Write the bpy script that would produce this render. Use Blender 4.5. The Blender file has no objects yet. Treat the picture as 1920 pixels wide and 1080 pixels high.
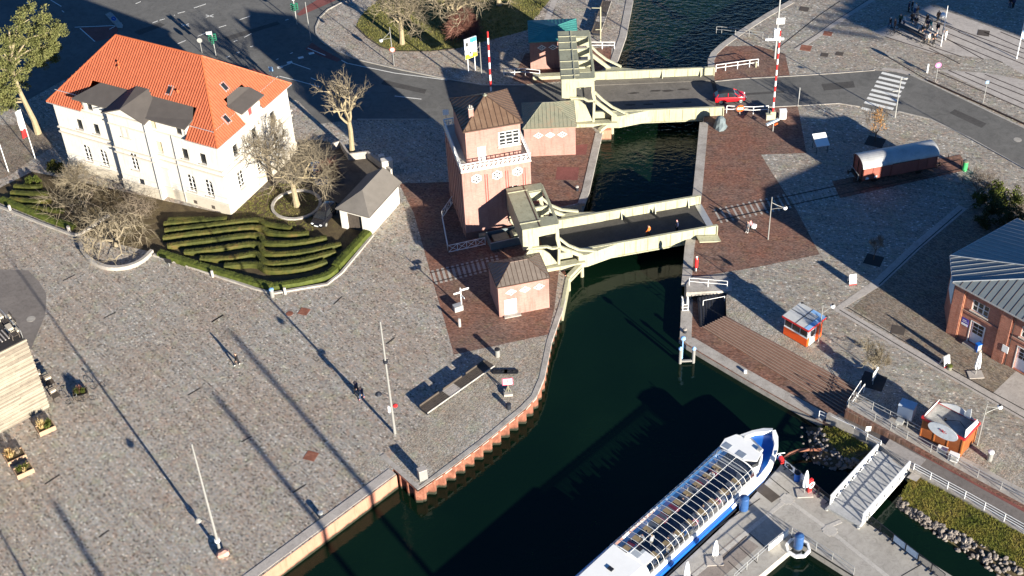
import bpy, math, random
from mathutils import Vector, Matrix
from mathutils.geometry import tessellate_polygon
R_ = random.Random(7)
sc = bpy.context.scene
COL = sc.collection
# ---------------------------------------------------------------- camera, sky, sun
FPX, PITCH, ROLL, CAMH = 2640.87, 0.69381, 0.05181, 100.0
_f = Vector((0, math.cos(PITCH), -math.sin(PITCH)))
_r0 = Vector((1, 0, 0)); _d0 = _f.cross(_r0)
_c, _s = math.cos(ROLL), math.sin(ROLL)
_r = _c*_r0 + _s*_d0; _d = -_s*_r0 + _c*_d0
cam = bpy.data.cameras.new('camera'); camo = bpy.data.objects.new('camera', cam); COL.objects.link(camo)
cam.sensor_width = 36; cam.lens = FPX/1920*36; cam.clip_start = 1; cam.clip_end = 5000
camo.matrix_world = Matrix(((_r.x, -_d.x, -_f.x, 0), (_r.y, -_d.y, -_f.y, 0), (_r.z, -_d.z, -_f.z, CAMH), (0, 0, 0, 1)))
sc.camera = camo
SUN_EL, SUN_AZ = math.radians(14.2), 2.1577-math.pi      # direction towards the sun, measured from +x
sdir = Vector((math.cos(SUN_AZ)*math.cos(SUN_EL), math.sin(SUN_AZ)*math.cos(SUN_EL), math.sin(SUN_EL)))
w = bpy.data.worlds.new('World'); sc.world = w; w.use_nodes = True
nt = w.node_tree; bg = nt.nodes['Background']
sky = nt.nodes.new('ShaderNodeTexSky'); sky.sky_type = 'NISHITA'; sky.sun_disc = False
sky.sun_elevation = SUN_EL; sky.sun_rotation = math.atan2(sdir.x, sdir.y)
nt.links.new(sky.outputs[0], bg.inputs[0]); bg.inputs[1].default_value = 0.05
sky.air_density = 1.0; sky.dust_density = 0.0; sky.ozone_density = 8.0
sl = bpy.data.lights.new('sun', 'SUN'); sl.energy = 5.0; sl.angle = math.radians(0.53); sl.color = (1, .93, .80)
so = bpy.data.objects.new('sun', sl); COL.objects.link(so)
so.rotation_euler = sdir.to_track_quat('Z', 'Y').to_euler(); so.location = (60, -60, 80)
sc.view_settings.view_transform = 'Standard'; sc.view_settings.look = 'None'
sc.view_settings.exposure = 1.55; sc.view_settings.gamma = 1
try: sc.view_settings.use_curve_mapping = False
except Exception: pass
sc.cycles.max_bounces = 6; sc.cycles.transparent_max_bounces = 16

# ---------------------------------------------------------------- survey helpers (photo point -> place on the site)
def _ray(px, py): return _r*((px-960)/FPX) + _d*((py-540)/FPX) + _f
def P(px, py, z=0.0):
    v = _ray(px, py); t = (CAMH-z)/-v.z
    return Vector((v.x*t, v.y*t, z))
def PV(px, py, o, th):
    v = _ray(px, py); n = Vector((-math.sin(th), math.cos(th), 0))
    t = (o[0]*n.x+o[1]*n.y)/(v.x*n.x+v.y*n.y)
    return ((v.x*t-o[0])*math.cos(th)+(v.y*t-o[1])*math.sin(th), CAMH+v.z*t)
def PP(pts, z=0.0): return [P(x, y, z) for x, y in pts]
def ang(a, b): d = b-a; return math.atan2(d.y, d.x)

# ---------------------------------------------------------------- mesh builder
class MB:
    def __init__(s): s.v = []; s.f = []; s.m = []; s.cm = 0
    def mat(s, i): s.cm = i; return s
    def add(s, vs, fs):
        b = len(s.v); s.v += [tuple(v) for v in vs]
        for f in fs: s.f.append([b+i for i in f]); s.m.append(s.cm)
        return s
    def poly(s, pts, flip=False):
        n = list(range(len(pts)));
        return s.add(pts, [n[::-1] if flip else n])
    def area(s, pts):
        """upward facing polygon (any winding, concave allowed)"""
        a = sum(pts[i][0]*pts[(i+1) % len(pts)][1]-pts[(i+1) % len(pts)][0]*pts[i][1] for i in range(len(pts)))
        pts = list(pts) if a > 0 else list(pts)[::-1]
        tris = tessellate_polygon([[Vector(p) for p in pts]])
        fs = []
        for t in tris:
            A, B, C = (Vector(pts[i]) for i in t)
            fs.append(tuple(t) if (B-A).cross(C-A).z > 0 else tuple(t)[::-1])
        return s.add(pts, fs)
    def prism(s, pts, z0, z1, bottom=True):
        pts = [(p[0], p[1]) for p in pts]
        a = sum(pts[i][0]*pts[(i+1) % len(pts)][1]-pts[(i+1) % len(pts)][0]*pts[i][1] for i in range(len(pts)))
        if a < 0: pts = pts[::-1]
        n = len(pts)
        s.area([(x, y, z1) for x, y in pts])
        if bottom: s.poly([(x, y, z0) for x, y in pts], True)
        vs = [(x, y, z0) for x, y in pts]+[(x, y, z1) for x, y in pts]
        return s.add(vs, [(i, (i+1) % n, n+(i+1) % n, n+i) for i in range(n)])
    def box(s, x0, x1, y0, y1, z0, z1):
        if x0 > x1: x0, x1 = x1, x0
        if y0 > y1: y0, y1 = y1, y0
        if z0 > z1: z0, z1 = z1, z0
        vs = [(x0, y0, z0), (x1, y0, z0), (x1, y1, z0), (x0, y1, z0), (x0, y0, z1), (x1, y0, z1), (x1, y1, z1), (x0, y1, z1)]
        return s.add(vs, [(3, 2, 1, 0), (4, 5, 6, 7), (0, 1, 5, 4), (1, 2, 6, 5), (2, 3, 7, 6), (3, 0, 4, 7)])
    def extr(s, pts, vec):
        pts = [Vector(p) for p in pts]; vec = Vector(vec); n = len(pts)
        nrm = Vector((0, 0, 0))
        for i in range(n): nrm += (pts[i]-pts[0]).cross(pts[(i+1) % n]-pts[0])
        if nrm.dot(vec) > 0: pts = pts[::-1]
        q = [p+vec for p in pts]
        tr = [tuple(t) for t in tessellate_polygon([pts])]
        nn = Vector((0, 0, 0))
        for i in range(n): nn += (pts[i]-pts[0]).cross(pts[(i+1) % n]-pts[0])
        fs = []
        for t in tr:
            A, B, C = (pts[i] for i in t)
            fs.append(t if (B-A).cross(C-A).dot(nn) > 0 else t[::-1])
        s.add(pts, fs); s.add(q, [t[::-1] for t in fs])
        return s.add(pts+q, [((i+1) % n, i, n+i, n+(i+1) % n) for i in range(n)])
    def beam(s, a, b, w, h=None, up=(0, 0, 1)):
        a, b = Vector(a), Vector(b); h = w if h is None else h
        d = (b-a)
        if d.length < 1e-6: return s
        d.normalize(); u = Vector(up)
        if abs(d.dot(u)) > .995: u = Vector((0, 1, 0))
        x = d.cross(u).normalized(); y = x.cross(d)
        vs = [p+x*(i*w/2)+y*(j*h/2) for p in (a, b) for i, j in ((-1, -1), (1, -1), (1, 1), (-1, 1))]
        return s.add(vs, [(0, 1, 2, 3), (7, 6, 5, 4), (1, 0, 4, 5), (2, 1, 5, 6), (3, 2, 6, 7), (0, 3, 7, 4)])
    def tube(s, pts, r, n=6, caps=True):
        pts = [Vector(p) for p in pts]; k = len(pts)
        rs = r if isinstance(r, (list, tuple)) else [r]*k
        vs = []; pu = None
        for i in range(k):
            d = (pts[min(i+1, k-1)]-pts[max(i-1, 0)]).normalized()
            if pu is None: pu = d.orthogonal().normalized()
            x = (pu-d*pu.dot(d)); x = x.normalized() if x.length > 1e-5 else d.orthogonal().normalized()
            pu = x; y = d.cross(x)
            vs += [pts[i]+(x*math.cos(2*math.pi*j/n)+y*math.sin(2*math.pi*j/n))*rs[i] for j in range(n)]
        fs = [(i*n+j, i*n+(j+1) % n, (i+1)*n+(j+1) % n, (i+1)*n+j) for i in range(k-1) for j in range(n)]
        if caps: fs += [tuple(range(n))[::-1], tuple(range((k-1)*n, k*n))]
        return s.add(vs, fs)
    def cyl(s, x, y, z0, z1, r0, r1=None, n=12): return s.tube([(x, y, z0), (x, y, z1)], [r0, r0 if r1 is None else r1], n)
    def lathe(s, prof, c=(0, 0, 0), n=16):
        c = Vector(c); vs = []
        for r, z in prof: vs += [c+Vector((r*math.cos(2*math.pi*j/n), r*math.sin(2*math.pi*j/n), z)) for j in range(n)]
        k = len(prof)
        fs = [(i*n+j, i*n+(j+1) % n, (i+1)*n+(j+1) % n, (i+1)*n+j) for i in range(k-1) for j in range(n)]
        fs += [tuple(range(n))[::-1], tuple(range((k-1)*n, k*n))]
        return s.add(vs, fs)
    def ball(s, c, rx, ry=None, rz=None, n=10, k=6):
        ry = rx if ry is None else ry; rz = rx if rz is None else rz; c = Vector(c)
        vs = [c+Vector((0, 0, -rz))]
        for i in range(1, k):
            t = -math.pi/2+math.pi*i/k
            vs += [c+Vector((rx*math.cos(t)*math.cos(2*math.pi*j/n), ry*math.cos(t)*math.sin(2*math.pi*j/n), rz*math.sin(t))) for j in range(n)]
        vs.append(c+Vector((0, 0, rz))); L = len(vs)-1
        fs = [(0, 1+(j+1) % n, 1+j) for j in range(n)]
        fs += [(1+i*n+j, 1+i*n+(j+1) % n, 1+(i+1)*n+(j+1) % n, 1+(i+1)*n+j) for i in range(k-2) for j in range(n)]
        fs += [(L, 1+(k-2)*n+j, 1+(k-2)*n+(j+1) % n) for j in range(n)]
        return s.add(vs, fs)
    def loft(s, rings, caps=True):
        n = len(rings[0]); b = []
        for r in rings: b += list(r)
        fs = [(i*n+j, i*n+(j+1) % n, (i+1)*n+(j+1) % n, (i+1)*n+j) for i in range(len(rings)-1) for j in range(n)]
        if caps: fs += [tuple(range(n))[::-1], tuple(range((len(rings)-1)*n, len(rings)*n))]
        return s.add(b, fs)
    def ribs(s, pts, d, spacing, w, h, off=0.0, wob=0):
        """raised ribs running along d over a convex planar polygon"""
        pts = [Vector(p) for p in pts]; n = Vector((0, 0, 0))
        for i in range(len(pts)): n += (pts[i]-pts[0]).cross(pts[(i+1) % len(pts)]-pts[0])
        n.normalize()
        if n.z < 0: n = -n
        d = Vector(d); d = (d-n*d.dot(n)).normalized(); e = n.cross(d)
        us = [p.dot(e) for p in pts]; u = math.floor(min(us)/spacing)*spacing+off
        while u < max(us):
            hits = []
            for i in range(len(pts)):
                a, b = pts[i], pts[(i+1) % len(pts)]; ua, ub = a.dot(e)-u, b.dot(e)-u
                if ua*ub < 0: hits.append(a+(b-a)*(ua/(ua-ub)))
            if len(hits) >= 2:
                a, b = hits[0], hits[1]
                if (b-a).length > .15: s.beam(a+n*h*.45, b+n*h*.45, w, h, n)
            u += spacing
        return s
    def build(s, name, mats, parent=None, smooth=False):
        me = bpy.data.meshes.new(name); me.from_pydata(s.v, [], s.f)
        if not isinstance(mats, (list, tuple)): mats = [mats]
        for m in mats: me.materials.append(m)
        if len(mats) > 1: me.polygons.foreach_set('material_index', s.m)
        if smooth:
            me.polygons.foreach_set('use_smooth', [True]*len(me.polygons))
            try: me.set_sharp_from_angle(angle=math.radians(40))
            except Exception: pass
        me.update()
        o = bpy.data.objects.new(name, me); COL.objects.link(o)
        if parent: o.parent = parent
        return o

def tag(o, label=None, cat=None, group=None, kind=None):
    for k, v in (('label', label), ('category', cat), ('group', group), ('kind', kind)):
        if v: o[k] = v
    return o
def thing(name, label, cat, loc=(0, 0, 0), rz=0.0, group=None):
    o = bpy.data.objects.new(name, None); COL.objects.link(o)
    o.location = loc; o.rotation_euler = (0, 0, rz); o.empty_display_size = .2
    return tag(o, label, cat, group)
def kids(o): return [c for c in KID.get(o.name, [])]
def copy_tree(o, loc, rz=0.0, label=None, scale=None):
    def rec(q, par):
        c = q.copy(); COL.objects.link(c); c.parent = par
        for ch in list(q.children): rec(ch, c)
        return c
    r = rec(o, None); r.location = loc; r.rotation_euler = (0, 0, rz)
    if scale: r.scale = scale
    if label: r['label'] = label
    return r
def struct(name, mb, m, smooth=False): return tag(mb.build(name, m, None, smooth), kind='structure')
# ---------------------------------------------------------------- materials
class NT:
    def __init__(s, name):
        s.m = bpy.data.materials.new(name); s.m.use_nodes = True
        s.t = s.m.node_tree; s.b = s.t.nodes['Principled BSDF']
    def n(s, typ, ins=(), **kw):
        nd = s.t.nodes.new('ShaderNode'+typ)
        for k, v in kw.items(): setattr(nd, k, v)
        for i, v in (ins.items() if isinstance(ins, dict) else enumerate(ins)):
            if v is None: continue
            if isinstance(v, bpy.types.NodeSocket): s.t.links.new(v, nd.inputs[i])
            else:
                sk = nd.inputs[i]
                if sk.type == 'RGBA' and len(v) == 3: v = (*v, 1)
                sk.default_value = v
        return nd
    def math(s, op, a, b=None, clamp=False):
        nd = s.n('Math', [a, b], operation=op); nd.use_clamp = clamp; return nd.outputs[0]
    def pos(s): return s.n('NewGeometry').outputs['Position']
    def noise(s, vec, scale, detail=3, rough=.55, dist=0):
        return s.n('TexNoise', {'Vector': vec, 'Scale': scale, 'Detail': detail, 'Roughness': rough, 'Distortion': dist}).outputs[0]
    def ramp(s, fac, stops, interp='LINEAR'):
        nd = s.n('ValToRGB', [fac]); cr = nd.color_ramp; cr.interpolation = interp
        while len(cr.elements) > 1: cr.elements.remove(cr.elements[-1])
        for i, (p, c) in enumerate(stops):
            e = cr.elements[0] if i == 0 else cr.elements.new(p)
            e.position = p; c = c if hasattr(c, '__len__') else (c, c, c); e.color = (*c[:3], 1)
        return nd.outputs[0]
    def mix(s, fac, a, b, blend='MIX'):
        nd = s.n('Mix', {0: fac, 6: a, 7: b}, data_type='RGBA', blend_type=blend); return nd.outputs[2]
    def out(s, col=None, rough=None, bump=None, bs=.3, bd=.02, **kw):
        def put(k, v):
            if isinstance(v, bpy.types.NodeSocket): s.t.links.new(v, s.b.inputs[k])
            elif hasattr(v, '__len__') and len(v) == 3: s.b.inputs[k].default_value = (*v, 1)
            else: s.b.inputs[k].default_value = v
        if col is not None: put('Base Color', col)
        if rough is not None: put('Roughness', rough)
        for k, v in kw.items(): put(k.replace('_', ' '), v)
        if bump is not None:
            nd = s.n('Bump', {'Strength': bs, 'Distance': bd, 'Height': bump})
            s.t.links.new(nd.outputs[0], s.b.inputs['Normal'])
        return s.m
def sh(c, k): return tuple(min(1, max(0, x*k)) for x in c)
def mat(name, col, rough=.6, metal=0, var=.18, scale=2.5, col2=None, bump=0, spec=.4, streak=0, tide=False):
    t = NT(name); p = t.pos()
    a = t.noise(p, scale, 5, .65)
    b = t.noise(p, scale*9, 2, .5)
    f = t.math('ADD', t.math('MULTIPLY', a, .7), t.math('MULTIPLY', b, .3))
    c = t.ramp(f, [(.28, sh(col, 1-var)), (.5, col), (.72, sh(col2 or col, 1+(0 if col2 else var)))])
    if streak:
        mp = t.n('Mapping', {'Vector': p, 'Scale': (2.2, 2.2, .22)}).outputs[0]
        c = t.mix(1.0, c, t.ramp(t.noise(mp, 1.3, 5, .7), [(.30, tuple(1-streak*x for x in (1, 1.15, 1.4))), (.48, (1, 1, 1))]), 'MULTIPLY')
    if tide:
        z = t.math('ADD', t.n('SeparateXYZ', [p]).outputs[2], t.math('MULTIPLY', a, .5))
        c = t.mix(t.ramp(t.math('ADD', t.math('MULTIPLY', z, .5), 1.0), [(.28, 1), (.42, 0)]), c, (.02, .022, .012))
    rr = t.ramp(b, [(.2, rough*.85), (.8, min(1, rough*1.12))])
    return t.out(c, rr, bump=(b if bump else None), bs=bump, bd=.03, Metallic=metal, Specular_IOR_Level=spec)
def mat_setts(name, angle, L, Wd, pal, tint, tintamt=.5, joint=.55, seed=0.0, pscale=.12):
    t = NT(name); p = t.pos()
    mp = t.n('Mapping', {'Vector': p, 'Rotation': (0, 0, angle)}).outputs[0]
    wob = t.n('TexNoise', {'Vector': mp, 'Scale': .7, 'Detail': 1}).outputs[1]
    wv = t.n('VectorMath', [wob, (.5, .5, .5)], operation='SUBTRACT').outputs[0]
    wv = t.n('VectorMath', {0: wv, 3: .25}, operation='SCALE').outputs[0]
    mp = t.n('VectorMath', [mp, wv], operation='ADD').outputs[0]
    sx = t.n('SeparateXYZ', [mp])
    v = t.math('DIVIDE', sx.outputs[1], Wd); row = t.math('FLOOR', v)
    rn = t.n('TexWhiteNoise', {'W': row}, noise_dimensions='1D').outputs[0]
    u = t.math('ADD', t.math('DIVIDE', sx.outputs[0], L), t.math('MULTIPLY', rn, 7.3))
    cid = t.n('CombineXYZ', [t.math('FLOOR', u), row, seed]).outputs[0]
    wn = t.n('TexWhiteNoise', {'Vector': cid}, noise_dimensions='3D').outputs[0]
    c = t.ramp(wn, pal)
    wh = t.n('TexWhiteNoise', {'Vector': t.n('VectorMath', [cid, (13.7, 5.1, 2.3)], operation='ADD').outputs[0]}, noise_dimensions='3D').outputs[0]
    c = t.mix(.65, c, t.ramp(wh, [(0, (1.0, .86, .80)), (.22, (1.05, .97, .86)), (.5, (1, 1, 1)), (.78, (.90, .97, 1.06)), (1, (.97, 1.0, .9))]), 'MULTIPLY')
    c = t.mix(1.0, c, t.ramp(rn, [(0, .86), (.5, 1.0), (1, 1.1)]), 'MULTIPLY')
    big = t.noise(p, pscale, 5, .6)
    c = t.mix(t.ramp(big, [(.4, 0), (.62, tintamt)]), c, tint, 'MULTIPLY')
    hue = t.noise(p, .9, 3, .7)
    c = t.mix(t.ramp(hue, [(.54, 0), (.66, .6)]), c, (1.08, .89, .82), 'MULTIPLY')
    c = t.mix(t.ramp(t.noise(p, .55, 3, .7), [(.54, 0), (.66, .7)]), c, (.90, .98, .84), 'MULTIPLY')
    mid = t.noise(p, 1.1, 4, .65)
    c = t.mix(1.0, c, t.ramp(mid, [(.3, .8), (.5, 1.0), (.75, 1.1)]), 'MULTIPLY')
    fu, fv = t.math('FRACT', u), t.math('FRACT', v)
    eu = t.math('MINIMUM', fu, t.math('SUBTRACT', 1.0, fu)); ev = t.math('MINIMUM', fv, t.math('SUBTRACT', 1.0, fv))
    e = t.math('MINIMUM', t.math('MULTIPLY', eu, L/Wd), ev)
    jm = t.ramp(e, [(.04, joint), (.15, 1.0)])
    c = t.mix(1.0, c, jm, 'MULTIPLY')
    return t.out(c, .8, bump=t.math('ADD', jm, t.math('MULTIPLY', wn, .4)), bs=.5, bd=.02, Specular_IOR_Level=.25)
def mat_brick(name, c1, c2, mortar, sx=.24, sy=.075, var=.2, swirl=.5, axis=0.0):
    t = NT(name); p = t.pos()
    s = t.n('SeparateXYZ', [p])
    ca, sa = math.cos(axis), math.sin(axis)
    h = t.math('ADD', t.math('MULTIPLY', s.outputs[0], ca), t.math('MULTIPLY', s.outputs[1], sa))
    row = t.math('FLOOR', t.math('DIVIDE', s.outputs[2], sy))
    off = t.math('MULTIPLY', t.math('MODULO', row, 2.0), .5)
    u = t.math('ADD', t.math('DIVIDE', h, sx), off)
    cid = t.n('CombineXYZ', [t.math('FLOOR', u), row, 0.0]).outputs[0]
    wn = t.n('TexWhiteNoise', {'Vector': cid}, noise_dimensions='3D').outputs[0]
    c = t.mix(wn, c1, c2)
    fu = t.math('FRACT', u); fz = t.math('FRACT', t.math('DIVIDE', s.outputs[2], sy))
    jm = t.math('MAXIMUM', t.math('LESS_THAN', fu, .06), t.math('LESS_THAN', fz, .15))
    c = t.mix(jm, c, mortar)
    mp = t.n('Mapping', {'Vector': p, 'Scale': (2.5, 2.5, .25)}).outputs[0]
    c = t.mix(1.0, c, t.ramp(t.noise(mp, 1.1, 5, .7), [(.30, (.74, .70, .66)), (.50, (1, 1, 1))]), 'MULTIPLY')
    big = t.noise(p, swirl, 5, .6)
    c = t.mix(1.0, c, t.ramp(big, [(.3, 1-var), (.7, 1+var*.4)]), 'MULTIPLY')
    return t.out(c, .85, Specular_IOR_Level=.2)
def mat_ground(name, stops, scale=.35, rough=.85, fine=14, bump=.3, finevar=.25, blot=.12):
    t = NT(name); p = t.pos()
    c = t.ramp(t.noise(p, scale, 6, .65), stops)
    c = t.mix(1.0, c, t.ramp(t.noise(p, scale*5+.4, 5, .7, 1.0), [(.34, 1-blot*1.6), (.5, 1.0), (.68, 1+blot)]), 'MULTIPLY')
    g = t.noise(p, fine, 3, .6)
    c = t.mix(1.0, c, t.ramp(g, [(.25, 1-finevar), (.75, 1+finevar)]), 'MULTIPLY')
    return t.out(c, rough, bump=g, bs=bump, bd=.03, Specular_IOR_Level=.25)
def mat_glass(name, tint=(.9, .95, .95), alpha=.25):
    t = NT(name)
    gl = t.n('BsdfGlossy', {'Color': (.9, .9, .9), 'Roughness': .03}); tr = t.n('BsdfTransparent', {'Color': tint})
    lw = t.math('MULTIPLY', t.n('Fresnel', {'IOR': 1.35}).outputs[0], .7)
    mx = t.n('MixShader', [t.math('MAXIMUM', lw, alpha), tr.outputs[0], gl.outputs[0]])
    o = [n for n in t.t.nodes if n.type == 'OUTPUT_MATERIAL'][0]
    t.t.links.new(mx.outputs[0], o.inputs[0]); return t.m
M = {}
GREY = [(0, (.14, .125, .11)), (.10, (.26, .236, .206)), (.3, (.335, .306, .27)), (.7, (.385, .353, .31)), (.97, (.45, .414, .366)), (.982, (.62, .58, .51))]
M['setts'] = mat_setts('sett_paving', .86, .21, .16, GREY, (.96, .85, .78), .6, .64, 1.0, .11)
M['setts_r'] = mat_setts('granite_sett_paving', .35, .22, .16, [(0, (.17, .157, .14)), (.15, (.285, .262, .23)), (.6, (.355, .328, .285)), (.965, (.41, .38, .33)), (.975, (.66, .62, .55))], (.92, .83, .78), .6, .62, 2.0, .13)
M['setts_small'] = mat_setts('small_sett_paving', -.9, .13, .11, [(0, (.22, .2, .175)), (.4, (.37, .34, .295)), (.8, (.44, .405, .355)), (.97, (.55, .51, .45))], (.85, .76, .66), .6, .45, 3.0, .2)
M['clinker'] = mat_setts('clinker_paving', .78, .2, .1, [(0, (.14, .115, .095)), (.5, (.24, .20, .16)), (1, (.32, .27, .215))], (.8, .75, .7), .5, .6, 4.0, .25)
M['brickpave'] = mat_setts('red_brick_paving', .2, .21, .105, [(0, (.10, .064, .052)), (.4, (.165, .105, .083)), (.8, (.205, .132, .105)), (1, (.26, .168, .132))], (1.25, .92, .80), .8, .75, 5.0, .16)
M['asphalt'] = mat_ground('asphalt', [(.3, (.11, .106, .099)), (.55, (.135, .13, .12)), (.75, (.16, .154, .143))], .12, .85, 30, .25, .2)
M['asphalt_brown'] = mat_ground('worn_asphalt', [(.3, (.15, .132, .12)), (.6, (.19, .168, .152))], .3, .85, 30, .2, .18)
M['redlane'] = mat_ground('red_cycle_lane', [(.3, (.16, .058, .05)), (.7, (.23, .085, .072))], .6, .8, 20)
M['concrete'] = mat_ground('concrete', [(.3, (.25, .225, .2)), (.5, (.35, .32, .285)), (.72, (.43, .4, .36))], .7, .8, 18, .15, .14)
M['slab'] = mat_ground('pale_slab', [(.3, (.34, .305, .275)), (.7, (.44, .40, .36))], .4, .8, 16, .15, .1)
M['granite'] = mat_ground('granite_kerb', [(.3, (.27, .25, .22)), (.7, (.42, .39, .35))], 1.2, .75, 12, .15, .15)
M['paint'] = mat('road_paint', (.68, .67, .63), .7, var=.25, scale=5)
M['seam'] = mat('cream_panel_seam', (.20, .19, .125), .6)
M['lawn'] = mat_ground('lawn_soil', [(.3, (.11, .095, .035)), (.5, (.15, .145, .045)), (.72, (.20, .165, .07))], .5, .95, 10, .6, .35)
M['soil'] = mat_ground('garden_soil', [(.3, (.05, .035, .022)), (.55, (.10, .075, .04)), (.75, (.13, .11, .045))], .5, .95, 9, .5, .35)
M['yard'] = mat_ground('gravel_yard', [(.3, (.07, .058, .048)), (.7, (.115, .098, .08))], .4, .95, 22, .4, .3)
M['rail'] = mat('rail_steel', (.075, .05, .038), .45, .6, .3, 2)
M['darkgap'] = mat('dark_slot', (.03, .026, .024), .8, var=.3)
M['white'] = mat('white_render', (.60, .565, .505), .75, var=.07, scale=.8, spec=.25, streak=.16)
M['whitepaint'] = mat('white_paint', (.8, .8, .78), .4, var=.05, scale=1.2)
M['whitetrim'] = mat('stone_trim', (.50, .455, .39), .75, var=.1, scale=1.5)
M['plinth'] = mat('plinth_render', (.47, .42, .34), .8, var=.15, scale=1.2)
M['tile'] = mat('clay_roof_tile', (.40, .110, .052), .6, var=.2, scale=1.6, bump=.2)
M['tiledark'] = mat('clay_ridge_tile', (.40, .10, .035), .6, var=.2, scale=2)
M['roofgrey'] = mat('grey_roof_felt', (.085, .074, .066), .75, var=.16, scale=.9)
M['glassdark'] = mat('window_glass', (.02, .022, .025), .08, var=.3, scale=1, spec=.8)
M['frame_white'] = mat('white_window_frame', (.72, .71, .68), .5, var=.06)
M['shutter'] = mat('beige_blind', (.5, .43, .28), .7, var=.1)
M['redblind'] = mat('red_blind', (.5, .05, .05), .7, var=.15)
M['zinc'] = mat('zinc_pipe', (.5, .5, .49), .4, .5, .15)
M['pink'] = mat_brick('salmon_brick', (.32, .175, .147), (.375, .213, .18), (.35, .22, .185), var=.16, axis=.2)
M['bronze'] = mat('brown_standing_seam', (.17, .105, .068), .5, .25, .25, .8, (.22, .15, .10))
M['bronzerib'] = mat('standing_seam_rib', (.09, .055, .04), .5, .25, .2)
M['bronzegrey'] = mat('grey_brown_seamed_roof', (.165, .135, .112), .5, .25, .25, .8, (.22, .18, .15))
M['coppergreen'] = mat('weathered_copper', (.20, .20, .145), .55, .15, .35, .8, (.25, .18, .12))
M['teal'] = mat('green_copper', (.065, .26, .23), .5, .2, .3, .6)
M['cream'] = mat('cream_bridge_paint', (.37, .36, .25), .5, var=.14, scale=.7, spec=.4, streak=.35)
M['creamtop'] = mat('weathered_cream_paint', (.27, .27, .19), .65, var=.28, scale=.7, streak=.3)
M['deckdark'] = mat_ground('bridge_deck_asphalt', [(.3, (.06, .056, .052)), (.7, (.085, .08, .074))], .5, .85, 25, .2, .2)
M['deckgrey'] = mat_ground('bridge_road_surface', [(.3, (.12, .108, .096)), (.5, (.15, .136, .12)), (.75, (.18, .163, .145))], .45, .85, 20, .2, .16)
M['rust'] = mat('rusty_sheet_pile', (.22, .082, .05), .85, 0, .5, 1.3, (.36, .17, .11), .4, tide=True)
M['peach'] = mat('peach_concrete_wall', (.44, .195, .13), .8, var=.15, scale=1, streak=.25, tide=True)
M['darksteel'] = mat('dark_painted_steel', (.022, .025, .035), .5, .2, .3)
M['black'] = mat('black_plastic', (.018, .018, .02), .5, var=.2)
M['steel'] = mat('galvanised_steel', (.5, .5, .48), .42, .5, .12)
M['polegrey'] = mat('grey_pole_paint', (.25, .245, .23), .5, .1, .1)
M['red'] = mat('red_paint', (.60, .03, .03), .4, var=.12)
M['blue'] = mat('blue_paint', (.012, .12, .48), .35, var=.12, scale=1)
M['lightblue'] = mat('light_blue_paint', (.25, .45, .72), .5, var=.1)
M['green'] = mat('green_paint', (.05, .35, .12), .5, var=.15)
M['orange'] = mat('orange_paint', (.78, .10, .015), .45, var=.08)
M['wood'] = mat('brown_board', (.25, .072, .02), .55, var=.22, scale=2, col2=(.32, .10, .028))
M['woodlight'] = mat('pale_larch_board', (.55, .475, .36), .75, var=.2, scale=1.4)
M['planter'] = mat('planter_board', (.36, .235, .15), .75, var=.2, scale=1.4)
M['wooddark'] = mat('dark_timber', (.075, .06, .048), .75, var=.3, scale=2)
M['tabletop'] = mat('varnished_table_top', (.55, .38, .17), .4, var=.15)
M['bark'] = mat('pale_bark', (.27, .22, .135), .9, var=.3, scale=4, bump=.4)
M['barkdark'] = mat('dark_bark', (.115, .08, .055), .9, var=.3, scale=4, bump=.4)
M['twig'] = mat('bare_twigs', (.165, .13, .095), .9, var=.3, scale=2)
M['twigpale'] = mat('pale_bare_twigs', (.225, .185, .125), .9, var=.35, scale=2)
M['twigred'] = mat('reddish_twigs', (.17, .075, .055), .9, var=.3, scale=2)
M['rubber'] = mat('tyre_rubber', (.02, .02, .02), .85, var=.2)
M['rock'] = mat('granite_rubble', (.20, .17, .148), .9, var=.4, scale=1.1, col2=(.30, .265, .23), bump=.5)
M['skin'] = mat('skin', (.55, .33, .24), .6, var=.06)
M['tarp'] = mat('grey_tarpaulin', (.12, .15, .16), .6, var=.25)
M['pontoon'] = mat_ground('pontoon_concrete', [(.3, (.31, .285, .25)), (.5, (.36, .335, .295)), (.7, (.40, .37, .33))], .25, .75, 12, .1, .06)
def mat_leaf(name, stops, scale=1.2, rough=.7):
    t = NT(name); p = t.pos()
    c = t.ramp(t.noise(p, scale, 4, .7), stops)
    return t.out(c, rough, Specular_IOR_Level=.2)
M['hedge'] = mat_leaf('hedge_leaves', [(.3, (.03, .036, .008)), (.5, (.058, .062, .013)), (.62, (.085, .075, .018)), (.74, (.13, .075, .028))], .5)
M['hedgegreen'] = mat_leaf('green_hedge_leaves', [(.3, (.035, .046, .008)), (.55, (.07, .086, .015)), (.75, (.11, .112, .022))], 1)
M['needles'] = mat_leaf('pine_needles', [(.3, (.06, .068, .02)), (.5, (.12, .125, .04)), (.72, (.21, .19, .075))], .9)
M['grass'] = mat_leaf('grass_blades', [(.3, (.10, .105, .028)), (.5, (.16, .155, .042)), (.72, (.24, .19, .07))], .5)
M['bankgrass'] = mat_leaf('bank_grass_blades', [(.3, (.11, .13, .022)), (.5, (.20, .19, .036)), (.7, (.30, .22, .06))], .45)
M['orangeleaf'] = mat_leaf('autumn_leaves', [(.3, (.25, .12, .035)), (.6, (.4, .2, .06)), (.8, (.5, .3, .11))], 2)
M['drygrass'] = mat_leaf('dry_grass', [(.3, (.35, .24, .10)), (.7, (.55, .42, .2))], 2)
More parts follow.
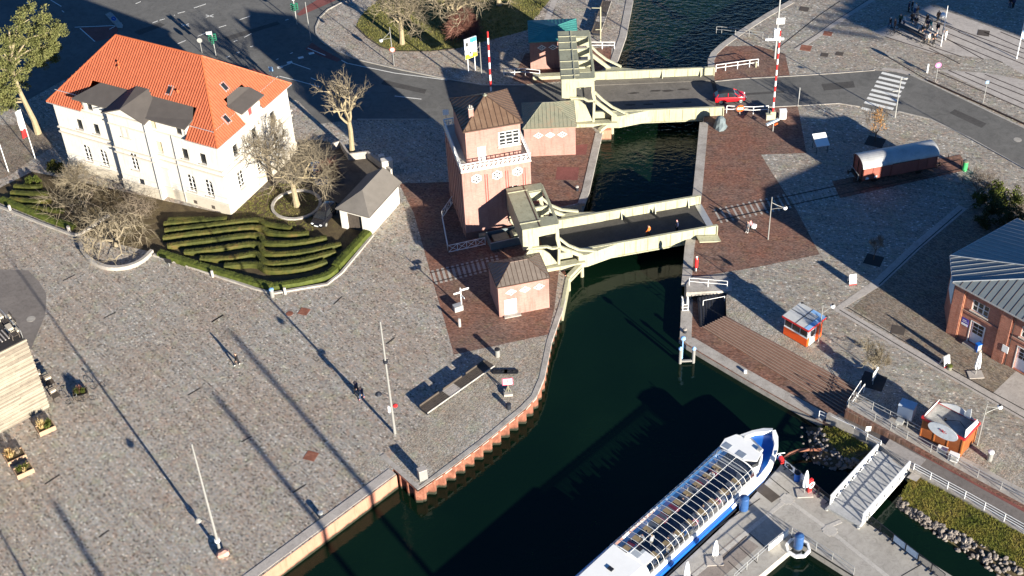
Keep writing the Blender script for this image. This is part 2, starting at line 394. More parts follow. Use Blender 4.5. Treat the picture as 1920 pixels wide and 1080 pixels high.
# canal water: murky dark green, rippled where the wind reaches it
t = NT('canal_water'); p = t.pos()
sx = t.n('SeparateXYZ', [p])
far = t.n('MapRange', {0: sx.outputs[1], 1: 132.0, 2: 178.0, 3: .06, 4: 1.0}).outputs[0]
mp = t.n('Mapping', {'Vector': p, 'Rotation': (0, 0, .5), 'Scale': (1, 1.6, 1)}).outputs[0]
r1 = t.noise(mp, 1.1, 3, .55, .4); r2 = t.noise(mp, .35, 2, .5)
hh = t.math('MULTIPLY', t.math('ADD', r1, t.math('MULTIPLY', r2, .6)), far)
wc = t.ramp(t.noise(p, .06, 3), [(.35, (.0018, .0082, .0045)), (.65, (.003, .012, .006))])
M['water'] = t.out(wc, .06, bump=hh, bs=.8, bd=.35, IOR=1.33, Specular_IOR_Level=.34)
# ---------------------------------------------------------------- ground, water, roads
ZW = -1.9
mb = MB(); mb.area([(-500, -300, ZW), (600, -300, ZW), (600, 900, ZW), (-500, 900, ZW)]); struct('canal_water', mb, M['water'])
LQ = [(1238, -330), (1181, 0), (1168, 67), (1150, 118), (1135, 190), (1123, 250), (1098, 360), (1090, 382), (1030, 394), (1050, 508), (1064, 521), (1056, 560),
      (1052, 575), (1032, 634), (1019, 708), (1004, 745), (983, 769), (956, 790), (929, 813), (901, 836), (834, 886), (784, 921), (713, 856), (743.6, 891), (491, 1080), (-120, 1537)]
lq = PP(LQ)
left = lq+[Vector((-420, 30, 0)), Vector((-420, 800, 0)), Vector((60, 800, 0))]
mb = MB(); mb.area(left); struct('plaza_ground', mb, M['setts'])
RQ = [(1700, -240), (1485, 0), (1440, 25), (1390, 57), (1352, 84), (1336, 99), (1330, 112), (1331, 130), (1322, 200), (1318, 227), (1305, 360), (1297, 420), (1290, 463), (1284, 533), (1289, 546),
      (1372, 536), (1361, 556), (1362, 593), (1610, 727), (1584, 768), (1690, 826), (1760, 866), (1920, 953), (2300, 1160)]
rq = PP(RQ)
right = rq+[Vector((160, 60, 0)), Vector((420, 60, 0)), Vector((420, 800, 0)), Vector((150, 800, 0))]
mb = MB(); mb.area(right); struct('quay_ground', mb, M['setts_r'])
_z = [0.0]
def patch(name, px, m, z=.006, zz=None):
    mb = MB(); mb.area([p+Vector((0, 0, z)) for p in (px if isinstance(px[0], Vector) else PP(px))])
    return struct(name, mb, M[m])
# --- left bank
patch('road', [(-400, -420), (760, -420), (700, -60), (665, 0), (640, 5), (615, 18), (600, 33), (592, 52), (593, 63), (600, 74), (608, 82), (632, 96), (670, 112), (752, 131), (835, 148), (905, 160), (990, 160), (1060, 156), (1100, 150),
    (1100, 230), (985, 262), (842, 248), (813, 223), (680, 223), (600, 232), (560, 190), (300, 110), (120, 150), (30, 200), (-200, 215), (-700, 150)], 'asphalt', .008)
patch('lawn', [(667, 50), (673, 35), (682, 24), (700, 10), (718, -8), (760, -60), (1050, -60), (1031, 0), (1003, 33), (988, 57), (900, 80), (854, 92), (809, 97), (739, 97), (715, 89), (690, 72)], 'lawn', .010)
patch('brick_pavement', [(748, 344), (847, 341), (985, 290), (985, 262), (1100, 228), (1121, 252), (1097, 358), (1088, 380), (1030, 392), (1048, 508), (1040, 575), (1028, 627), (851, 665), (833, 600), (813, 533), (790, 450), (776, 400)], 'brickpave')
patch('brick_pavement', [(985, 100), (1147, 88), (1144, 120), (1100, 149), (985, 158), (960, 150)], 'brickpave')
patch('worn_path', [(-120, 500), (0, 505), (53, 507), (72, 526), (87, 551), (85, 590), (60, 650), (40, 700), (-120, 760)], 'asphalt_brown')
patch('paved_path', [(1013, 57), (1034, 0), (1046, -40), (1062, -40), (1045, 0), (1024, 57)], 'slab')
patch('house_garden', [(-80, 352), (0, 381), (77, 412), (140, 436), (180, 448), (287, 473), (400, 513), (480, 540), (513, 547), (613, 530), (697, 438), (690, 420), (560, 380), (470, 390), (434, 404), (100, 330), (60, 322), (0, 352), (-80, 375)], 'soil')
patch('gravel_yard', [(434, 404), (470, 396), (560, 392), (688, 422), (752, 380), (735, 330), (690, 296), (640, 272), (600, 262), (560, 262), (545, 300)], 'yard', .008)
patch('worn_lawn', [(436, 404), (478, 418), (560, 432), (585, 436), (600, 408), (596, 370), (570, 345), (520, 345), (480, 365)], 'soil', .011)
patch('flag_terrace', [(-60, 245), (0, 235), (75, 232), (100, 275), (62, 298), (20, 328), (-60, 362)], 'clinker', .010)
patch('red_cycle_lane', [(556, 27), (572, 13), (598, -2), (640, -30), (690, -60), (720, -60), (655, -10), (620, 5), (588, 19), (562, 30)], 'redlane', .013)
patch('red_cycle_lane', [(150, 52), (219, 49), (222, 58), (212, 70), (180, 78), (165, 68)], 'redlane', .013)
patch('red_cycle_lane', [(468, 132), (476, 128), (500, 138), (520, 148), (512, 153), (490, 146)], 'redlane', .013)
patch('red_cycle_lane', [(572, 92), (585, 80), (600, 90), (640, 112), (632, 116), (598, 104)], 'redlane', .013)
# --- right bank
patch('road', [(1328, 154), (1390, 148), (1481, 143), (1560, 138), (1640, 132), (1680, 136), (1707, 141), (1741, 156), (1830, 198), (1920, 241), (2300, 420), (2300, 520), (1920, 316), (1821, 260), (1771, 236), (1743, 223), (1684, 209), (1640, 205), (1610, 200), (1573, 194), (1500, 198), (1400, 203), (1328, 206)], 'asphalt', .010)
patch('brick_pavement', [(1322, 207), (1400, 204), (1496, 199), (1512, 287), (1427, 290), (1448, 325), (1473, 363), (1493, 393), (1537, 477), (1419, 501), (1301, 520), (1286, 530), (1291, 464), (1306, 361), (1319, 228)], 'brickpave')
patch('brick_pavement', [(1345, 87), (1420, 86), (1472, 101), (1481, 142), (1390, 147), (1332, 152), (1332, 112)], 'brickpave')
patch('clinker_yard', [(1806, 392), (1720, 466), (1645, 536), (1598, 577), (1700, 640), (1800, 698), (1861, 737), (1905, 697), (2100, 800), (2300, 400), (1950, 380)], 'clinker')
patch('concrete_apron', [(1861, 738), (1905, 696), (1960, 730), (1960, 795)], 'slab', .010)
patch('small_sett_strip', [(1361, 556), (1400, 578), (1460, 614), (1530, 660), (1613, 718), (1609, 727), (1362, 593)], 'setts_small', .006)
patch('brown_brick_strip', [(1790, 846), (1920, 915), (1920, 950), (1780, 872), (1700, 828), (1712, 815)], 'brickpave', .006)
patch('rubble_sett_strip', [(1640, 745), (1700, 790), (1830, 870), (1920, 920), (2100, 1010), (2100, 960), (1920, 850), (1800, 790), (1700, 745)], 'setts_small', .008)
# pale slab strips between the tram rails, top right
patch('slab_strip', [(1636, 60), (1743, 10), (1920, 72), (2100, 140), (2100, 240), (1920, 140), (1870, 112), (1740, 98)], 'slab', .006)
patch('slab_strip', [(1763, 131), (1850, 137), (1920, 150), (2100, 200), (2100, 300), (1920, 205), (1900, 196)], 'slab', .006)
def strip(mb, a, b, wd, z0, z1):
    a, b = Vector((a[0], a[1], 0)), Vector((b[0], b[1], 0)); d = (b-a).normalized(); n = Vector((-d.y, d.x, 0))*wd/2
    mb.prism([a-n, b-n, b+n, a+n], z0, z1)
def kerb(name, px, m='granite', wd=.3, z0=-.05, z1=.10):
    pts = px if isinstance(px[0], Vector) else PP(px)
    mb = MB(); L = []; Rr = []
    for i, p in enumerate(pts):
        d = (pts[min(i+1, len(pts)-1)]-pts[max(i-1, 0)]); d.z = 0; d.normalize(); n = Vector((-d.y, d.x, 0))*wd/2
        L.append(p+n); Rr.append(p-n)
    for i in range(len(pts)-1): mb.prism([L[i], Rr[i], Rr[i+1], L[i+1]], z0, z1, False)
    return struct(name, mb, M[m])
kerb('kerb', [(665, 0), (640, 5), (615, 18), (600, 33), (592, 52), (593, 63), (600, 74), (608, 82), (632, 96), (670, 112), (752, 131), (835, 148), (905, 160), (985, 160)], wd=.22)
kerb('kerb', [(1340, 153), (1390, 148), (1481, 143), (1560, 138), (1640, 132)], 'concrete', .16, z1=.06)
kerb('kerb', [(1337, 206), (1400, 203), (1500, 198), (1573, 194), (1612, 200)], 'concrete', .16, z1=.06)
kerb('kerb', [(1707, 141), (1741, 156), (1830, 198), (1920, 241), (2100, 322)], wd=.25)
kerb('kerb', [(1684, 209), (1743, 223), (1771, 236), (1821, 260), (1920, 316), (2100, 410)], wd=.2, z1=.05)
kerb('kerb', [(670, 224), (813, 224), (842, 249)], wd=.2, z1=.06)
kerb('lawn_edging', [(667, 50), (690, 72), (715, 89), (739, 97), (809, 97), (854, 92)], 'wooddark', .12, 0, .12)
# bus-stop style platform edge at the crossing
patch('crossing_landing', [(1652, 130), (1656, 127), (1690, 130), (1707, 136), (1704, 141), (1680, 135)], 'slab', .016)
# road markings
mk = MB()
for q in ([(1653, 136.5), (1701.6, 148.5)], [(1648, 145), (1698, 156.5)], [(1643, 152.7), (1695, 165)], [(1640, 160.5), (1690, 172.5)], [(1634, 168.5), (1688, 181)], [(1630, 176.5), (1683, 189)], [(1626, 183.5), (1680, 196.5)], [(1621, 191.5), (1675, 204.5)], [(1615, 202.5), (1640, 209)]):
    strip(mk, P(*q[0]), P(*q[1]), .55, .005, .017)
struct('zebra_crossing', mk, M['paint'])
mk = MB()
def dash(ax, ay, bx, by, wd=.14): strip(mk, P(ax, ay), P(bx, by), wd, .004, .014)
for q in [(363.5, 15, 386, 7.5), (333, 25, 347, 21.5), (371, 68, 394, 58.5), (333, 82, 348, 76), (410, 51.5, 424, 47.5), (449.5, 37, 469.5, 30), (438, 78, 445, 75.5), (443, 99, 450, 97), (458, 70, 471, 63), (469, 88, 475, 86),
          (424, 108, 431, 105), (535, 38, 541, 36), (254, 7, 264, 3), (286, 43, 296, 39), (299, 38, 309, 35.5), (326, 29, 328, 28.5), (523, 127, 545, 119), (518, 112, 522, 110), (544, 101, 549, 98.5), (547, 118, 582, 130),
          (524, 143, 556, 151), (556, 151, 600, 163), (583, 146, 592, 150), (653, 119, 740, 137), (740, 137, 838, 150), (577, 90, 610, 104), (652, 119, 640, 113), (95, 0, 115, 12), (116, 20, 120, 23), (49, 4, 53, 7), (65, 18, 68, 21), (140, 51, 217, 48), (150, 53, 178, 78),
          (740, 180, 790, 186), (205, 55, 228, 43)]:
    dash(*q)
for cx, cy in ((347, 47), (393, 30)):
    dash(cx-7, cy-2, cx+7, cy+2); dash(cx-7, cy+2.5, cx+7, cy-2.5)
for cx, cy in ((525, 126), (564, 108), (543, 117), (584, 100)): strip(mk, P(cx-5, cy+1), P(cx+5, cy-1), .55, .004, .014)
struct('road_markings', mk, M['paint'])
tr = patch('traffic_island', [(197, 28), (207, 23), (212, 27), (231, 48), (230, 54), (220, 53)], 'concrete', .10)
# tram and harbour rails
rl = MB()
def railpx(ax, ay, bx, by, wd=.16): strip(rl, P(ax, ay), P(bx, by), wd, .002, .022)
for q in [(1660, 69, 1760, 101), (1743, 86, 1803, 106.5), (1756, 62, 1843, 111), (1778, 75, 1880, 117.5), (1776.5, 62, 1920, 121), (1797, 60, 1920, 110), (1845, 60, 1920, 92), (1700, 21, 1920, 100), (1778.5, 132, 1920, 194), (1810, 136, 1920, 179.5), (1847, 139.5, 1920, 169.5), (1760, 136, 1920, 204.5),
          (1660, 104, 1740, 151), (1742, 90, 1800, 120), (1715, 26, 1800, 60), (1668, 50, 1745, 86), (1684, 42, 1765, 80), (1876, 60, 1920, 78)]:
    railpx(*q)
struct('tram_rails', rl, M['rail'])
kb = MB()
for a, b in (((1740, 152), (1830, 192)), ((1830, 192), (1920, 233)), ((1920, 233), (2100, 315))): strip(kb, P(*a), P(*b), .2, .0, .16)
struct('rust_kerb', kb, M['rail'])
# granite channel with two slots, right plaza
kerb('granite_channel', [(1806, 388), (1720, 460), (1645, 531), (1571, 579), (1700, 654), (1800, 711), (1861, 746), (1960, 803)], 'slab', 1.1, 0, .012)
kerb('drain_slot', [(1574, 581), (1700, 657), (1800, 714.5), (1861, 749.5), (1960, 806.5)], 'darkgap', .12, 0, .018)
kerb('drain_slot', [(1588, 576), (1700, 643), (1800, 701), (1861, 736), (1960, 790)], 'darkgap', .12, 0, .018)
kerb('drain_slot', [(1804, 393), (1720, 466), (1648, 534)], 'darkgap', .12, 0, .018)
kerb('slab_joint', [(1450, 97), (1480, 73.5), (1535, 29), (1575, 2)], 'darkgap', .14, 0, .015)
kerb('slab_joint', [(1489, 91), (1530, 65), (1560, 43), (1596, 20), (1640, -8)], 'darkgap', .14, 0, .02)
kerb('pale_channel', [(1492, 93), (1533, 66.5), (1563, 44.5), (1599, 21.5), (1643, -6)], 'slab', .9, 0, .014)
# quay copings
kerb('quay_coping', [(1181, 0), (1168, 67), (1150, 118)], 'concrete', 1.0, -.3, .05)
kerb('quay_coping', [(1123, 250), (1098, 360), (1090, 382)], 'concrete', .9, -.3, .05)
kerb('quay_coping', [(1056, 560), (1050, 582), (1030, 640), (1016, 708), (1001, 743), (980, 765), (953, 787), (926, 810), (898, 832), (832, 882), (785, 915), (716, 853)], 'concrete', .55, -.3, .04)
kerb('quay_coping', [(735.5, 884), (482, 1071), (-128, 1526)], 'slab', 1.0, -.3, .04)
kerb('quay_coping', [(1485, 3), (1440, 28), (1390, 60), (1354, 86), (1339, 100), (1333, 113), (1334, 130)], 'concrete', .9, -.3, .05)
kerb('quay_coping', [(1320, 230), (1308, 360), (1300, 420), (1293, 463), (1287, 533)], 'concrete', 1.1, -.3, .05)
patch('sett_band', [(716, 850), (738, 880), (700, 905), (655, 860)], 'setts_small', .008)
patch('small_sett_quay', [(851, 667), (1026, 629), (1013, 706), (998, 741), (950, 784), (896, 830), (830, 880), (786, 912), (735, 864), (800, 775), (905, 685), (880, 668)], 'setts_small', .006)
# dark slot drains and manhole covers set flush in the plaza
sd = MB()
for a in [(118, 224+0, 141, 214)]: pass
SLOT = [((118, 526.5), (141, 515)), ((194, 597), (217, 585)), ((397, 603.5), (419, 590)), ((352, 741), (376, 727)), ((549, 924), (574, 908)), ((452, 829), (472, 818)), ((84, 908), (112, 890)), ((397, 604), (418, 591)), ((724, 645), (740, 633)), ((185, 1008), (204, 994)), ((625, 571), (641, 556))]
for i, (a, b) in enumerate(SLOT):
    mb = MB(); strip(mb, P(*a), P(*b), .16, .0, .012)
    o = tag(mb.build('drain_grating', M['darkgap']), 'rusty dark slot drain let into the grey sett paving', 'drain', 'slot drains across the left plaza')
MANH = [((570, 584), 'rust', 1.1, 'rust red square manhole cover near the garden hedge'), ((543, 588), 'rust', .8, 'round rusty manhole cover crossed by a pole shadow'), ((583, 855), 'rust', 1.2, 'rusty square manhole cover near the peach quay wall'),
        ((58, 598), 'granite', 1.0, 'pale round manhole cover in the worn brown path'), ((1552, 63), 'rust', 1.2, 'rusty rectangular cover beside the pale channel slabs, farther from the road'), ((1511, 90), 'rust', 1.5, 'orange rusty rectangular cover beside the striped barrier pole'), ((1546, 103), 'wooddark', 1.0, 'brown square cover, left of the pair north of the road'), ((1574, 101), 'wooddark', 1.0, 'brown square cover, right of the pair north of the road'),
        ((1508, 17), 'wooddark', 1.3, 'dark square cover on pale slabs by the far quay'), ((1908, 262), 'granite', 1.0, 'round grey manhole cover in the road at the right edge'), ((1684, 619), 'wooddark', 1.4, 'brown square cover on the clinker yard'), ((1844, 62), 'wooddark', 1.6, 'brown cover between the tram rails')]
for (c, m, sz, lb) in MANH:
    mb = MB(); c = P(*c)
    if 'round' in lb: mb.cyl(c.x, c.y, -.02, .022, sz*.5, n=20)
    else:
        mb.prism([c+Vector((math.cos(a), math.sin(a), 0))*sz*.7 for a in (.4, .4+math.pi/2, .4+math.pi, .4+1.5*math.pi)], -.02, .022)
    tag(mb.build('manhole_cover', M[m]), lb, 'manhole cover')
patch('rusty_plate', [(1045, 313), (1086, 314), (1083, 338), (1041, 337)], 'redlane', .012)
patch('rusty_plate', [(1080, 272), (1102, 270), (1099, 290), (1079, 291)], 'redlane', .012)
# old harbour track across the brick paving
rl = MB()
A0, A1 = P(1336, 398), P(1600, 342); B0, B1 = P(1345, 414), P(1612, 357)
for a, b in ((A0, A1), (B0, B1)): strip(rl, a, b, .12, .0, .05)
A2, B2 = P(1800, 300), P(1808, 316)
strip(rl, A1, A2, .12, .0, .06); strip(rl, B1, B2, .12, .0, .06)
struct('harbour_track_rails', rl, M['rail'])
sb = MB(); n = 44
for i in range(n):
    a = A0.lerp(A2, (i+.5)/n) if True else 0; b = B0.lerp(B2, (i+.5)/n); d = (b-a)
    strip(sb, a-d*.3, b+d*.3, .24, .0, .016)
struct('harbour_track_sleepers', sb, M['concrete'])
patch('track_bed', [(1560, 340), (1800, 290), (1818, 318), (1575, 372)], 'brickpave', .036)
rl = MB()
for a, b in (((806, 512), (935, 482)), ((812, 530), (940, 498))): strip(rl, P(*a), P(*b), .14, 0, .018)
struct('harbour_track_rails', rl, M['rail'])
sb = MB()
a0, a1, b0, b1 = P(806, 508), P(935, 478), P(814, 534), P(942, 502)
for i in range(14):
    a = a0.lerp(a1, (i+.5)/14); b = b0.lerp(b1, (i+.5)/14); strip(sb, a, b, .3, 0, .012)
struct('harbour_track_sleepers', sb, M['granite'])
# ---------------------------------------------------------------- quay walls
def wallstrip(name, pts, z0, z1, m, label, cat='quay wall', thick=.5, side=1):
    mb = MB(); L = []
    for i, p in enumerate(pts):
        d = (pts[min(i+1, len(pts)-1)]-pts[max(i-1, 0)]); d.z = 0; d.normalize(); L.append(p+Vector((-d.y, d.x, 0))*thick*side)
    for i in range(len(pts)-1): mb.prism([pts[i], pts[i+1], L[i+1], L[i]], z0, z1)
    return tag(mb.build(name, m), label, cat)
wallstrip('quay_wall', [p for p in lq[0:4]], -5, -.012, M['concrete'], 'concrete quay wall along the rippled far canal, left bank', side=-1)
wallstrip('quay_wall', [p for p in lq[3:8]], -5, -.016, M['concrete'], 'concrete quay wall between the two bridges, tower side', side=-1)
wallstrip('quay_wall', [p for p in lq[7:12]], -5, -.020, M['concrete'], 'quay wall around the pit under the near bridge', side=-1)
wallstrip('quay_wall', [p for p in rq[0:8]], -5, -.012, M['concrete'], 'concrete quay wall curving along the far canal, right bank', side=1)
wallstrip('quay_wall', [p for p in rq[7:15]], -5, -.016, M['concrete'], 'concrete quay wall between the two bridges, freight wagon side', side=1)
wallstrip('quay_wall', [p for p in lq[23:26]], -5, -.012, M['peach'], 'smooth peach coloured quay wall with pale coping', side=-1)
def sheetpile(pts, label):
    mb = MB(); path = []
    for i in range(len(pts)-1):
        a, b = pts[i], pts[i+1]; L = (b-a).length; k = max(2, int(L/.2))
        for j in range(k): path.append(a.lerp(b, j/k))
    path.append(pts[-1]); prof = [0, .0, .25, .5, .5, .25]
    out = []
    for i, p in enumerate(path):
        d = path[min(i+1, len(path)-1)]-path[max(i-1, 0)]; d.z = 0; d.normalize(); n = Vector((d.y, -d.x, 0))
        out.append(p-n*(.42-prof[i % 6]))
    for i in range(len(out)-1):
        a, b = out[i], out[i+1]
        mb.add([(a.x, a.y, -5), (b.x, b.y, -5), (b.x, b.y, -.03), (a.x, a.y, -.03)], [(0, 1, 2, 3)])
    ca = [p-Vector((0, 0, .02)) for p in path]
    q = MB()
    o = tag(mb.build('sheet_pile_wall', M['rust']), label, 'quay wall')
    for i in range(0, len(path)-1):
        a, b = path[i], path[i+1]; q.beam(a+Vector((0, 0, -.03)), b+Vector((0, 0, -.03)), .12, .06)
    q.build('capping_beam', M['rust'], o)
    return o
sheetpile(list(reversed(lq[11:22])), 'rusty corrugated sheet pile wall along the curved quay')
sheetpile(list(reversed(lq[21:23])), 'short rusty sheet pile wall at the stepped quay corner')

for q in ([(250, 60), (300, 42), (310, 47), (262, 66)], [(720, 150), (800, 168), (796, 176), (715, 158)], [(1540, 158), (1600, 152), (1603, 164), (1545, 170)], [(1790, 205), (1850, 232), (1840, 240), (1780, 212)], [(420, 70), (520, 40), (526, 45), (428, 76)], [(1380, 176), (1470, 170), (1470, 174), (1380, 180)]):
    patch('asphalt_repair', q, 'deckdark', .012)
# ---------------------------------------------------------------- building helpers
def facade(mb, T, s0, s1, z0, z1, holes, depth=.22):
    """wall sheet with real openings; T(s, z, d) maps to local space (d = depth into the wall)"""
    ss = sorted({s0, s1, *[h[0] for h in holes], *[h[1] for h in holes]}); zs = sorted({z0, z1, *[h[2] for h in holes], *[h[3] for h in holes]})
    for i in range(len(ss)-1):
        for j in range(len(zs)-1):
            a, b, c, d = ss[i], ss[i+1], zs[j], zs[j+1]; m, k = (a+b)/2, (c+d)/2
            if a < s0-1e-6 or b > s1+1e-6 or c < z0-1e-6 or d > z1+1e-6: continue
            if any(h[0] < m < h[1] and h[2] < k < h[3] for h in holes): continue
            mb.poly([T(a, c, 0), T(b, c, 0), T(b, d, 0), T(a, d, 0)])
    for a, b, c, d in holes:
        for (p, q) in (((a, c), (b, c)), ((b, c), (b, d)), ((b, d), (a, d)), ((a, d), (a, c))):
            mb.poly([T(*p, 0), T(*q, 0), T(*q, depth), T(*p, depth)])
def tbox(mb, T, s0, s1, z0, z1, d0, d1):
    vs = [T(s, z, d) for d in (d0, d1) for s, z in ((s0, z0), (s1, z0), (s1, z1), (s0, z1))]
    return mb.add(vs, [(0, 1, 2, 3), (7, 6, 5, 4), (1, 0, 4, 5), (2, 1, 5, 6), (3, 2, 6, 7), (0, 3, 7, 4)])
def window(par, T, h, depth=.2, nx=2, nz=3, fw=.07, gl='glassdark', fr='frame_white', sill=True, arch=False, bar=.045):
    a, b, c, d = h
    mb = MB(); tbox(mb, T, a, b, c, d, depth-.02, depth+.03)
    wo = mb.build('window', M[gl], par)
    if fr:
        mb = MB(); e = depth-.07; f2 = depth-.021
        tbox(mb, T, a, b, c, c+fw, e, f2); tbox(mb, T, a, b, d-fw, d, e, f2)
        tbox(mb, T, a, a+fw, c+fw, d-fw, e, f2); tbox(mb, T, b-fw, b, c+fw, d-fw, e, f2)
        for i in range(1, nx): s = a+(b-a)*i/nx; tbox(mb, T, s-bar, s+bar, c+fw, d-fw, e-.01, f2)
        for j in range(1, nz): z = c+(d-c)*j/nz; tbox(mb, T, a+fw, b-fw, z-bar*.7, z+bar*.7, e-.005, f2-.002)
        mb.build('frame', M[fr], wo)
    if sill:
        mb = MB(); tbox(mb, T, a-.12, b+.12, c-.12, c-.003, -.14, .06); mb.build('sill', M['whitetrim'], wo)
    return wo
def front(y=0.0): return lambda s, z, d: (s, y+d, z)
def rightside(x=0.0): return lambda s, z, d: (x-d, s, z)
def leftside(x=0.0): return lambda s, z, d: (x+d, s, z)
def backside(y=0.0): return lambda s, z, d: (s, y-d, z)

# ---------------------------------------------------------------- the white house
HT = -.4993; HO = P(433, 403)
hs = thing('villa', 'large white house with orange tiled hip roof, dark dormers and arched windows', 'house', HO, HT)
Wd, Dp, ZE = 24.6, 14.4, 9.95
wl = MB()
fr, frr, rs = front(), front(-.8), rightside()
rows = ((2.0, 4.5, .55), (6.75, 8.2, .5), (10.0, 11.05, .42))
fh = []
for x in (-21.05, -18.45, -5.1, -2.5): fh += [(x-.58, x+.58, 1.95, 4.45), (x-.48, x+.48, 6.7, 8.2)]
fh += [(-9.4, -8.4, 6.65, 8.25)]
facade(wl, fr, -Wd, 0, 0, ZE, fh)
ah = [(-19.05, -18.15, 10.1, 11.15), (-5.75, -4.85, 10.1, 11.15), (-9.5, -8.6, 10.0, 11.2)]
facade(wl, fr, -19.7, -4.3, ZE, 11.6, ah)
wl.box(-19.7, -19.45, .0, 2.6, ZE, 11.58).box(-4.55, -4.3, .0, 2.6, ZE, 11.58)
RX0, RX1 = -15.25, -9.45
rh = [(-13.25, -12.15, 3.5, 5.95), (-12.7, -11.9, .1, 2.3)]
facade(wl, frr, RX0, RX1, 0, 11.2, rh)
wl.poly([(RX0, -.8, 11.2), (RX1, -.8, 11.2), ((RX0+RX1)/2, -.8, 12.3)])
for x in (RX0, RX1): wl.poly([(x, -.8, 0), (x, .0, 0), (x, .0, 11.6), (x, -.8, 11.2)])
sh_ = []
for y in (3.1, 7.0, 10.9): sh_ += [(y-.58, y+.58, 1.95, 4.45), (y-.48, y+.48, 6.7, 8.2)]
facade(wl, rs, 0, Dp, 0, ZE, sh_)
facade(wl, rs, 5.2, 8.9, ZE, 11.55, [(6.55, 7.4, 10.05, 11.1)])
wl.box(-2.2, -.02, 5.2, 5.4, ZE, 11.5).box(-2.2, -.02, 8.7, 8.9, ZE, 11.5)
facade(wl, leftside(-Wd), 0, Dp, 0, ZE, []); facade(wl, backside(Dp), -Wd, 0, 0, ZE, [])
wl.build('wall', M['white'], hs)
tm = MB()
def band(z0, z1, out, mbx):
    tbox(mbx, fr, -Wd-out, RX0-.001, z0, z1, -out, .0); tbox(mbx, fr, RX1+.001, out, z0, z1, -out, .0)
    tbox(mbx, frr, RX0-out, RX1+out, z0, z1, -out, .0)
    tbox(mbx, rs, .001, Dp+out, z0, z1, -out, .0); tbox(mbx, leftside(-Wd), .001, Dp+out, z0, z1, -out, .0)
for z0, z1, o_ in ((5.45, 5.62, .14), (6.2, 6.36, .18), (5.62, 5.66, .2), (1.42, 1.58, .12), (2.35, 2.42, .04), (9.6, 9.78, .10)): band(z0, z1, o_, tm)
tbox(tm, frr, RX0-.05, RX1+.05, 11.05, 11.18, -.16, 0)
tm.build('cornice', M['whitetrim'], hs)
pl = MB(); band(0, 1.4, .09, pl); pl.build('plinth', M['plinth'], hs)
for x in (-21.05, -18.45, -5.1, -2.5):
    window(hs, fr, (x-.58, x+.58, 1.95, 4.45), nx=2, nz=4, sill=True); window(hs, fr, (x-.48, x+.48, 6.7, 8.2), fr='frame_white' if x < -18 and False else None, sill=True)
for x in (-21.05, -18.45, -5.1, -2.5):      # arched heads: plaster spandrels over the lower windows
    mb = MB()
    for s in (-1, 1):
        c = [(x+s*.58, 4.45)]+[(x+s*.58*math.cos(t), 3.87+.58*math.sin(t)) for t in (0, .4, .8, 1.2, math.pi/2)]
        mb.extr([fr(p[0], p[1], .02) for p in c], (0, .17, 0))
    mb.build('window_arch', M['white'], hs)
window(hs, fr, (-9.4, -8.4, 6.65, 8.25), gl='shutter', fr=None)
for i, h in enumerate(ah): window(hs, fr, h, gl='shutter' if i == 2 else 'glassdark', fr=None, sill=False)
window(hs, frr, rh[0], nx=2, nz=4)
mb = MB(); tbox(mb, frr, *rh[1], .1, .2); mb.build('door', M['darksteel'], hs)
for y in (3.1, 7.0, 10.9):
    window(hs, rs, (y-.58, y+.58, 1.95, 4.45), nx=2, nz=4); window(hs, rs, (y-.48, y+.48, 6.7, 8.2), fr=None)
window(hs, rs, (6.55, 7.4, 10.05, 11.1), gl='redblind', fr=None, sill=False)
for x in (-13.35, -12.5):      # blind niches and vents
    mb = MB(); tbox(mb, frr, x-.16, x+.16, 8.19, 9.7, -.05, 0); tbox(mb, frr, x-.4, x+.42, 8.05, 8.19, -.14, 0); mb.build('blind_niche', M['whitetrim'], hs)
mb = MB(); tbox(mb, fr, -9.45, -8.35, 1.7, 4.3, -.10, 0); tbox(mb, fr, -9.7, -8.1, 4.3, 4.45, -.2, 0); tbox(mb, fr, -9.8, -8.0, 1.5, 1.7, -.25, 0); mb.build('blind_niche', M['whitetrim'], hs)
for x in (-5.05, -2.4):
    mb = MB(); tbox(mb, fr, x-.25, x+.25, .25, .75, -.10, -.088); mb.build('cellar_vent', M['wooddark'], hs)
for x, y in ((-6.45, -.13), (RX1-.12, -.93)):
    mb = MB(); mb.tube([(x, y, 11.2 if y < -.5 else 9.8), (x, y, .1)], .07, 8); mb.build('downpipe', M['zinc'], hs)
RH = 16.5; ov = .45; k = (RH-ZE)/(Dp/2+ov)
ev = [(-Wd-ov, -ov, ZE), (ov, -ov, ZE), (ov, Dp+ov, ZE), (-Wd-ov, Dp+ov, ZE)]
r0, r1 = (-18.7, Dp/2, RH), (-6.0, Dp/2, RH)
faces = [[ev[0], ev[1], r1, r0], [ev[1], ev[2], r1], [ev[2], ev[3], r0, r1], [ev[3], ev[0], r0]]
def fz(y): return ZE+k*(y+ov)
k2 = (RH-ZE)/(6.0+ov)
def sz(x): return ZE+k2*(ov-x)
yc = 2.6; a0, a1 = -19.72, -4.28; xc = -2.2; b0, b1 = 5.18, 8.92
pieces = [([(a0, -ov, ZE), (a0, yc, fz(yc)), (-Wd-ov+(yc+ov)*5.9/(Dp/2+ov), yc, fz(yc)), ev[0]], (0, 1, k)),
          ([(a1, -ov, ZE), ev[1], (ov-(yc+ov)*(6.0+ov)/(Dp/2+ov), yc, fz(yc)), (a1, yc, fz(yc))], (0, 1, k)),
          ([(-Wd-ov+(yc+ov)*5.9/(Dp/2+ov), yc, fz(yc)), (ov-(yc+ov)*(6.0+ov)/(Dp/2+ov), yc, fz(yc)), r1, r0], (0, 1, k))]
q = (ov-xc)/(ov+6.0)*(Dp/2+ov)
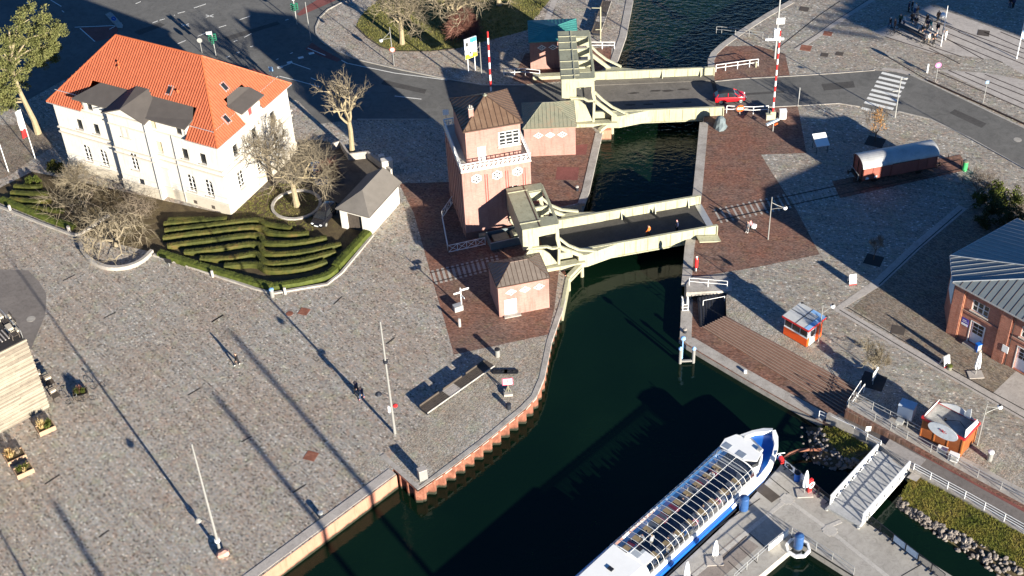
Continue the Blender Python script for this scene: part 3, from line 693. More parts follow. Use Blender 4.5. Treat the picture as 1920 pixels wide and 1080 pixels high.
pieces += [([ev[1], (ov, b0, ZE), (xc, b0, sz(xc)), (xc, -ov+q, sz(xc))], (-1, 0, k2)), ([(ov, b1, ZE), ev[2], (xc, Dp+ov-q, sz(xc)), (xc, b1, sz(xc))], (-1, 0, k2)),
           ([(xc, -ov+q, sz(xc)), (xc, Dp+ov-q, sz(xc)), r1], (-1, 0, k2)), (faces[2], (0, -1, k)), (faces[3], (1, 0, 1))]
rf = MB()
for f, d in pieces:
    rf.poly(f); rf.ribs(f, d, .36, .17, .15)
rf.poly([(-Wd+.1, .1, ZE-.04), (-.1, .1, ZE-.04), (-.1, Dp-.1, ZE-.04), (-Wd+.1, Dp-.1, ZE-.04)], True)
roof = rf.build('roof', M['tile'], hs)
rd = MB()
for a, b in ((r0, r1), (r1, ev[1]), (r1, ev[2]), (r0, ev[0]), (r0, ev[3])):
    rd.tube([Vector(a)+Vector((0, 0, .06)), Vector(b)+Vector((0, 0, .06))], .13, 6)
rd.build('ridge_tiles', M['tiledark'], roof)
gt = MB()
for a, b in ((ev[0], (a0, -ov, ZE)), ((a1, -ov, ZE), ev[1]), (ev[1], (ov, b0, ZE)), ((ov, b1, ZE), ev[2]), (ev[2], ev[3]), (ev[3], ev[0])):
    gt.beam(Vector(a)+Vector((0, 0, -.03)), Vector(b)+Vector((0, 0, -.03)), .14, .1)
gt.build('gutter', M['zinc'], roof)
def onroof(y): return ZE+k*(y+ov)
for g_ in ([(-24.4, .75, onroof(.75)+.22), (-19.9, .75, onroof(.75)+.22)], [(-4.1, .75, onroof(.75)+.22), (-.7, .75, onroof(.75)+.22)], [(-.72, .9, onroof(.75)+.25), (-.72, 5.1, onroof(.75)+.25)], [(-.72, 9.0, onroof(.75)+.25), (-.72, 14, onroof(.75)+.25)]):
    mb = MB(); mb.tube(g_, .05, 5); mb.build('snow_guard', M['zinc'], roof)
# dark dormer roofs
dm = MB()
yb = 2.7; zb = onroof(yb)+.02
def slab(mb, pts, th=.16): return mb.extr([(x, y, z) for x, y, z in pts], (0, 0, -th))
slab(dm, [(-20.6, -.55, 11.62), (-14.0, -.55, 11.62), (-14.0, yb+.1, zb), (-18.2, yb+.1, zb)])
slab(dm, [(-11.0, -.55, 11.62), (-3.75, -.55, 11.62), (-3.75, 1.0, 11.95), (-4.8, yb+.1, zb), (-11.0, yb+.1, zb)])
dm.poly([(-20.6, -.55, 11.62), (-18.2, yb+.1, zb), (-19.6, 1.45, onroof(1.45)+.02)])
dm.poly([(-3.75, -.55, 11.6), (-3.75, 1.0, 11.95), (-4.0, 1.6, onroof(1.6)+.03)])
mx = (RX0+RX1)/2; yr = 3.2; zr = onroof(yr)+.05
for s in (-1, 1):
    xe = mx+s*(RX1-RX0)/2+s*.35
    slab(dm, [(mx, -1.3, 12.62), (xe, -1.3, 11.32), (xe, 1.2, 11.75), (mx+s*.9, yr, zr), (mx, yr, zr)], .14)
dm.build('dormer_roof', M['roofgrey'], hs)
dm = MB()
slab(dm, [(.55, 4.75, 11.62), (.55, 9.35, 11.62), (-1.4, 9.35, 12.2), (-2.6, 7.6, 12.95), (-2.6, 6.5, 12.95), (-1.4, 4.75, 12.2)])
dm.build('dormer_roof', M['roofgrey'], hs)
for (c, u, v) in (((-8.6, 3.5), (1, 0, 0), (0, 1, k)), ((-2.95, 6.6), (0, 1, 0), (-1, 0, 1.015)), ((-.85, 3.5), (0, 1, 0), (-1, 0, 1.015))):
    z = onroof(c[1]) if c[0] < -5 else ZE+1.015*(ov-c[0])
    u = Vector(u); v = Vector(v).normalized(); n = u.cross(v); n = n if n.z > 0 else -n
    ctr = Vector((c[0], c[1], z))+n*.12
    mb = MB(); q = [ctr+u*a*.42+v*b*.62 for a, b in ((-1, -1), (1, -1), (1, 1), (-1, 1))]; mb.extr(q, -n*.2); so_ = mb.build('skylight', M['zinc'], roof)
    mb = MB(); q = [ctr+n*.015+u*a*.28+v*b*.45 for a, b in ((-1, -1), (1, -1), (1, 1), (-1, 1))]; mb.extr(q, n*.01); mb.build('pane', M['glassdark'], so_)
for x, y in ((-16.8, 4.6), (-16.5, 4.2), (-7.3, 3.4)):
    mb = MB(); z = onroof(y); mb.cyl(x, y, z-.1, z+.45, .11, .11, 8); mb.lathe([(.02, .62), (.2, .45), (.2, .42)][::-1], (x, y, z), 8); mb.build('roof_vent', M['tiledark'], roof)
wm = MB(); wm.box(-13.6, -7.4, 15.2, 16.7, 9.2, 9.5)
wm.build('rear_canopy_roof', M['roofgrey'], hs)

# ---------------------------------------------------------------- garage
GT = -.484; GO = P(695.6, 442)
ga = thing('garage', 'small white garage with grey hipped roof and dark double door', 'garage', GO, GT)
gw = MB(); GW, GD, GZ = 3.95, 6.95, 3.0
facade(gw, front(), -GW, 0, 0, GZ, [(-3.15, -1.05, 0, 2.45)], .35)
facade(gw, rightside(), 0, GD, 0, GZ, []); facade(gw, leftside(-GW), 0, GD, 0, GZ, []); facade(gw, backside(GD), -GW, 0, 0, GZ, [])
gw.poly([(-GW, GD, GZ), (0, GD, GZ), (-GW/2, GD, 4.35)])
gw.build('wall', M['white'], ga)
gd = MB()
gd.box(-3.15, -1.05, .3, .38, 0, 2.45)
for i in range(9): gd.box(-3.15+i*.2333, -3.15+i*.2333+.19, .27, .3, .03, 2.42)
gd.build('door', M['wooddark'], ga)
gr = MB(); o_ = .32; zr = 4.55; za = GZ-.02
e = [(-GW-o_, -o_, za), (o_, -o_, za), (o_, GD+o_, za), (-GW-o_, GD+o_, za)]; a, b = (-GW/2, 2.3, zr), (-GW/2, GD+o_, zr)
for f in ([e[0], e[1], a], [e[1], e[2], b, a], [e[3], e[0], a, b], [e[2], e[3], b]): gr.poly(f)
gr.poly([(x, y, z-.06) for x, y, z in e], True)
for i in range(4): gr.beam(Vector(e[i])+Vector((0, 0, -.04)), Vector(e[(i+1) % 4])+Vector((0, 0, -.04)), .1, .1)
gr.build('roof', mat('garage_felt_roof', (.145, .13, .115), .85, var=.18, scale=.7), ga)
mb = MB(); mb.tube([(.06, .25, 2.95), (.06, .25, .0)], .05, 6); mb.build('downpipe', M['zinc'], ga)

# ---------------------------------------------------------------- bridge keeper's tower
TT = .207; TO = P(875, 448)
tw = thing('bridge_tower', 'tall salmon brick bridge keeper tower with white balcony and brown pyramid roof', 'tower', TO, TT)
TW, TD, TZ = 7.95, 9.6, 9.45
U0, U1, V0, V1, UZ = .95, 7.25, 1.35, 8.15, 13.95
b = MB()
low = [(5.15, 6.45, 4.6, 6.35), (5.15, 6.45, 1.55, 3.3)]
facade(b, front(), 0, TW, 0, TZ, low, .25)
facade(b, leftside(), 0, TD, 0, TZ, []); facade(b, rightside(TW), 0, TD, 0, TZ, []); facade(b, backside(TD), 0, TW, 0, TZ, [])
b.poly([(0, 0, TZ), (TW, 0, TZ), (TW, TD, TZ), (0, TD, TZ)])
b.build('wall', M['pink'], tw)
b = MB()
uw = [(3.75, 6.2, 11.05, 12.95), (1.3, 2.25, TZ+.02, TZ+2.0)]
sh2 = [(1.9, 4.1, 11.0, 12.9)]
facade(b, lambda s, z, d: (U0+s, V0+d, z), 0, U1-U0, TZ, UZ, uw, .2)
facade(b, lambda s, z, d: (U1-d, V0+s, z), 0, V1-V0, TZ, UZ, sh2, .2); facade(b, lambda s, z, d: (U0+d, V0+s, z), 0, V1-V0, TZ, UZ, [], .2)
facade(b, lambda s, z, d: (U0+s, V1-d, z), 0, U1-U0, TZ, UZ, [], .2)
b.build('upper_wall', M['pink'], tw)
for h in low: window(tw, front(), h, .2, 2, 4, .09, sill=True)
window(tw, lambda s, z, d: (U0+s, V0+d, z), uw[0], .14, 3, 4, .13, bar=.06); window(tw, lambda s, z, d: (U1-d, V0+s, z), sh2[0], .14, 3, 4, .12, bar=.06)
mb = MB(); tbox(mb, lambda s, z, d: (U0+s, V0+d, z), *uw[1], .06, .16); dd = mb.build('door', M['whitepaint'], tw)
mb = MB(); mb.ball((U0+2.1, V0+.03, 10.4), .05); mb.build('handle', M['black'], dd)
rf = MB(); c4 = ((U0+U1)/2, (V0+V1)/2, 15.95); o_ = .22
ev = [(U0-o_, V0-o_, UZ), (U1+o_, V0-o_, UZ), (U1+o_, V1+o_, UZ), (U0-o_, V1+o_, UZ)]
for i in range(4): rf.poly([ev[i], ev[(i+1) % 4], c4])
rf.poly([(x, y, UZ-.03) for x, y, _ in ev], True)
rr = rf.build('roof', M['bronze'], tw)
rb = MB()
for i, d in enumerate(((0, 1, .45), (-1, 0, .45), (0, -1, .45), (1, 0, .45))):
    rb.ribs([ev[i], ev[(i+1) % 4], c4], d, .62, .05, .06, .2); rb.tube([Vector(ev[i])+Vector((0, 0, .03)), Vector(c4)+Vector((0, 0, .03))], .05, 5)
    rb.beam(Vector(ev[i])+Vector((0, 0, -.06)), Vector(ev[(i+1) % 4])+Vector((0, 0, -.06)), .14, .16)
rb.build('roof_seams', M['bronzerib'], rr)
mb = MB(); mb.lathe([(.28, 0), (.2, .12), (.06, .22), (.03, .3)], (c4[0], c4[1], 15.9), 10); mb.build('roof_cap', M['coppergreen'], rr)
mb = MB(); mb.box(1.75, 2.3, 2.6, 3.05, 14.1, 15.75); ch = mb.build('chimney', M['pink'], tw)
mb = MB(); mb.box(1.72, 2.33, 2.57, 3.08, 15.75, 15.85).cyl(1.92, 2.82, 15.85, 16.2, .09, .09, 8).cyl(2.14, 2.82, 15.85, 16.1, .08, .08, 8); mb.build('chimney_cap', M['concrete'], ch)
# balcony with patterned white parapet
bl = MB(); o_ = .10
fl = [(-o_, -o_), (TW+o_, -o_), (TW+o_, TD+o_), (-o_, TD+o_)]
bl.prism(fl, TZ-.12, TZ+.03)
ba = bl.build('balcony', M['whitetrim'], tw)
pr = MB()
def parapet(a, b, z=TZ+.03, hgt=.95):
    a, b = Vector((*a, 0)), Vector((*b, 0)); L = (b-a).length; n = int(L/.52)
    pr.beam(a+Vector((0, 0, z+hgt)), b+Vector((0, 0, z+hgt)), .13, .09); pr.beam(a+Vector((0, 0, z+.06)), b+Vector((0, 0, z+.06)), .1, .1)
    pr.beam(a+Vector((0, 0, z+.62)), b+Vector((0, 0, z+.62)), .06, .05)
    for i in range(n+1):
        p = a.lerp(b, i/n); pr.beam(p+Vector((0, 0, z)), p+Vector((0, 0, z+hgt)), .09)
        if i < n:
            q = a.lerp(b, (i+1)/n); m = (p+q)/2
            for s in (.12, .62): pr.beam(p+Vector((0, 0, z+s*.95)), m+Vector((0, 0, z+.58)), .045); pr.beam(q+Vector((0, 0, z+s*.95)), m+Vector((0, 0, z+.10)), .045)
parapet((0, 0), (TW, 0)); parapet((0, 0), (0, TD)); parapet((TW, 0), (TW, TD)); parapet((0, TD), (TW, TD))
pr.build('parapet', M['frame_white'], ba)
mb = MB()
for i in range(12):
    x = .3+i*(TW-.6)/11; mb.tube([(x, .3, TZ+.03), (x, .3, TZ+.9)], .022, 5)
mb.tube([(.3, .3, TZ+.9), (TW-.3, .3, TZ+.9)], .03, 5); mb.build('inner_rail', M['red'], ba)
# hexagonal windows
def hexwin(par, x, z, r=.62):
    ring = [(r*1.05*math.cos(math.pi/3*i+math.pi/6), r*math.sin(math.pi/3*i+math.pi/6)) for i in range(6)]
    mb = MB(); mb.extr([(x+p, -.06, z+q) for p, q in ring], (0, .06, 0)); wo = mb.build('hexagonal_window', M['frame_white'], par)
    mb = MB()
    for i in range(6):
        t0, t1 = math.pi/3*i+.12+math.pi/6*0, math.pi/3*(i+1)-.12
        a = [(.16*r*math.cos((t0+t1)/2), .16*r*math.sin((t0+t1)/2)), (.7*r*math.cos(t0+.1), .7*r*math.sin(t0+.1)), (.72*r*math.cos((t0+t1)/2), .72*r*math.sin((t0+t1)/2)), (.7*r*math.cos(t1-.1), .7*r*math.sin(t1-.1))]
        mb.extr([(x+p, -.075, z+q) for p, q in a], (0, .01, 0))
    mb.build('pane', M['glassdark'], wo)
for x in (1.62, 4.02, 6.4): hexwin(tw, x, 8.25)
ms = mat('red_brick_slot', (.22, .045, .035), .8)
for x in (2.75, 5.15, 7.15):
    for dx in (-.13, .13):
        sl_ = MB(); sl_.box(x+dx-.05, x+dx+.05, -.012, .0, 4.6, 8.6); sl_.build('brick_slot', ms, tw)
for i in range(7):
    y = 1.0+i*1.25
    for xx in ((-.10, 0), (TW, TW+.10)):
        sl_ = MB(); sl_.box(*xx, y, y+.45, 0, 8.6); sl_.build('pilaster', M['pink'], tw)
mb = MB(); tbox(mb, front(), 0, TW, 0, .85, -.05, 0); tbox(mb, leftside(), -.05, TD, 0, .85, -.05, 0); mb.build('plinth', mat_brick('dark_brick_plinth', (.2, .09, .07), (.25, .12, .09), (.25, .18, .15)), tw)

# ---------------------------------------------------------------- small bridge houses
def diamond(par, x, z, y=0, w=.62, h=.42):
    mb = MB(); mb.extr([(x-w, y-.06, z), (x, y-.06, z-h), (x+w, y-.06, z), (x, y-.06, z+h)], (0, .06, 0)); wo = mb.build('diamond_window', M['frame_white'], par)
    mb = MB()
    for dx, dz in ((-.24, 0), (.24, 0), (0, -.16), (0, .16)):
        mb.extr([(x+dx-.15, y-.075, z+dz), (x+dx, y-.075, z+dz-.10), (x+dx+.15, y-.075, z+dz), (x+dx, y-.075, z+dz+.10)], (0, .01, 0))
    mb.build('pane', M['glassdark'], wo)
def hut(o, th, Wd, Dp, ZE, RZ, rm, label, door=None, dia=None, rx=None, ridge_m='bronzerib'):
    h = thing('machine_house', label, 'brick hut', o, th)
    b = MB(); holes = [door] if door else []
    facade(b, front(), 0, Wd, 0, ZE, holes, .12)
    facade(b, leftside(), 0, Dp, 0, ZE, []); facade(b, rightside(Wd), 0, Dp, 0, ZE, []); facade(b, backside(Dp), 0, Wd, 0, ZE, [])
    b.build('wall', M['pink'], h)
    rf = MB(); v = .12; ev = [(-v, -v, ZE), (Wd+v, -v, ZE), (Wd+v, Dp+v, ZE), (-v, Dp+v, ZE)]
    a, c = (rx[0], Dp/2, RZ), (rx[1], Dp/2, RZ)
    fc = [[ev[0], ev[1], c, a], [ev[1], ev[2], c], [ev[2], ev[3], a, c], [ev[3], ev[0], a]]
    for f in fc: rf.poly(f)
    rf.poly([(x, y, ZE-.02) for x, y, _ in ev], True)
    r_ = rf.build('roof', M[rm], h)
    rb = MB()
    for f, d in zip(fc, ((0, 1, .5), (-1, 0, .5), (0, -1, .5), (1, 0, .5))): rb.ribs(f, d, .5, .035, .045, .1)
    for i in range(4): rb.beam(Vector(ev[i])+Vector((0, 0, -.05)), Vector(ev[(i+1) % 4])+Vector((0, 0, -.05)), .1, .12)
    rb.tube([Vector(a), Vector(c)], .04, 5)
    for p, q in ((a, ev[0]), (a, ev[3]), (c, ev[1]), (c, ev[2])): rb.tube([Vector(p), Vector(q)], .035, 5)
    rb.build('roof_seams', M[ridge_m], r_)
    if door:
        mb = MB(); tbox(mb, front(), *door, .04, .12); d_ = mb.build('door', M['whitepaint'], h)
        mb = MB(); mb.ball((door[0]+.22, .02, 1.05), .05); mb.build('handle', M['black'], d_)
        mb = MB(); mb.box(door[0]-.15, door[1]+.35, -.45, -.001, 0, .16); mb.build('step', M['concrete'], h)
    for x, z in dia or []: diamond(h, x, z)
    return h
hut(P(936.7, 595), .215, 5.62, 4.25, 4.3, 5.55, 'bronzegrey', 'salmon brick hut with white door and brown seamed roof at the near bridge', (.62, 1.98, .16, 2.25), [(1.4, 3.25), (2.95, 3.25), (4.5, 3.25)], (1.95, 3.95))
hut(P(980, 295.5)+Vector((.3, .15, 0)), -.011, 6.35, 5.7, 4.25, 6.0, 'coppergreen', 'salmon brick hut with greenish copper roof beside the tower', None, [(1.75, 3.1), (3.2, 3.1), (4.7, 3.1)], (2.4, 3.7), 'coppergreen')
a3 = P(995, 130)
hut(a3, -.02, 6.4, 5.6, 4.3, 4.9, 'teal', 'brick hut with flat green copper roof behind the far bridge', None, [(1.6, 3.3), (3.1, 3.3)], (2.9, 3.5), 'teal')
# ---------------------------------------------------------------- rolling bascule bridges
def bascule(o, th, HW, T, gy, L, panel, deckm, label, ribs_y, open_y, ped):
    b = thing('bascule_bridge', label, 'bridge', o, th)
    C = M['cream']
    dk = MB(); dk.box(1.2, L, -gy+.05, gy-.05, -.25, .10); dk.build('deck', M[deckm], b)
    if not ped:
        for s in (-1, 1):
            dk = MB(); dk.box(2.2, L, s*gy-s*.06, s*gy-s*1.35, .10, .16); dk.build('footway', M['deckgrey'], b)
    for s in (-1, 1):
        g = MB()
        g.box(2.2, L, s*(gy+.02), s*(gy+.10), -.5, 1.28)                      # web
        g.box(2.2, L+.05, s*(gy-.08), s*(gy+.22), 1.28, 1.36); g.box(2.2, L, s*(gy-.05), s*(gy+.24), -.62, -.5)
        n = int((L-6.0)/panel)
        for i in range(n+2):
            x = L-.05-i*panel
            if x < 4.5: break
            g.mat(1).box(x-.03, x+.03, s*(gy+.10), s*(gy+.13), -.5, 1.28).box(x-.03, x+.03, s*(gy-.012), s*(gy+.02), .1, 1.28).mat(0)
        g.box(L-.02, L+.10, s*(gy-.05), s*(gy+.24), -.5, 1.30)
        # flare out to the rolling frame
        pts = [(4.3, s*(gy-.05)), (9.2, s*(gy-.06)), (9.2, s*(gy+.22)), (5.3, s*(HW+.12)), (4.3, s*(HW+.06))]
        g.prism(pts, -.45, 1.30)
        g.build('main_girder', [C, M['seam']], b)
        for i in range(1, n+2, 3):
            x = L-.05-i*panel
            if x < 9: break
            k = MB(); k.extr([(x-.05, s*(gy+.02), .10), (x-.05, s*(gy-.42), .10), (x-.05, s*(gy+.02), 1.2)], (.1, 0, 0)); k.build('girder_bracket', C, b)
        y0, y1 = s*HW, s*(HW-.22)
        f = MB()
        pl = lambda pts: f.extr([(x, y0, z) for x, z in pts], (0, y1-y0, 0))
        zt = T-1.2
        pl([(-2, T-.02), (-2, zt-1.6), (-1.0, zt-1.6), (-.97, zt-.9), (-.75, zt-.36), (-.3, zt-.1), (.6, zt-.02), (1.75, zt), (1.72, zt-.8), (2.0, zt-2.3), (2.35, zt-2.1), (2.15, zt-.9), (2.1, T-.02)])
        J = (2.1, zt-2.1)
        bm = lambda a, c, w_: f.beam((a[0], (y0+y1)/2, a[1]), (c[0], (y0+y1)/2, c[1]), .30, w_)
        bm((-1.0, zt-1.55), (.7, zt-1.72), .22); bm((.7, zt-1.72), (1.3, zt-2.1), .22); bm((1.3, zt-2.1), J, .24)
        bm(J, (2.0, .5), .30); bm(J, (5.3, .75), .42)
        bm((2.1, zt-.8), (3.2, zt-2.1), .24); bm((3.2, zt-2.1), (4.4, zt-2.95 if ped else zt-3.2), .24); bm((4.4, zt-2.95 if ped else zt-3.2), (6.4, 1.4), .22)
        f.build('rolling_frame', C, b)
        f = MB()
        pl = lambda pts: f.extr([(x, y0, z) for x, z in pts], (0, y1-y0, 0))
        pl([(-1.3, zt-1.62), (.23, zt-2.0), (1.0, zt-2.8), (1.85, .72), (-1.0, .56), (-1.7, 1.5), (-1.85, zt-2.4)])
        f.build('rolling_segment', C, b)
        t_ = MB(); t_.box(-5.5, 5.0, s*(HW-.35), s*(HW+.35), -.22, .46); t_.box(-5.5, 5.0, s*(HW-.45), s*(HW+.45), .46, .55); t_.build('track_girder', C, b)
    # counterweight box: solid left half, framed right half
    w_ = MB(); e = .003
    w_.box(-2+e, -.15, -HW+.23, HW-.23, T-2.7, T-.05); w_.box(-.15, .35, -HW+.23, HW-.23, T-1.0, T-.05)
    w_.build('counterweight', C, b)
    tp = MB(); oy0, oy1 = open_y
    tp.box(-2.02, .30, -HW-.02, HW+.02, T, T+.06); tp.box(.30, 2.12, -HW-.02, oy0, T, T+.06); tp.box(.30, 2.12, oy1, HW+.02, T, T+.06); tp.box(1.9, 2.12, oy0, oy1, T, T+.06)
    to_ = tp.build('counterweight_roof', M['creamtop'], b)
    for y in ribs_y:
        r_ = MB(); r_.box(-2.03, .28, y-.07, y+.07, T+.06, T+.13); r_.build('roof_rib', C, to_)
    r_ = MB(); r_.box(-.06, .06, -HW, HW, T+.06, T+.10) if ped else r_.box(-.42, -.28, -HW, HW, T+.061, T+.12); r_.build('roof_joint', M['bronzerib'] if ped else C, to_)
    for y in (oy0+.02, (oy0+oy1)/2-.4 if ped else oy1*.35, oy1-.1):
        r_ = MB(); r_.box(.3, 1.9, y-.12, y+.12, T-1.2, T-.02); r_.build('cross_beam', C, b)
    if not ped:
        r_ = MB(); r_.box(.3, 1.9, -1.6, -1.36, T-.9, T-.02); r_.build('cross_beam', C, b)
    m_ = MB(); m_.extr([(.35, oy0+.4, T-2.6), (1.9, oy0+1.2, T-2.6), (1.9, oy1-1.5, T-2.6), (1.2, (oy0+oy1)/2, T-2.6)], (0, 0, .12)); m_.box(.3, 1.9, oy0*.35, oy0*.35+.9, T-2.4, T-1.7); m_.build('machinery_floor', C, b)
    m_ = MB(); m_.tube([(1.0, oy1*.55, T-1.9), (1.0, oy1*.55+.3, T-1.9)], .75, 18); m_.tube([(1.0, oy1*.55-.2, T-1.9), (1.0, oy1*.55+.5, T-1.9)], .25, 12); m_.build('drive_wheel', M['darksteel'], b)
    pr = MB(); pr.box(2.05, 2.25, -HW+.25, HW-.25, T-.5, T-.02); pr.build('portal_beam', C, b)
    return b
def fr2(th, x, y): return Vector((x*math.cos(th)-y*math.sin(th), x*math.sin(th)+y*math.cos(th), 0))
b1 = bascule(fr2(.196, 27.3, 123.9), .196, 4.0, 6.2, 2.93, 21.0, 1.37, 'deckdark', 'cream steel bascule footbridge with dark deck, the nearer of the two', [-2.9, 3.1], (-2.45, 2.75), True)
b2 = bascule(fr2(-.02, 6.5, 158.15), -.02, 6.0, 7.0, 4.8, 18.7, 1.71, 'deckgrey', 'cream steel bascule road bridge with grey roadway carrying a red car', [-5.1, -3.6, -1.7, 1.2, 3.1, 4.6], (-4.6, 4.45), False)
mb = MB(); mb.extr([(18.5, -3.2, .35), (18.5, -4.4, .35), (21.1, -4.4, -.1), (21.1, -3.2, -.1)], (0, 0, .12)); mb.box(17.2, 21.0, -3.75, -3.2, -.45, -.3)
mb.build('end_shoe', M['cream'], b1)
mb = MB(); mb.box(20.4, 21.2, -2.8, 2.8, .11, .14); mb.build('deck_joint', M['steel'], b1)
rg = random.Random(3); stn = mat('road_stain', (.045, .038, .033), .8, var=.4)
for (x, y, n_) in ((7.8, 1.2, 12), (10.6, 1.5, 10), (12.3, 1.4, 9), (14.2, 1.6, 10), (7.0, -1.6, 8), (9.4, -1.7, 8), (11.6, -1.4, 8), (14.5, -1.6, 6)):
    mb = MB(); mb.area([(x+rg.uniform(.5, 1.0)*math.cos(a), y+rg.uniform(.12, .26)*math.sin(a), .108) for a in [i*2*math.pi/n_ for i in range(n_)]]); mb.build('oil_stain', stn, b2)
mb = MB(); mb.box(18.2, 18.7, -4.6, 4.6, .11, .14); mb.build('deck_joint', M['darkgap'], b2)
# piers and fenders
def pierblock(name, pts, z0, z1, m, label):
    mb = MB(); mb.prism(pts, z0, z1); return tag(mb.build(name, m), label, 'pier')
pierblock('bridge_pier', [fr2(.196, 27.3+x, 123.9+y) for x, y in ((-1.0, -4.9), (2.6, -4.9), (2.6, -3.2), (-1, -3.2))], -5, -.24, M['peach'], 'peach concrete pier beside the brown roofed hut')
pierblock('bridge_pier', [fr2(-.02, 6.5+x, 158.15+y) for x, y in ((-1.0, -6.9), (4.2, -6.9), (4.2, -5.2), (-1, -5.2))], -5, -.24, M['peach'], 'peach concrete pier beside the greenish roofed hut')
def fender(pts, label):
    f = thing('fender', label, 'bridge fender', pts[0])
    o = pts[0]; q = [p-o for p in pts]
    for a, c in zip(q[:-1], q[1:]):
        mb = MB(); mb.beam(a+Vector((0, 0, .05)), c+Vector((0, 0, .05)), .5, .45); mb.beam(a+Vector((0, 0, -.6)), c+Vector((0, 0, -.6)), .35, .3)
        mb.build('fender_beam', M['cream'], f)
    for p in q:
        mb = MB(); mb.cyl(p.x, p.y, -3-o.z, -.02, .22, n=10); mb.build('fender_pile', M['cream'], f)
    return f
fender([P(1091, 494), P(1066, 520)], 'cream diagonal fender beam below the near bridge pivot')
fender([P(1148, 227), P(1124, 245)], 'cream diagonal fender beam below the far bridge pivot')
wallstrip('quay_facing', [P(1067, 521), P(1056, 577)], -3, .06, M['cream'], 'cream painted facing on the quay edge below the near bridge', 'quay wall', .35, -1)
# ---------------------------------------------------------------- right bank: steps, promenade, wall, walkway
ZL = -1.25
flo = PP([(1308, 557), (1290, 548), (1283, 560), (1273, 635), (1287, 647), (1397, 712), (1542, 794), (1600, 800), (1581, 775), (1317, 614)], ZL)
lo2 = [P(1290, 548, ZL), P(1273, 635, ZL), P(1287, 647, ZL), P(1397, 712, ZL), P(1542, 794, ZL), P(1584, 820, ZL), P(1640, 800, ZL), P(1584, 768, ZL), P(1612, 727, ZL), P(1372, 540, ZL)]
mb = MB(); mb.area(lo2); struct('lower_promenade', mb, M['brickpave'])
wallstrip('quay_wall', [P(1290, 548, 0), P(1273, 635, ZL), P(1287, 647, ZL), P(1397, 712, ZL), P(1542, 794, ZL)], -5, ZL-.004, M['concrete'], 'low concrete quay wall along the sunken promenade below the steps', side=1)
cop = [P(1278, 560, ZL), P(1274.5, 634, ZL), P(1288, 645, ZL), P(1397, 710, ZL), P(1541, 791, ZL)]
kb = MB(); L = []; Rr = []
for i, p in enumerate(cop):
    d = (cop[min(i+1, len(cop)-1)]-cop[max(i-1, 0)]); d.normalize(); n = Vector((-d.y, d.x, 0)); L.append(p+n*1.25); Rr.append(p)
for i in range(len(cop)-1): kb.prism([L[i], Rr[i], Rr[i+1], L[i+1]], ZL-.2, ZL+.05)
struct('promenade_coping', kb, M['concrete'])
# steps
t0, t1 = P(1360, 593, 0), P(1611, 727, 0); q0, q1 = P(1317, 614, ZL), P(1583, 776, ZL)
NS = 9
M['nosing'] = mat('step_nosing_stone', (.30, .22, .17), .8, var=.25, scale=2)
M['stepstone'] = mat_ground('brown_step_stone', [(.3, (.18, .105, .078)), (.7, (.25, .15, .114))], .6, .8, 14, .2, .15)
st = thing('seating_steps', 'broad flight of brown stone seating steps down to the sunken promenade', 'steps', (t0+q1)/2)
c0 = (t0+q1)/2
for i in range(NS):
    f0, f1 = i/NS, (i+1)/NS; zt = ZL+(0-ZL)*(i+1)/NS*1.0-.004
    a, b, c, d = q0.lerp(t0, f0), q1.lerp(t1, f0), q1.lerp(t1, f1), q0.lerp(t0, f1)
    mb = MB(); mb.prism([p-c0 for p in (a, b, c, d)], -5-c0.z, zt-c0.z)
    e = MB()
    so_ = mb.build('step', M['stepstone'], st)
    e.beam(a-c0+Vector((0, 0, zt-a.z+.005)), b-c0+Vector((0, 0, zt-b.z+.005)), .07, .05); e.build('step_nosing', M['nosing'], so_)
# dark planked slope under the viewing deck
sl0, sl1, sl2, sl3 = P(1312, 614, ZL), P(1359, 606, ZL), P(1361, 549, -.25), P(1308, 558, -.25)
sp = MB(); sp.extr([sl0, sl1, sl2, sl3], (0, 0, -.2))
o = tag(sp.build('planked_slope', M['darksteel']), 'dark ribbed slope below the railed concrete viewing deck', 'ramp')
rb = MB()
for i in range(9):
    f = (i+.5)/9; rb.beam(sl0.lerp(sl1, f)+Vector((0, 0, .03)), sl3.lerp(sl2, f)+Vector((0, 0, .03)), .12, .06)
rb.build('slope_rib', M['black'], o); o.children[0]['kind'] = 'stuff'
dkp = [P(1287, 533), P(1287, 550), P(1372, 546), P(1372, 530), P(1362, 518), P(1300, 520)]
mb = MB(); mb.prism(dkp, -.45, .12); vd = tag(mb.build('viewing_deck', M['concrete']), 'small concrete viewing deck with white railing at the canal', 'deck')
wallstrip('retaining_wall', [P(1612, 727), P(1585, 768)], -3, -.004, M['concrete'], 'short concrete wall at the lower right end of the seating steps', 'wall', .3, 1)
wallstrip('retaining_wall', [P(1585, 768), P(1690, 826), P(1760, 866), P(1920, 953), P(2200, 1105)], -3, .05, M['brickpave'], 'low brick retaining wall beside the asphalt walkway', 'wall', .35, 1)
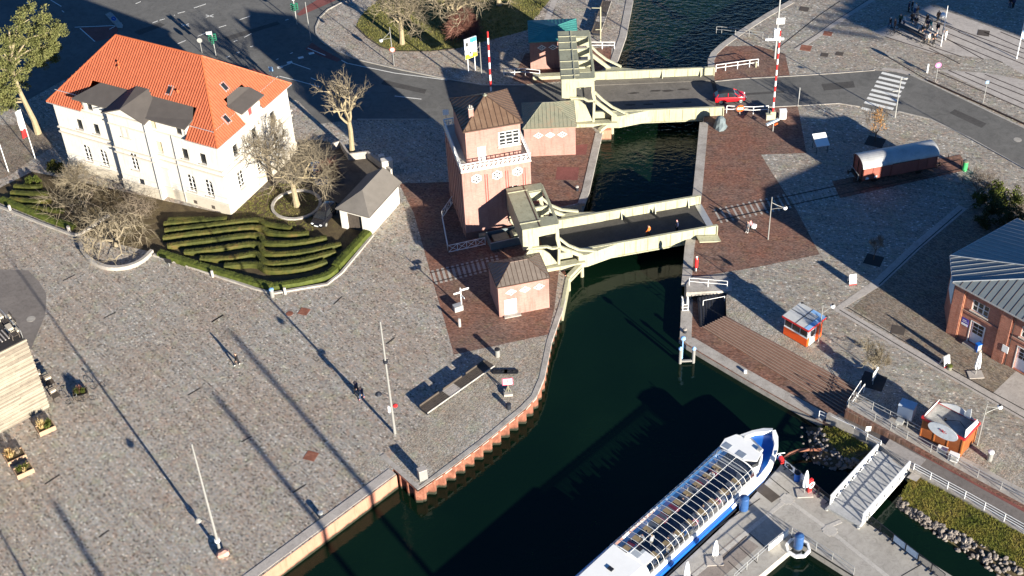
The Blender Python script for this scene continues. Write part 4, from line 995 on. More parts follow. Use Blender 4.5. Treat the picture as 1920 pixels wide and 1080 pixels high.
# walkway that climbs back to the plaza
wk = [(1560, 778, ZL), (1584, 768, ZL), (1640, 799, -.7), (1700, 832, -.4), (1760, 866, -.2), (1920, 954, -.08), (2200, 1108, -.08), (2200, 1150, -.08), (1920, 1001, -.08), (1808, 937, -.15), (1706, 882, -.3), (1650, 842, -.55), (1600, 815, -.9), (1545, 793, ZL)]
pts = [P(*p) for p in wk]
L_ = [P(1548, 792, ZL+.01), P(1600, 815, -.9), P(1650, 842, -.55), P(1706, 882, -.3), P(1808, 937, -.15), P(1920, 1001, -.08), P(2300, 1210, -.08)]
U_ = [P(1584, 768, ZL+.01), P(1632, 794, -.9), P(1685, 824, -.55), P(1728, 848, -.3), P(1822, 900, -.15), P(1920, 954, -.08), P(2300, 1160, -.08)]
mb = MB()
for i in range(len(L_)-1): mb.poly([L_[i], L_[i+1], U_[i+1], U_[i]])
struct('walkway', mb, M['asphalt_brown'])
def offs(a, b, f): return [p.lerp(q, f) for p, q in zip(a, b)]
mb = MB(); A, B = offs(L_, U_, .0), offs(L_, U_, .20); up = Vector((0, 0, .03))
for i in range(2, len(L_)-1): mb.poly([A[i]+up, A[i+1]+up, B[i+1]+up, B[i]+up])
struct('walkway_edging', mb, M['slab'])
mb = MB(); A, B = offs(L_, U_, .86), offs(L_, U_, 1.0)
for i in range(len(L_)-1): mb.poly([A[i]+up, A[i+1]+up, B[i+1]+up, B[i]+up])
struct('walkway_brick_edge', mb, M['redlane'])
patch('ramp_surface', [(1588, 765), (1620, 750), (1700, 800), (1790, 848), (1920, 918), (2100, 1010), (2100, 1050), (1920, 950), (1760, 862), (1690, 823)], 'concrete', .012)
patch('landing_slab', [P(1668, 823, -.5+.06), P(1737, 862, -.24+.06), P(1712, 888, -.3+.06), P(1650, 849, -.52+.06)], 'slab', 0.0)
patch('landing_slab', [P(1700, 895, -.28), P(1712, 885, -.28), P(1728, 893, -.26), P(1718, 903, -.26)], 'slab', 0.0)
wallstrip('quay_wall', [p for p in L_], -5, -.06, M['concrete'], 'concrete edge wall of the asphalt walkway above the grass bank', 'wall', .4, 1)
# ---------------------------------------------------------------- railings
def railing(px, label, zs=0.0, hgt=1.05, m='whitepaint', gap=1.7, bars=(1.0, .55), r=.03, name='railing', pts=None, post=.035):
    pts = pts or [P(x, y, zs) for x, y in px]; o = pts[0].copy()
    t = thing(name, label, 'railing', o); q = [p-o for p in pts]
    for f in bars:
        mb = MB(); mb.tube([p+Vector((0, 0, hgt*f)) for p in q], r, 6); mb.build('rail', M[m], t)
    for i in range(len(q)-1):
        n = max(1, round((q[i+1]-q[i]).length/gap))
        for k in range(n+(1 if i == len(q)-2 else 0)):
            p = q[i].lerp(q[i+1], k/n); mb = MB(); mb.tube([p, p+Vector((0, 0, hgt))], post, 6); mb.build('post', M[m], t)
    return t
railing([(1292, 535), (1363, 541)], 'white tube railing on the viewing deck above the dark slope', .12)
railing([(1318, 574), (1358, 566)], 'white handrail standing on the dark ribbed slope', -.6, .8, bars=(1.0,))
railing(None, 'white railing along the lower edge of the asphalt walkway, right of the gangway', pts=[p+Vector((0, 0, .03)) for p in (P(1712, 884, -.3), P(1808, 936, -.15), P(1920, 1000, -.08), P(2050, 1072, -.08))], gap=2.0, bars=(1.0, .7, .4))
railing(None, 'white railing along the lower edge of the asphalt walkway, left of the gangway', pts=[P(1535, 784, ZL), P(1600, 814, -.9), P(1650, 841, -.55)], gap=2.0, bars=(1.0, .6))
railing(None, 'steel railing on the upper ramp, passing behind the brown fish stand', 'steel' and 0.0, pts=[P(1590, 764), P(1640, 789), P(1700, 823), P(1790, 872), P(1920, 942), P(2050, 1010)], gap=2.2, bars=(1.0, .6), m='steel')
railing(None, 'steel railing nearer the setts along the upper ramp', pts=[P(1604, 752), P(1700, 802), P(1740, 824)], gap=2.2, bars=(1.0, .6), m='steel')
railing(None, 'short white railing at the foot of the seating steps', pts=[P(1587, 768, ZL), P(1612, 730, 0)], gap=1.4, bars=(1.0,), hgt=1.2)
railing(None, 'short white railing just right of the foot of the seating steps', pts=[P(1594, 772, ZL), P(1619, 736, 0)], gap=1.4, bars=(1.0,), hgt=1.2)
railing([(1342, 135), (1360, 132.5), (1405, 126), (1421, 124)], 'white two bar railing behind the red car, across the road', .0, 1.1, r=.045, post=.05)
railing([(1362, 212), (1412, 214), (1440, 212)], 'white railing with an orange round sign, beside the red car', .0, 1.1, r=.045, post=.05)
railing([(945, 143), (985, 142), (1012, 145)], 'white railing behind the tower at the far bridge', 0.0, 1.1, r=.045, post=.05)
railing([(1106, 92), (1152, 92)], 'white railing on brick paving beyond the far bridge', 0, 1.1, r=.045, post=.05)
railing([(1343, 62), (1353, 62), (1430, 73), (1440, 80)], 'grey mesh railing on the brick paving north of the road', 0, 1.0, 'steel', r=.03)
# white lattice fence by the tower
def lattice(pts, label):
    o = pts[0].copy(); t = thing('lattice_fence', label, 'fence', o); q = [p-o for p in pts]; H = 1.05
    for i in range(len(q)-1):
        a, b = q[i], q[i+1]; n = max(1, round((b-a).length/1.15)); mb = MB()
        for z in (.1, H): mb.beam(a+Vector((0, 0, z)), b+Vector((0, 0, z)), .06)
        for k in range(n):
            p, r = a.lerp(b, k/n), a.lerp(b, (k+1)/n)
            mb.beam(p+Vector((0, 0, .1)), r+Vector((0, 0, H)), .04); mb.beam(r+Vector((0, 0, .1)), p+Vector((0, 0, H)), .04)
        mb.build('lattice_panel', M['frame_white'], t)
        for k in range(n+1):
            p = a.lerp(b, k/n); mb = MB(); mb.beam(p, p+Vector((0, 0, H+.05)), .07); mb.build('post', M['frame_white'], t)
    return t
lattice([P(910, 459), P(841, 474), P(829, 410), P(853, 375)], 'white lattice fence around the foot of the brick tower')
# ---------------------------------------------------------------- brick building at the right edge
RT = -.88; RO_ = P(1775.6, 622)
rbld = thing('brick_building', 'red brick building with pale seamed metal roof and white doors at the right edge', 'building', RO_, RT)
M['redbrick'] = mat_brick('red_brick_wall', (.36, .125, .08), (.48, .195, .125), (.38, .28, .23), .25, .085, .25, .6, RT)
M['roofmetal'] = mat('pale_seamed_metal_roof', (.20, .23, .235), .5, .3, .12, .6)
BL, BH = 30.0, 6.9
cant, bk = (-2.55, 3.1), (-1.4, 13.2)
gz = RO_.z
w_ = MB()
T_ = front()
door, garage, win1, win2 = (2.45, 4.0, .25, 3.05), (7.9, 11.6, .1, 3.05), (2.1, 4.05, 4.35, 5.75), (7.8, 10.0, 4.35, 5.75)
facade(w_, T_, 0, BL, 0, BH, [door, garage, win1, win2, (13.5, 15.6, 4.35, 5.75)], .3)
w_.poly([(0, 0, 0), (0, 0, BH), (*cant, BH), (*cant, 0)]); w_.poly([(*cant, 0), (*cant, BH), (*bk, BH), (*bk, 0)]); w_.poly([(*bk, 0), (*bk, BH), (BL, 15, BH), (BL, 15, 0)])
w_.build('wall', M['redbrick'], rbld)
for (a, b_) in ((-.02, 1.15), (5.5, 6.75), (12.1, 13.2), (17, 18.2)):
    mb = MB(); mb.box(a, b_, -.22, -.002, 0, BH-.3); mb.build('pilaster', M['redbrick'], rbld)
mb = MB(); mb.box(1.15, 5.5, -.14, -.002, 3.75, 4.0); mb.box(6.75, 12.1, -.14, -.002, 3.75, 4.0); mb.box(-.05, BL, -.2, -.002, BH-.45, BH-.12); mb.build('brick_band', M['redbrick'], rbld); rbld.children[-1]['kind'] = 'stuff'
window(rbld, T_, win1, .15, 3, 2, .1, bar=.06); window(rbld, T_, win2, .15, 3, 2, .1, bar=.06); window(rbld, T_, (13.5, 15.6, 4.35, 5.75), .15, 3, 2, .1)
def gdoor(h, n, wz):
    a, b_, c, d = h; mb = MB(); tbox(mb, T_, a, b_, c, d, .2, .3); do = mb.build('door', mat('pale_grey_door', (.74, .75, .78), .5, var=.05), rbld)
    wp = (b_-a)/n
    for i in range(n):
        q = MB(); s0, s1 = a+i*wp+.16, a+(i+1)*wp-.16; k = 3 if n == 2 else 2
        for c_ in range(k):
            for (z0, z1) in ((1.55, 1.9), (1.97, 2.32), (2.42, d-.08)):
                x0 = s0+(s1-s0)*c_/k+.03; x1 = s0+(s1-s0)*(c_+1)/k-.03; tbox(q, T_, x0, x1, z0, z1, .18, .199)
        q.build('door_glazing', M['glassdark'], do)
    q = MB(); tbox(q, T_, a-.1, a, c, d+.1, -.02, .28); tbox(q, T_, b_, b_+.1, c, d+.1, -.02, .28); tbox(q, T_, a, b_, d, d+.1, -.02, .28); q.build('door_frame', M['frame_white'], do)
gdoor(door, 1, 0); gdoor(garage, 2, 0)
mb = MB(); tbox(mb, T_, 2.2, 4.3, 0, .24, -.55, -.001); mb.build('door_step', M['concrete'], rbld)
mb = MB(); tbox(mb, T_, 1.35, 2.15, 2.0, 2.95, -.05, -.003); s_ = mb.build('wall_sign', mat('purple_blue_sign', (.06, .05, .3), .4), rbld)
mb = MB(); tbox(mb, T_, 1.38, 2.12, 2.03, 2.3, -.056, -.0505); tbox(mb, T_, 1.45, 2.05, 2.5, 2.56, -.056, -.0505); tbox(mb, T_, 1.45, 1.9, 2.68, 2.74, -.056, -.0505); mb.build('sign_print', M['whitepaint'], s_)
mb = MB(); tbox(mb, T_, 6.4, 7.1, 1.7, 2.55, -.28, -.222); mb.build('notice_board', M['whitepaint'], rbld)
cd = Vector((cant[0], cant[1], 0)).normalized(); cn = Vector((-cd.y, cd.x, 0)); cn = cn if cn.x < 0 else -cn
q = [cd*s+cn*.05+Vector((0, 0, z)) for s, z in ((.5, 3.4), (3.0, 3.4), (3.0, 5.9), (.5, 5.9))]
mb = MB(); mb.extr(q, cn*.08); mb.build('banner', mat('pale_blue_banner', (.55, .68, .72), .6), rbld)
for x in (1.22, 7.0):
    mb = MB(); mb.tube([(x, -.1, BH-.1), (x, -.1, .05)], .06, 6); mb.build('downpipe', mat('copper_pipe', (.45, .22, .13), .5, .3) if x < 2 else rbld.children[-1].data.materials[0], rbld)
v = .45
E0, E1, E2, E3 = (-.25, -v, BH), (BL, -v, BH), (-2.95, 2.95, BH), (-1.75, 13.4, BH)
G = (11.5, 6.9, 10.4); Hh = (BL, 6.9, 10.4)
rf = MB()
fa = [[E0, E1, Hh, G], [E2, E0, G], [E3, E2, G], [(BL, 15, BH), E3, G, Hh]]
for f in fa: rf.poly(f)
rr = rf.build('roof', M['roofmetal'], rbld)
for f, d in zip(fa, ((0, 1, .45), (.62, .5, .3), (1, 0, .3), (0, -1, .45))):
    mb = MB(); mb.ribs(f, d, .72, .03, .035, .1); mb.build('roof_seam', M['bronzerib'] if f is fa[0] else M['zinc'], rr); rr.children[-1]['kind'] = 'stuff'
mb = MB()
for a, b_ in ((E0, E1), (E2, E0), (E3, E2)): mb.beam(Vector(a)+Vector((0, 0, -.08)), Vector(b_)+Vector((0, 0, -.08)), .16, .14)
mb.build('gutter', M['zinc'], rr)
for a in (E0, E2):
    mb = MB(); mb.tube([Vector(a)+Vector((0, 0, .05)), Vector(G)+Vector((0, 0, .05))], .06, 5); mb.build('hip_cap', M['zinc'], rr)
# ---------------------------------------------------------------- pleasure boat
BT = .77; BO = P(1260, 960, -.6)
def bl(x, y, z=0.0): return Vector((BO.x+x*math.cos(BT)-y*math.sin(BT), BO.y+x*math.sin(BT)+y*math.cos(BT), z))
bo = thing('pleasure_boat', 'blue and white pleasure boat with long arched glass canopy, moored at the pontoon', 'boat', bl(0, -1.2, 0), BT)
def hb(x, k=1.0):
    pts = [(-24, 2.3), (-20, 2.75), (9.0, 2.75), (10.3, 2.55), (11.6, 2.12), (12.8, 1.52), (13.7, .85), (14.25, .12)]
    if x <= pts[0][0]: return pts[0][1]*k
    for (a, u), (b_, v) in zip(pts, pts[1:]):
        if a <= x <= b_: return (u+(v-u)*(x-a)/(b_-a))*k
    return .1
xs = [-24, -20, -12, -4, 4, 9, 10.3, 11.6, 12.8, 13.7, 14.25]
def gz_(x): return -.45 if x < 8 else -.45+.45*((x-8)/6.25)**1.5
hm = MB(); R1 = []
for x in xs:
    h = hb(x); z = gz_(x); R1.append([(x-(.0 if x < 13 else .5), -h*.8, -2.6), (x, -h, z-.25), (x, -h, z), (x, h, z), (x, h, z-.25), (x-(.0 if x < 13 else .5), h*.8, -2.6)])
n = 6
hm.loft([r for r in R1], True)
hm.f = [f for f in hm.f]; hull = hm.build('hull', M['blue'], bo)
gm = MB()      # white rubbing band and broad white bulwark at the bow
for s in (-1, 1):
    pr_ = None
    for x in xs:
        h = hb(x); z = gz_(x); wd = .14 if x < 9 else .42
        ring = [(x, s*(h+.03), z-.16), (x, s*(h+.03), z+(.06 if x < 9 else .38)), (x-(.3 if x > 13.5 else 0), s*max(0, h-wd), z+(.06 if x < 9 else .40)), (x-(.3 if x > 13.5 else 0), s*max(0, h-wd), z-.16)]
        if pr_ is not None and (x > 8.5 or s > 0): gm.loft([pr_, ring] if s < 0 else [pr_, ring])
        pr_ = ring
gm.build('bulwark', M['whitepaint'], bo)
dk = MB(); dk.area([(x, -hb(x)+.1, gz_(min(x, 11))+.02) for x in xs[4:]]+[(x, hb(x)-.1, gz_(min(x, 11))+.02) for x in xs[4:][::-1]]); dk.build('foredeck', M['blue'], bo)
dk = MB(); dk.prism([(9.0, .2), (11.4, .4), (11.2, 1.5), (9.5, 1.9)], gz_(11), gz_(11)+.10); dk.build('deck_hatch', mat('mid_blue_hatch', (.03, .2, .55), .4), bo)
fl = MB(); fl.box(-7.6, 8.2, -2.3, 2.3, -.44, -.40); fl.build('cabin_floor', mat('navy_carpet', (.012, .018, .045), .85), bo)
cw = MB()
for s in (-1, 1): cw.box(-7.7, 8.2, s*2.28, s*2.42, -.42, .02)
cw.build('coaming', M['whitepaint'], bo)
# arched canopy
HWc, zc0, zc1 = 2.30, .0, 1.28
def arch(x, k=1.0, n=12):
    out = []
    for i in range(n+1):
        t = math.pi*i/n; c, s = math.cos(t), math.sin(t)
        out.append(Vector((x, HWc*k*math.copysign(abs(c)**.62, c), zc0+(zc1-zc0)*k*abs(s)**.75)))
    return out
M['canopyglass'] = mat_glass('canopy_glass', (.74, .77, .80), .13)
gm = MB(); A, B = arch(-7.6), arch(8.1)
for i in range(12): gm.poly([A[i], B[i], B[i+1], A[i+1]])
for E_ in (B,): gm.poly(E_)
can = gm.build('glass_canopy', M['canopyglass'], bo)
for k in range(23):
    x = -7.6+15.7*k/22; mb = MB(); mb.tube(arch(x, 1.01), .017 if k % 22 else .06, 5); mb.build('canopy_rib', M['whitepaint'], can)
for t in (3, 6, 9):
    mb = MB(); mb.tube([A[t]+Vector((0, 0, .01)), B[t]+Vector((0, 0, .01))], .016, 5); mb.build('canopy_stringer', M['whitepaint'], can)
# aft saloon with solid white roof
am = MB()
am.loft([[(-24, -2.1, -.4), (-24, -2.1, .4), (-24, -1.5, 1.15), (-24, 1.5, 1.15), (-24, 2.1, .4), (-24, 2.1, -.4)], [(-7.7, -2.32, -.4), (-7.7, -2.32, .35), (-7.7, -1.75, 1.2), (-7.7, 1.75, 1.2), (-7.7, 2.32, .35), (-7.7, 2.32, -.4)]])
aft = am.build('saloon_roof', M['whitepaint'], bo)
mb = MB(); mb.box(-7.7, -6.4, -1.9, .2, 1.19, 1.25); mb.build('roof_panel', M['whitepaint'], aft)
for x, y in ((-6.8, -.35), (-10.2, .1)):
    for d in (0, .22):
        mb = MB(); mb.box(x+d*.9, x+d*.9+.18, y-.25, y+.25, 1.2, 1.31); mb.build('roof_vent', M['darksteel'], aft)
mb = MB(); mb.box(-24, -7.8, 2.24, 2.40, -.35, .3); mb.build('saloon_side', mat('shaded_side_blue', (.32, .5, .75), .4), aft)  # light blue of the hull's shadow side, put into the colour
# wheelhouse
wh = MB(); wh.prism([(8.2, -1.75), (9.0, -2.0), (10.5, -1.35), (10.9, .3), (10.3, 1.9), (9.2, 2.25), (8.2, 2.1)], -.4, .75); wo = wh.build('wheelhouse', M['whitepaint'], bo)
mb = MB(); mb.prism([(8.25, -.75), (9.0, -1.75), (10.6, -1.3), (11.0, .3), (10.5, 1.85), (9.3, 2.3), (8.2, 2.05)], 1.18, 1.26); mb.build('wheelhouse_roof', M['whitepaint'], wo)
mb = MB(); mb.prism([(8.3, -1.7), (9.0, -1.92), (10.42, -1.28), (10.8, .3), (10.25, 1.82), (9.2, 2.15), (8.3, 2.0)], .75, 1.18); mb.build('wheelhouse_windows', M['glassdark'], wo)
for y0, y1 in ((-.5, .35), (1.2, 1.95)):
    mb = MB(); mb.box(8.32, 9.05, y0, y1, 1.262, 1.28); mb.build('roof_window', mat('grey_blue_hatch', (.2, .24, .3), .25), wo)
mb = MB(); mb.tube([(10.5, -1.2, 1.3), (10.95, .3, 1.35), (10.45, 1.8, 1.3)], .04, 5); mb.box(10.1, 10.45, -1.3, -.9, 1.27, 1.45); mb.cyl(10.6, .9, 1.25, 1.7, .05, n=6); mb.build('roof_fittings', M['steel'], wo)
mb = MB(); mb.tube([(11.3, -1.7, -.1), (11.9, -2.2, .3), (12.4, -2.6, .3)], .05, 5); mb.build('mooring_arm', M['whitepaint'], bo)
# tables and benches in the saloon
tb = thing('saloon_table', 'tan table among the long tables on the far side of the glass canopy', 'table', bl(0, 0), BT, 'tables along the far side of the boat')
mb = MB(); mb.box(-.27, .27, -.75, .75, .70, .75); mb.build('tabletop', M['tabletop'], tb)
for y in (-.5, .5):
    mb = MB(); mb.cyl(0, y, 0, .70, .05, n=6); mb.build('leg', M['steel'], tb)
ts = thing('saloon_table', 'small tan table on the pontoon side under the glass canopy', 'table', bl(0, 0), BT, 'tables along the pontoon side of the boat')
mb = MB(); mb.box(-.25, .25, -.42, .42, .70, .75); mb.build('tabletop', M['tabletop'], ts)
mb = MB(); mb.cyl(0, 0, 0, .70, .06, n=6); mb.build('leg', M['steel'], ts)
def bench(m, ln, lb, grp):
    b = thing('bench_seat', lb, 'bench', bl(0, 0), BT, grp)
    q = MB(); q.box(-.22, .22, -ln/2, ln/2, .38, .46); q.build('seat', m, b)
    q = MB(); q.box(-.26, -.18, -ln/2, ln/2, .46, .95); q.build('backrest', m, b)
    for y in (-ln/2+.15, ln/2-.15):
        q = MB(); q.box(-.18, .18, y-.03, y+.03, 0, .38); q.build('leg', M['darksteel'], b)
    return b
red_u, gry_u = mat('dark_red_upholstery', (.30, .03, .045), .8), mat('grey_upholstery', (.16, .17, .2), .8)
bA, bB = bench(red_u, 1.45, 'dark red bench inside the glass canopied boat', 'red benches in the boat'), bench(gry_u, 1.45, 'long grey bench inside the glass canopied boat', 'long grey benches in the boat')
bC = bench(gry_u, .9, 'short grey bench on the pontoon side inside the boat', 'short grey benches in the boat')
fa_, fb_, fc_, ft, fs = 0, 0, 0, 0, 0
def put(proto, first, loc, rz):
    if first: proto.location = loc; proto.rotation_euler = (0, 0, rz); return proto
    return copy_tree(proto, loc, rz)
seats = []
for i in range(10):
    x = -6.7+i*1.47
    put(tb, i == 0, bl(x, .05, -.4), BT)
    for s in (-1, 1):
        pr_, red_ = (bA, True) if (i*3+s) % 4 == 0 else (bB, False)
        f = not (fa_ if red_ else fb_); put(pr_, f, bl(x-s*.55, .05, -.4), BT+(0 if s > 0 else math.pi))
        if red_: fa_ = 1
        else: fb_ = 1
        seats.append((x-s*.5, .05, 0 if s > 0 else math.pi))
for i in range(8):
    x = -5.6+i*1.7
    put(ts, i == 0, bl(x, -2.55, -.4), BT)
    for s in (-1, 1): put(bC, not fc_, bl(x-s*.52, -2.55, -.4), BT+(0 if s > 0 else math.pi)); fc_ = 1; seats.append((x-s*.48, -2.55, 0 if s > 0 else math.pi))
# ---------------------------------------------------------------- pontoon
ZP = -1.0
pm = MB()
po = thing('floating_pontoon', 'pale concrete floating landing stage with light guide stripes', 'landing stage', bl(8, -10, ZP), BT)
def pb(x, y, z=0.0): return Vector((x-8, y+10, z))
def pbl(px, py): v = P(px, py, ZP); dx, dy = v.x-BO.x, v.y-BO.y; return (dx*math.cos(BT)+dy*math.sin(BT), -dx*math.sin(BT)+dy*math.cos(BT))
out = [(12.0, -3.75), (11.3, -10.4), (11.2, -14.3), (11.0, -24), (5.3, -24), (5.3, -9.6), (4.6, -10.6), (-14, -9.3), (-14, -4.35), (5, -4.35), (11.0, -3.9)]
pm.prism([(x-8, y+10) for x, y in out], -1.6, 0); pm.build('float', M['pontoon'], po)
def pstripe(pts, wd, m='slab', nm='guide_stripe', z=.012):
    mb = MB(); q = [Vector((p[0]-8, p[1]+10, 0)) for p in pts]
    for a, b_ in zip(q, q[1:]): strip(mb, a, b_, wd, .0, z)
    return mb.build(nm, m if not isinstance(m, str) else M[m], po)
M['guide'] = mat_ground('pale_guide_paving', [(.3, (.42, .39, .35)), (.7, (.48, .45, .405))], .5, .7, 10, .05, .05)
sc0, sc1, sc2, sc3 = pbl(1476, 936), pbl(1300, 1080), pbl(1556, 995), pbl(1665, 1082)
pstripe([sc1, sc0], .42, 'guide'); pstripe([sc0, sc2, sc3], .42, 'guide', z=.016); pstripe([pbl(1548, 989), pbl(1577, 977)], .40, 'guide', z=.02)
for c in (sc0, sc2):
    for da, z in ((0, .024), (math.pi/2, .028)):
        pstripe([(c[0]-.62*math.cos(da), c[1]-.62*math.sin(da)), (c[0]+.62*math.cos(da), c[1]+.62*math.sin(da))], .8, 'guide', 'guide_patch', z)
pstripe([pbl(1417, 907), pbl(1455, 937)], 1.15, 'wooddark', 'rubber_mat', .03)
pstripe([pbl(1408, 900), pbl(1418, 908)], 1.15, M['rust'], 'rusty_plate', .026)
for a, b_ in (((1437, 890), (1480, 925)), ((1300, 1020), (1425, 935)), ((1340, 1060), (1400, 1005)), ((1405, 1000), (1440, 1030)), ((1385, 1025), (1420, 1056)), ((1365, 1052), (1390, 1075)), ((1690, 1080), (1728, 1058))):
    pstripe([pbl(*a), pbl(*b_)], .09, 'darkgap', 'deck_joint', .008)
pstripe([pbl(1405, 1012), pbl(1360, 1050), pbl(1310, 1092)], 2.2, mat_ground('brown_decking', [(.3, (.22, .185, .16)), (.7, (.29, .25, .22))], .5, .8, 9, .2, .12), 'decking', .006)
fe = MB()
for a, b_ in (((-14, -4.3), (11, -3.85)), ((11.95, -3.75), (11.25, -10.4)), ((11.2, -14.3), (11.0, -24)), ((5.35, -24), (5.35, -9.7))):
    fe.beam(pb(*a, -.12), pb(*b_, -.12), .14, .2)
fe.build('fender_strip', M['rubber'], po); po.children[-1]['kind'] = 'stuff'
def pile(px, py, z1, lb, ring=False):
    p = P(px, py, ZP); t = thing('mooring_pile', lb, 'pile', (p.x, p.y, ZW))
    mb = MB(); mb.cyl(0, 0, -3, 1.15, .41, n=18); mb.build('pile_shaft', M['polegrey'] if False else mat('dark_grey_pile', (.09, .1, .11), .6), t)
    mb = MB(); mb.cyl(0, 0, 1.15, z1, .43, n=18); mb.lathe([(.43, z1), (.39, z1+.1), (.1, z1+.22)], n=18); mb.build('pile_cap', M['blue_pile'], t)
    if ring:
        mb = MB()
        rp = [Vector((1.05*math.cos(a), 1.05*math.sin(a), .95)) for a in [math.pi/4*i+.4 for i in range(9)]]
        for a, b_ in zip(rp, rp[1:]): mb.beam(a, b_, .22, .28)
        mb.build('guide_ring', M['whitepaint'], t)
    return t
M['blue_pile'] = mat('steel_blue_pile', (.028, .085, .23), .5, var=.25)
pile(1394, 957, 2.6, 'blue capped mooring pile between the boat and the pontoon')
pile(1496, 1028, 2.6, 'blue capped mooring pile with a white guide ring in the inner dock', True)
def barrier(a, b_, z, lb, panel=None, pm_=None):
    t = thing('crowd_barrier', lb, 'barrier', a, ang(a, b_), 'barriers along the pontoon edge' if panel is None else None); L = (b_-a).length-.06
    mb = MB()
    for p, q in (((0, 1.1), (L, 1.1)), ((0, .18), (L, .18)), ((0, 0), (0, 1.1)), ((L, 0), (L, 1.1))): mb.beam((p[0], 0, p[1]), (q[0], 0, q[1]), .05)
    mb.build('frame', M['darksteel'], t)
    if panel is None:
        mb = MB(); k = 16
        for i in range(1, k): mb.beam((L*i/k, 0, .18), (L*i/k, 0, 1.1), .022)
        mb.build('bars', M['darksteel'], t); t.children[-1]['kind'] = 'stuff'
    else:
        mb = MB(); mb.box(.05, L-.05, -.02, .02, .25, 1.05); po_ = mb.build('banner', pm_ or M['whitepaint'], t)
        if panel == 'print':
            mb = MB(); mb.tube([(L*.45+.28*math.cos(a_), -.024, .66+.28*math.sin(a_)) for a_ in [i*math.pi/6 for i in range(13)]], .05, 5)
            for x in (.25, .5, .75, L-.8, L-.5): mb.box(x, x+.16, -.028, -.021, .45, .85)
            mb.build('banner_print', M['black'], po_)
    for x in (.25, L-.25):
        mb = MB(); mb.beam((x, -.3, .03), (x, .3, .03), .05); mb.build('foot', M['darksteel'], t)
    return t
pale_b = mat('pale_blue_banner_cloth', (.45, .55, .66), .6)
e0, e1 = P(1470, 876, ZP), P(1556, 946, ZP)
for i in range(4): barrier(e0.lerp(e1, i/4), e0.lerp(e1, (i+1)/4), ZP, ['white printed banner on the barrier nearest the bow of the boat', 'plain white banner barrier behind the closed white parasol', 'dark crowd barrier with vertical bars on the pontoon edge', 'dark crowd barrier with vertical bars on the pontoon edge'][i], ['print', 'plain', None, None][i])
e0, e1 = P(1627, 980, ZP), P(1770, 1092, ZP)
for i in range(6): barrier(e0.lerp(e1, i/6), e0.lerp(e1, (i+1)/6), ZP, 'dark crowd barrier with vertical bars on the pontoon edge' if i in (0, 1, 4, 5) else ['', '', 'pale blue banner barrier on the pontoon, nearer the gangway', 'pale blue banner barrier on the pontoon, farther from the gangway'][i], None if i in (0, 1, 4, 5) else 'plain', pale_b)
railing(None, 'steel railing along the inner dock edge of the pontoon', pts=[P(1484, 1003, ZP), P(1500, 1012, ZP), P(1560, 1050, ZP), P(1600, 1078, ZP)], m='steel', gap=1.6, bars=(1.0, .55))
railing(None, 'steel railing on the boat side arm of the pontoon, facing the inner dock', pts=[P(1476, 1004, ZP), P(1440, 1033, ZP), P(1400, 1068, ZP), P(1376, 1090, ZP)], m='steel', gap=1.6, bars=(1.0, .55))
pw0, pw1 = P(1477, 1004, ZP), P(1441, 1033, ZP)
mb = MB(); mb.beam(pw0+Vector((0, 0, .45)), pw1+Vector((0, 0, .45)), .08, .8); tag(mb.build('white_windbreak', M['whitepaint']), 'white screen panel on the pontoon edge beside the inner dock', 'screen')
# ---------------------------------------------------------------- gangway
G0, G1 = P(1583, 966, ZP+.25), P(1676, 862, -.35)
gw_ = thing('gangway', 'pale steel gangway with cross braced truss sides between walkway and pontoon', 'gangway', G0, ang(G0, G1))
GLn = (Vector((G1.x, G1.y, 0))-Vector((G0.x, G0.y, 0))).length; dz = G1.z-G0.z
mb = MB(); mb.extr([(-.2, -1.75, -.02), (GLn+.2, -1.75, dz-.02), (GLn+.2, 1.75, dz-.02), (-.2, 1.75, -.02)], (0, 0, -.12)); mb.build('deck', mat_ground('grey_gangway_deck', [(.3, (.33, .33, .33)), (.7, (.40, .40, .395))], .5, .6, 14, .1, .06), gw_)
for s in (-1, 1):
    y = s*1.72; hB, hT = -.30, 1.15; npn = 6
    f = lambda x, z: Vector((x, y, z+dz*x/GLn))
    mb = MB(); mb.beam(f(-.1, hB), f(GLn+.1, hB), .14, .3); mb.beam(f(.25, hT), f(GLn-.25, hT), .16, .16); mb.beam(f(.3, .62), f(GLn-.3, .62), .05)
    for i in range(npn+1):
        x = .3+(GLn-.6)*i/npn; mb.beam(f(x, hB), f(x, hT), .10)
        if i < npn:
            x2 = .3+(GLn-.6)*(i+1)/npn; mb.beam(f(x, hB), f(x2, hT), .09); mb.beam(f(x2, hB), f(x, hT), .09)
    mb.build('truss_side', M['whitepaint'], gw_)
mb = MB(); mb.beam((-.15, -1.8, -.35), (-.15, 1.8, -.35), .2, .3); mb.cyl(-.3, -1.7, -.6, -.1, .15, n=8); mb.cyl(-.3, 1.7, -.6, -.1, .15, n=8); mb.build('hinge', M['steel'], gw_)
# ---------------------------------------------------------------- bank: grass and rubble
bank_u = [P(1712, 890, -.4), P(1740, 905, -.35), P(1808, 941, -.25), P(1920, 1004, -.2), P(2060, 1082, -.2)]
bank_m = [P(1688, 935, -1.25), P(1735, 970, -1.2), P(1800, 1000, -1.1), P(1920, 1066, -1.0), P(2040, 1140, -1.0)]
bank_l = [P(1680, 952, -2.1), P(1712, 975, -2.1), P(1770, 1018, -2.1), P(1880, 1090, -2.1), P(1990, 1160, -2.1)]
mb = MB()
for U, L in ((bank_u, bank_m), (bank_m, bank_l)):
    for i in range(4): mb.poly([L[i], L[i+1], U[i+1], U[i]])
bu2 = [P(1570, 803, -1.0), P(1600, 820, -.9), P(1622, 834, -.75), P(1634, 846, -.65)]
bm2 = [P(1535, 800, -1.5), P(1560, 835, -1.3), P(1590, 862, -1.2), P(1622, 860, -1.2)]
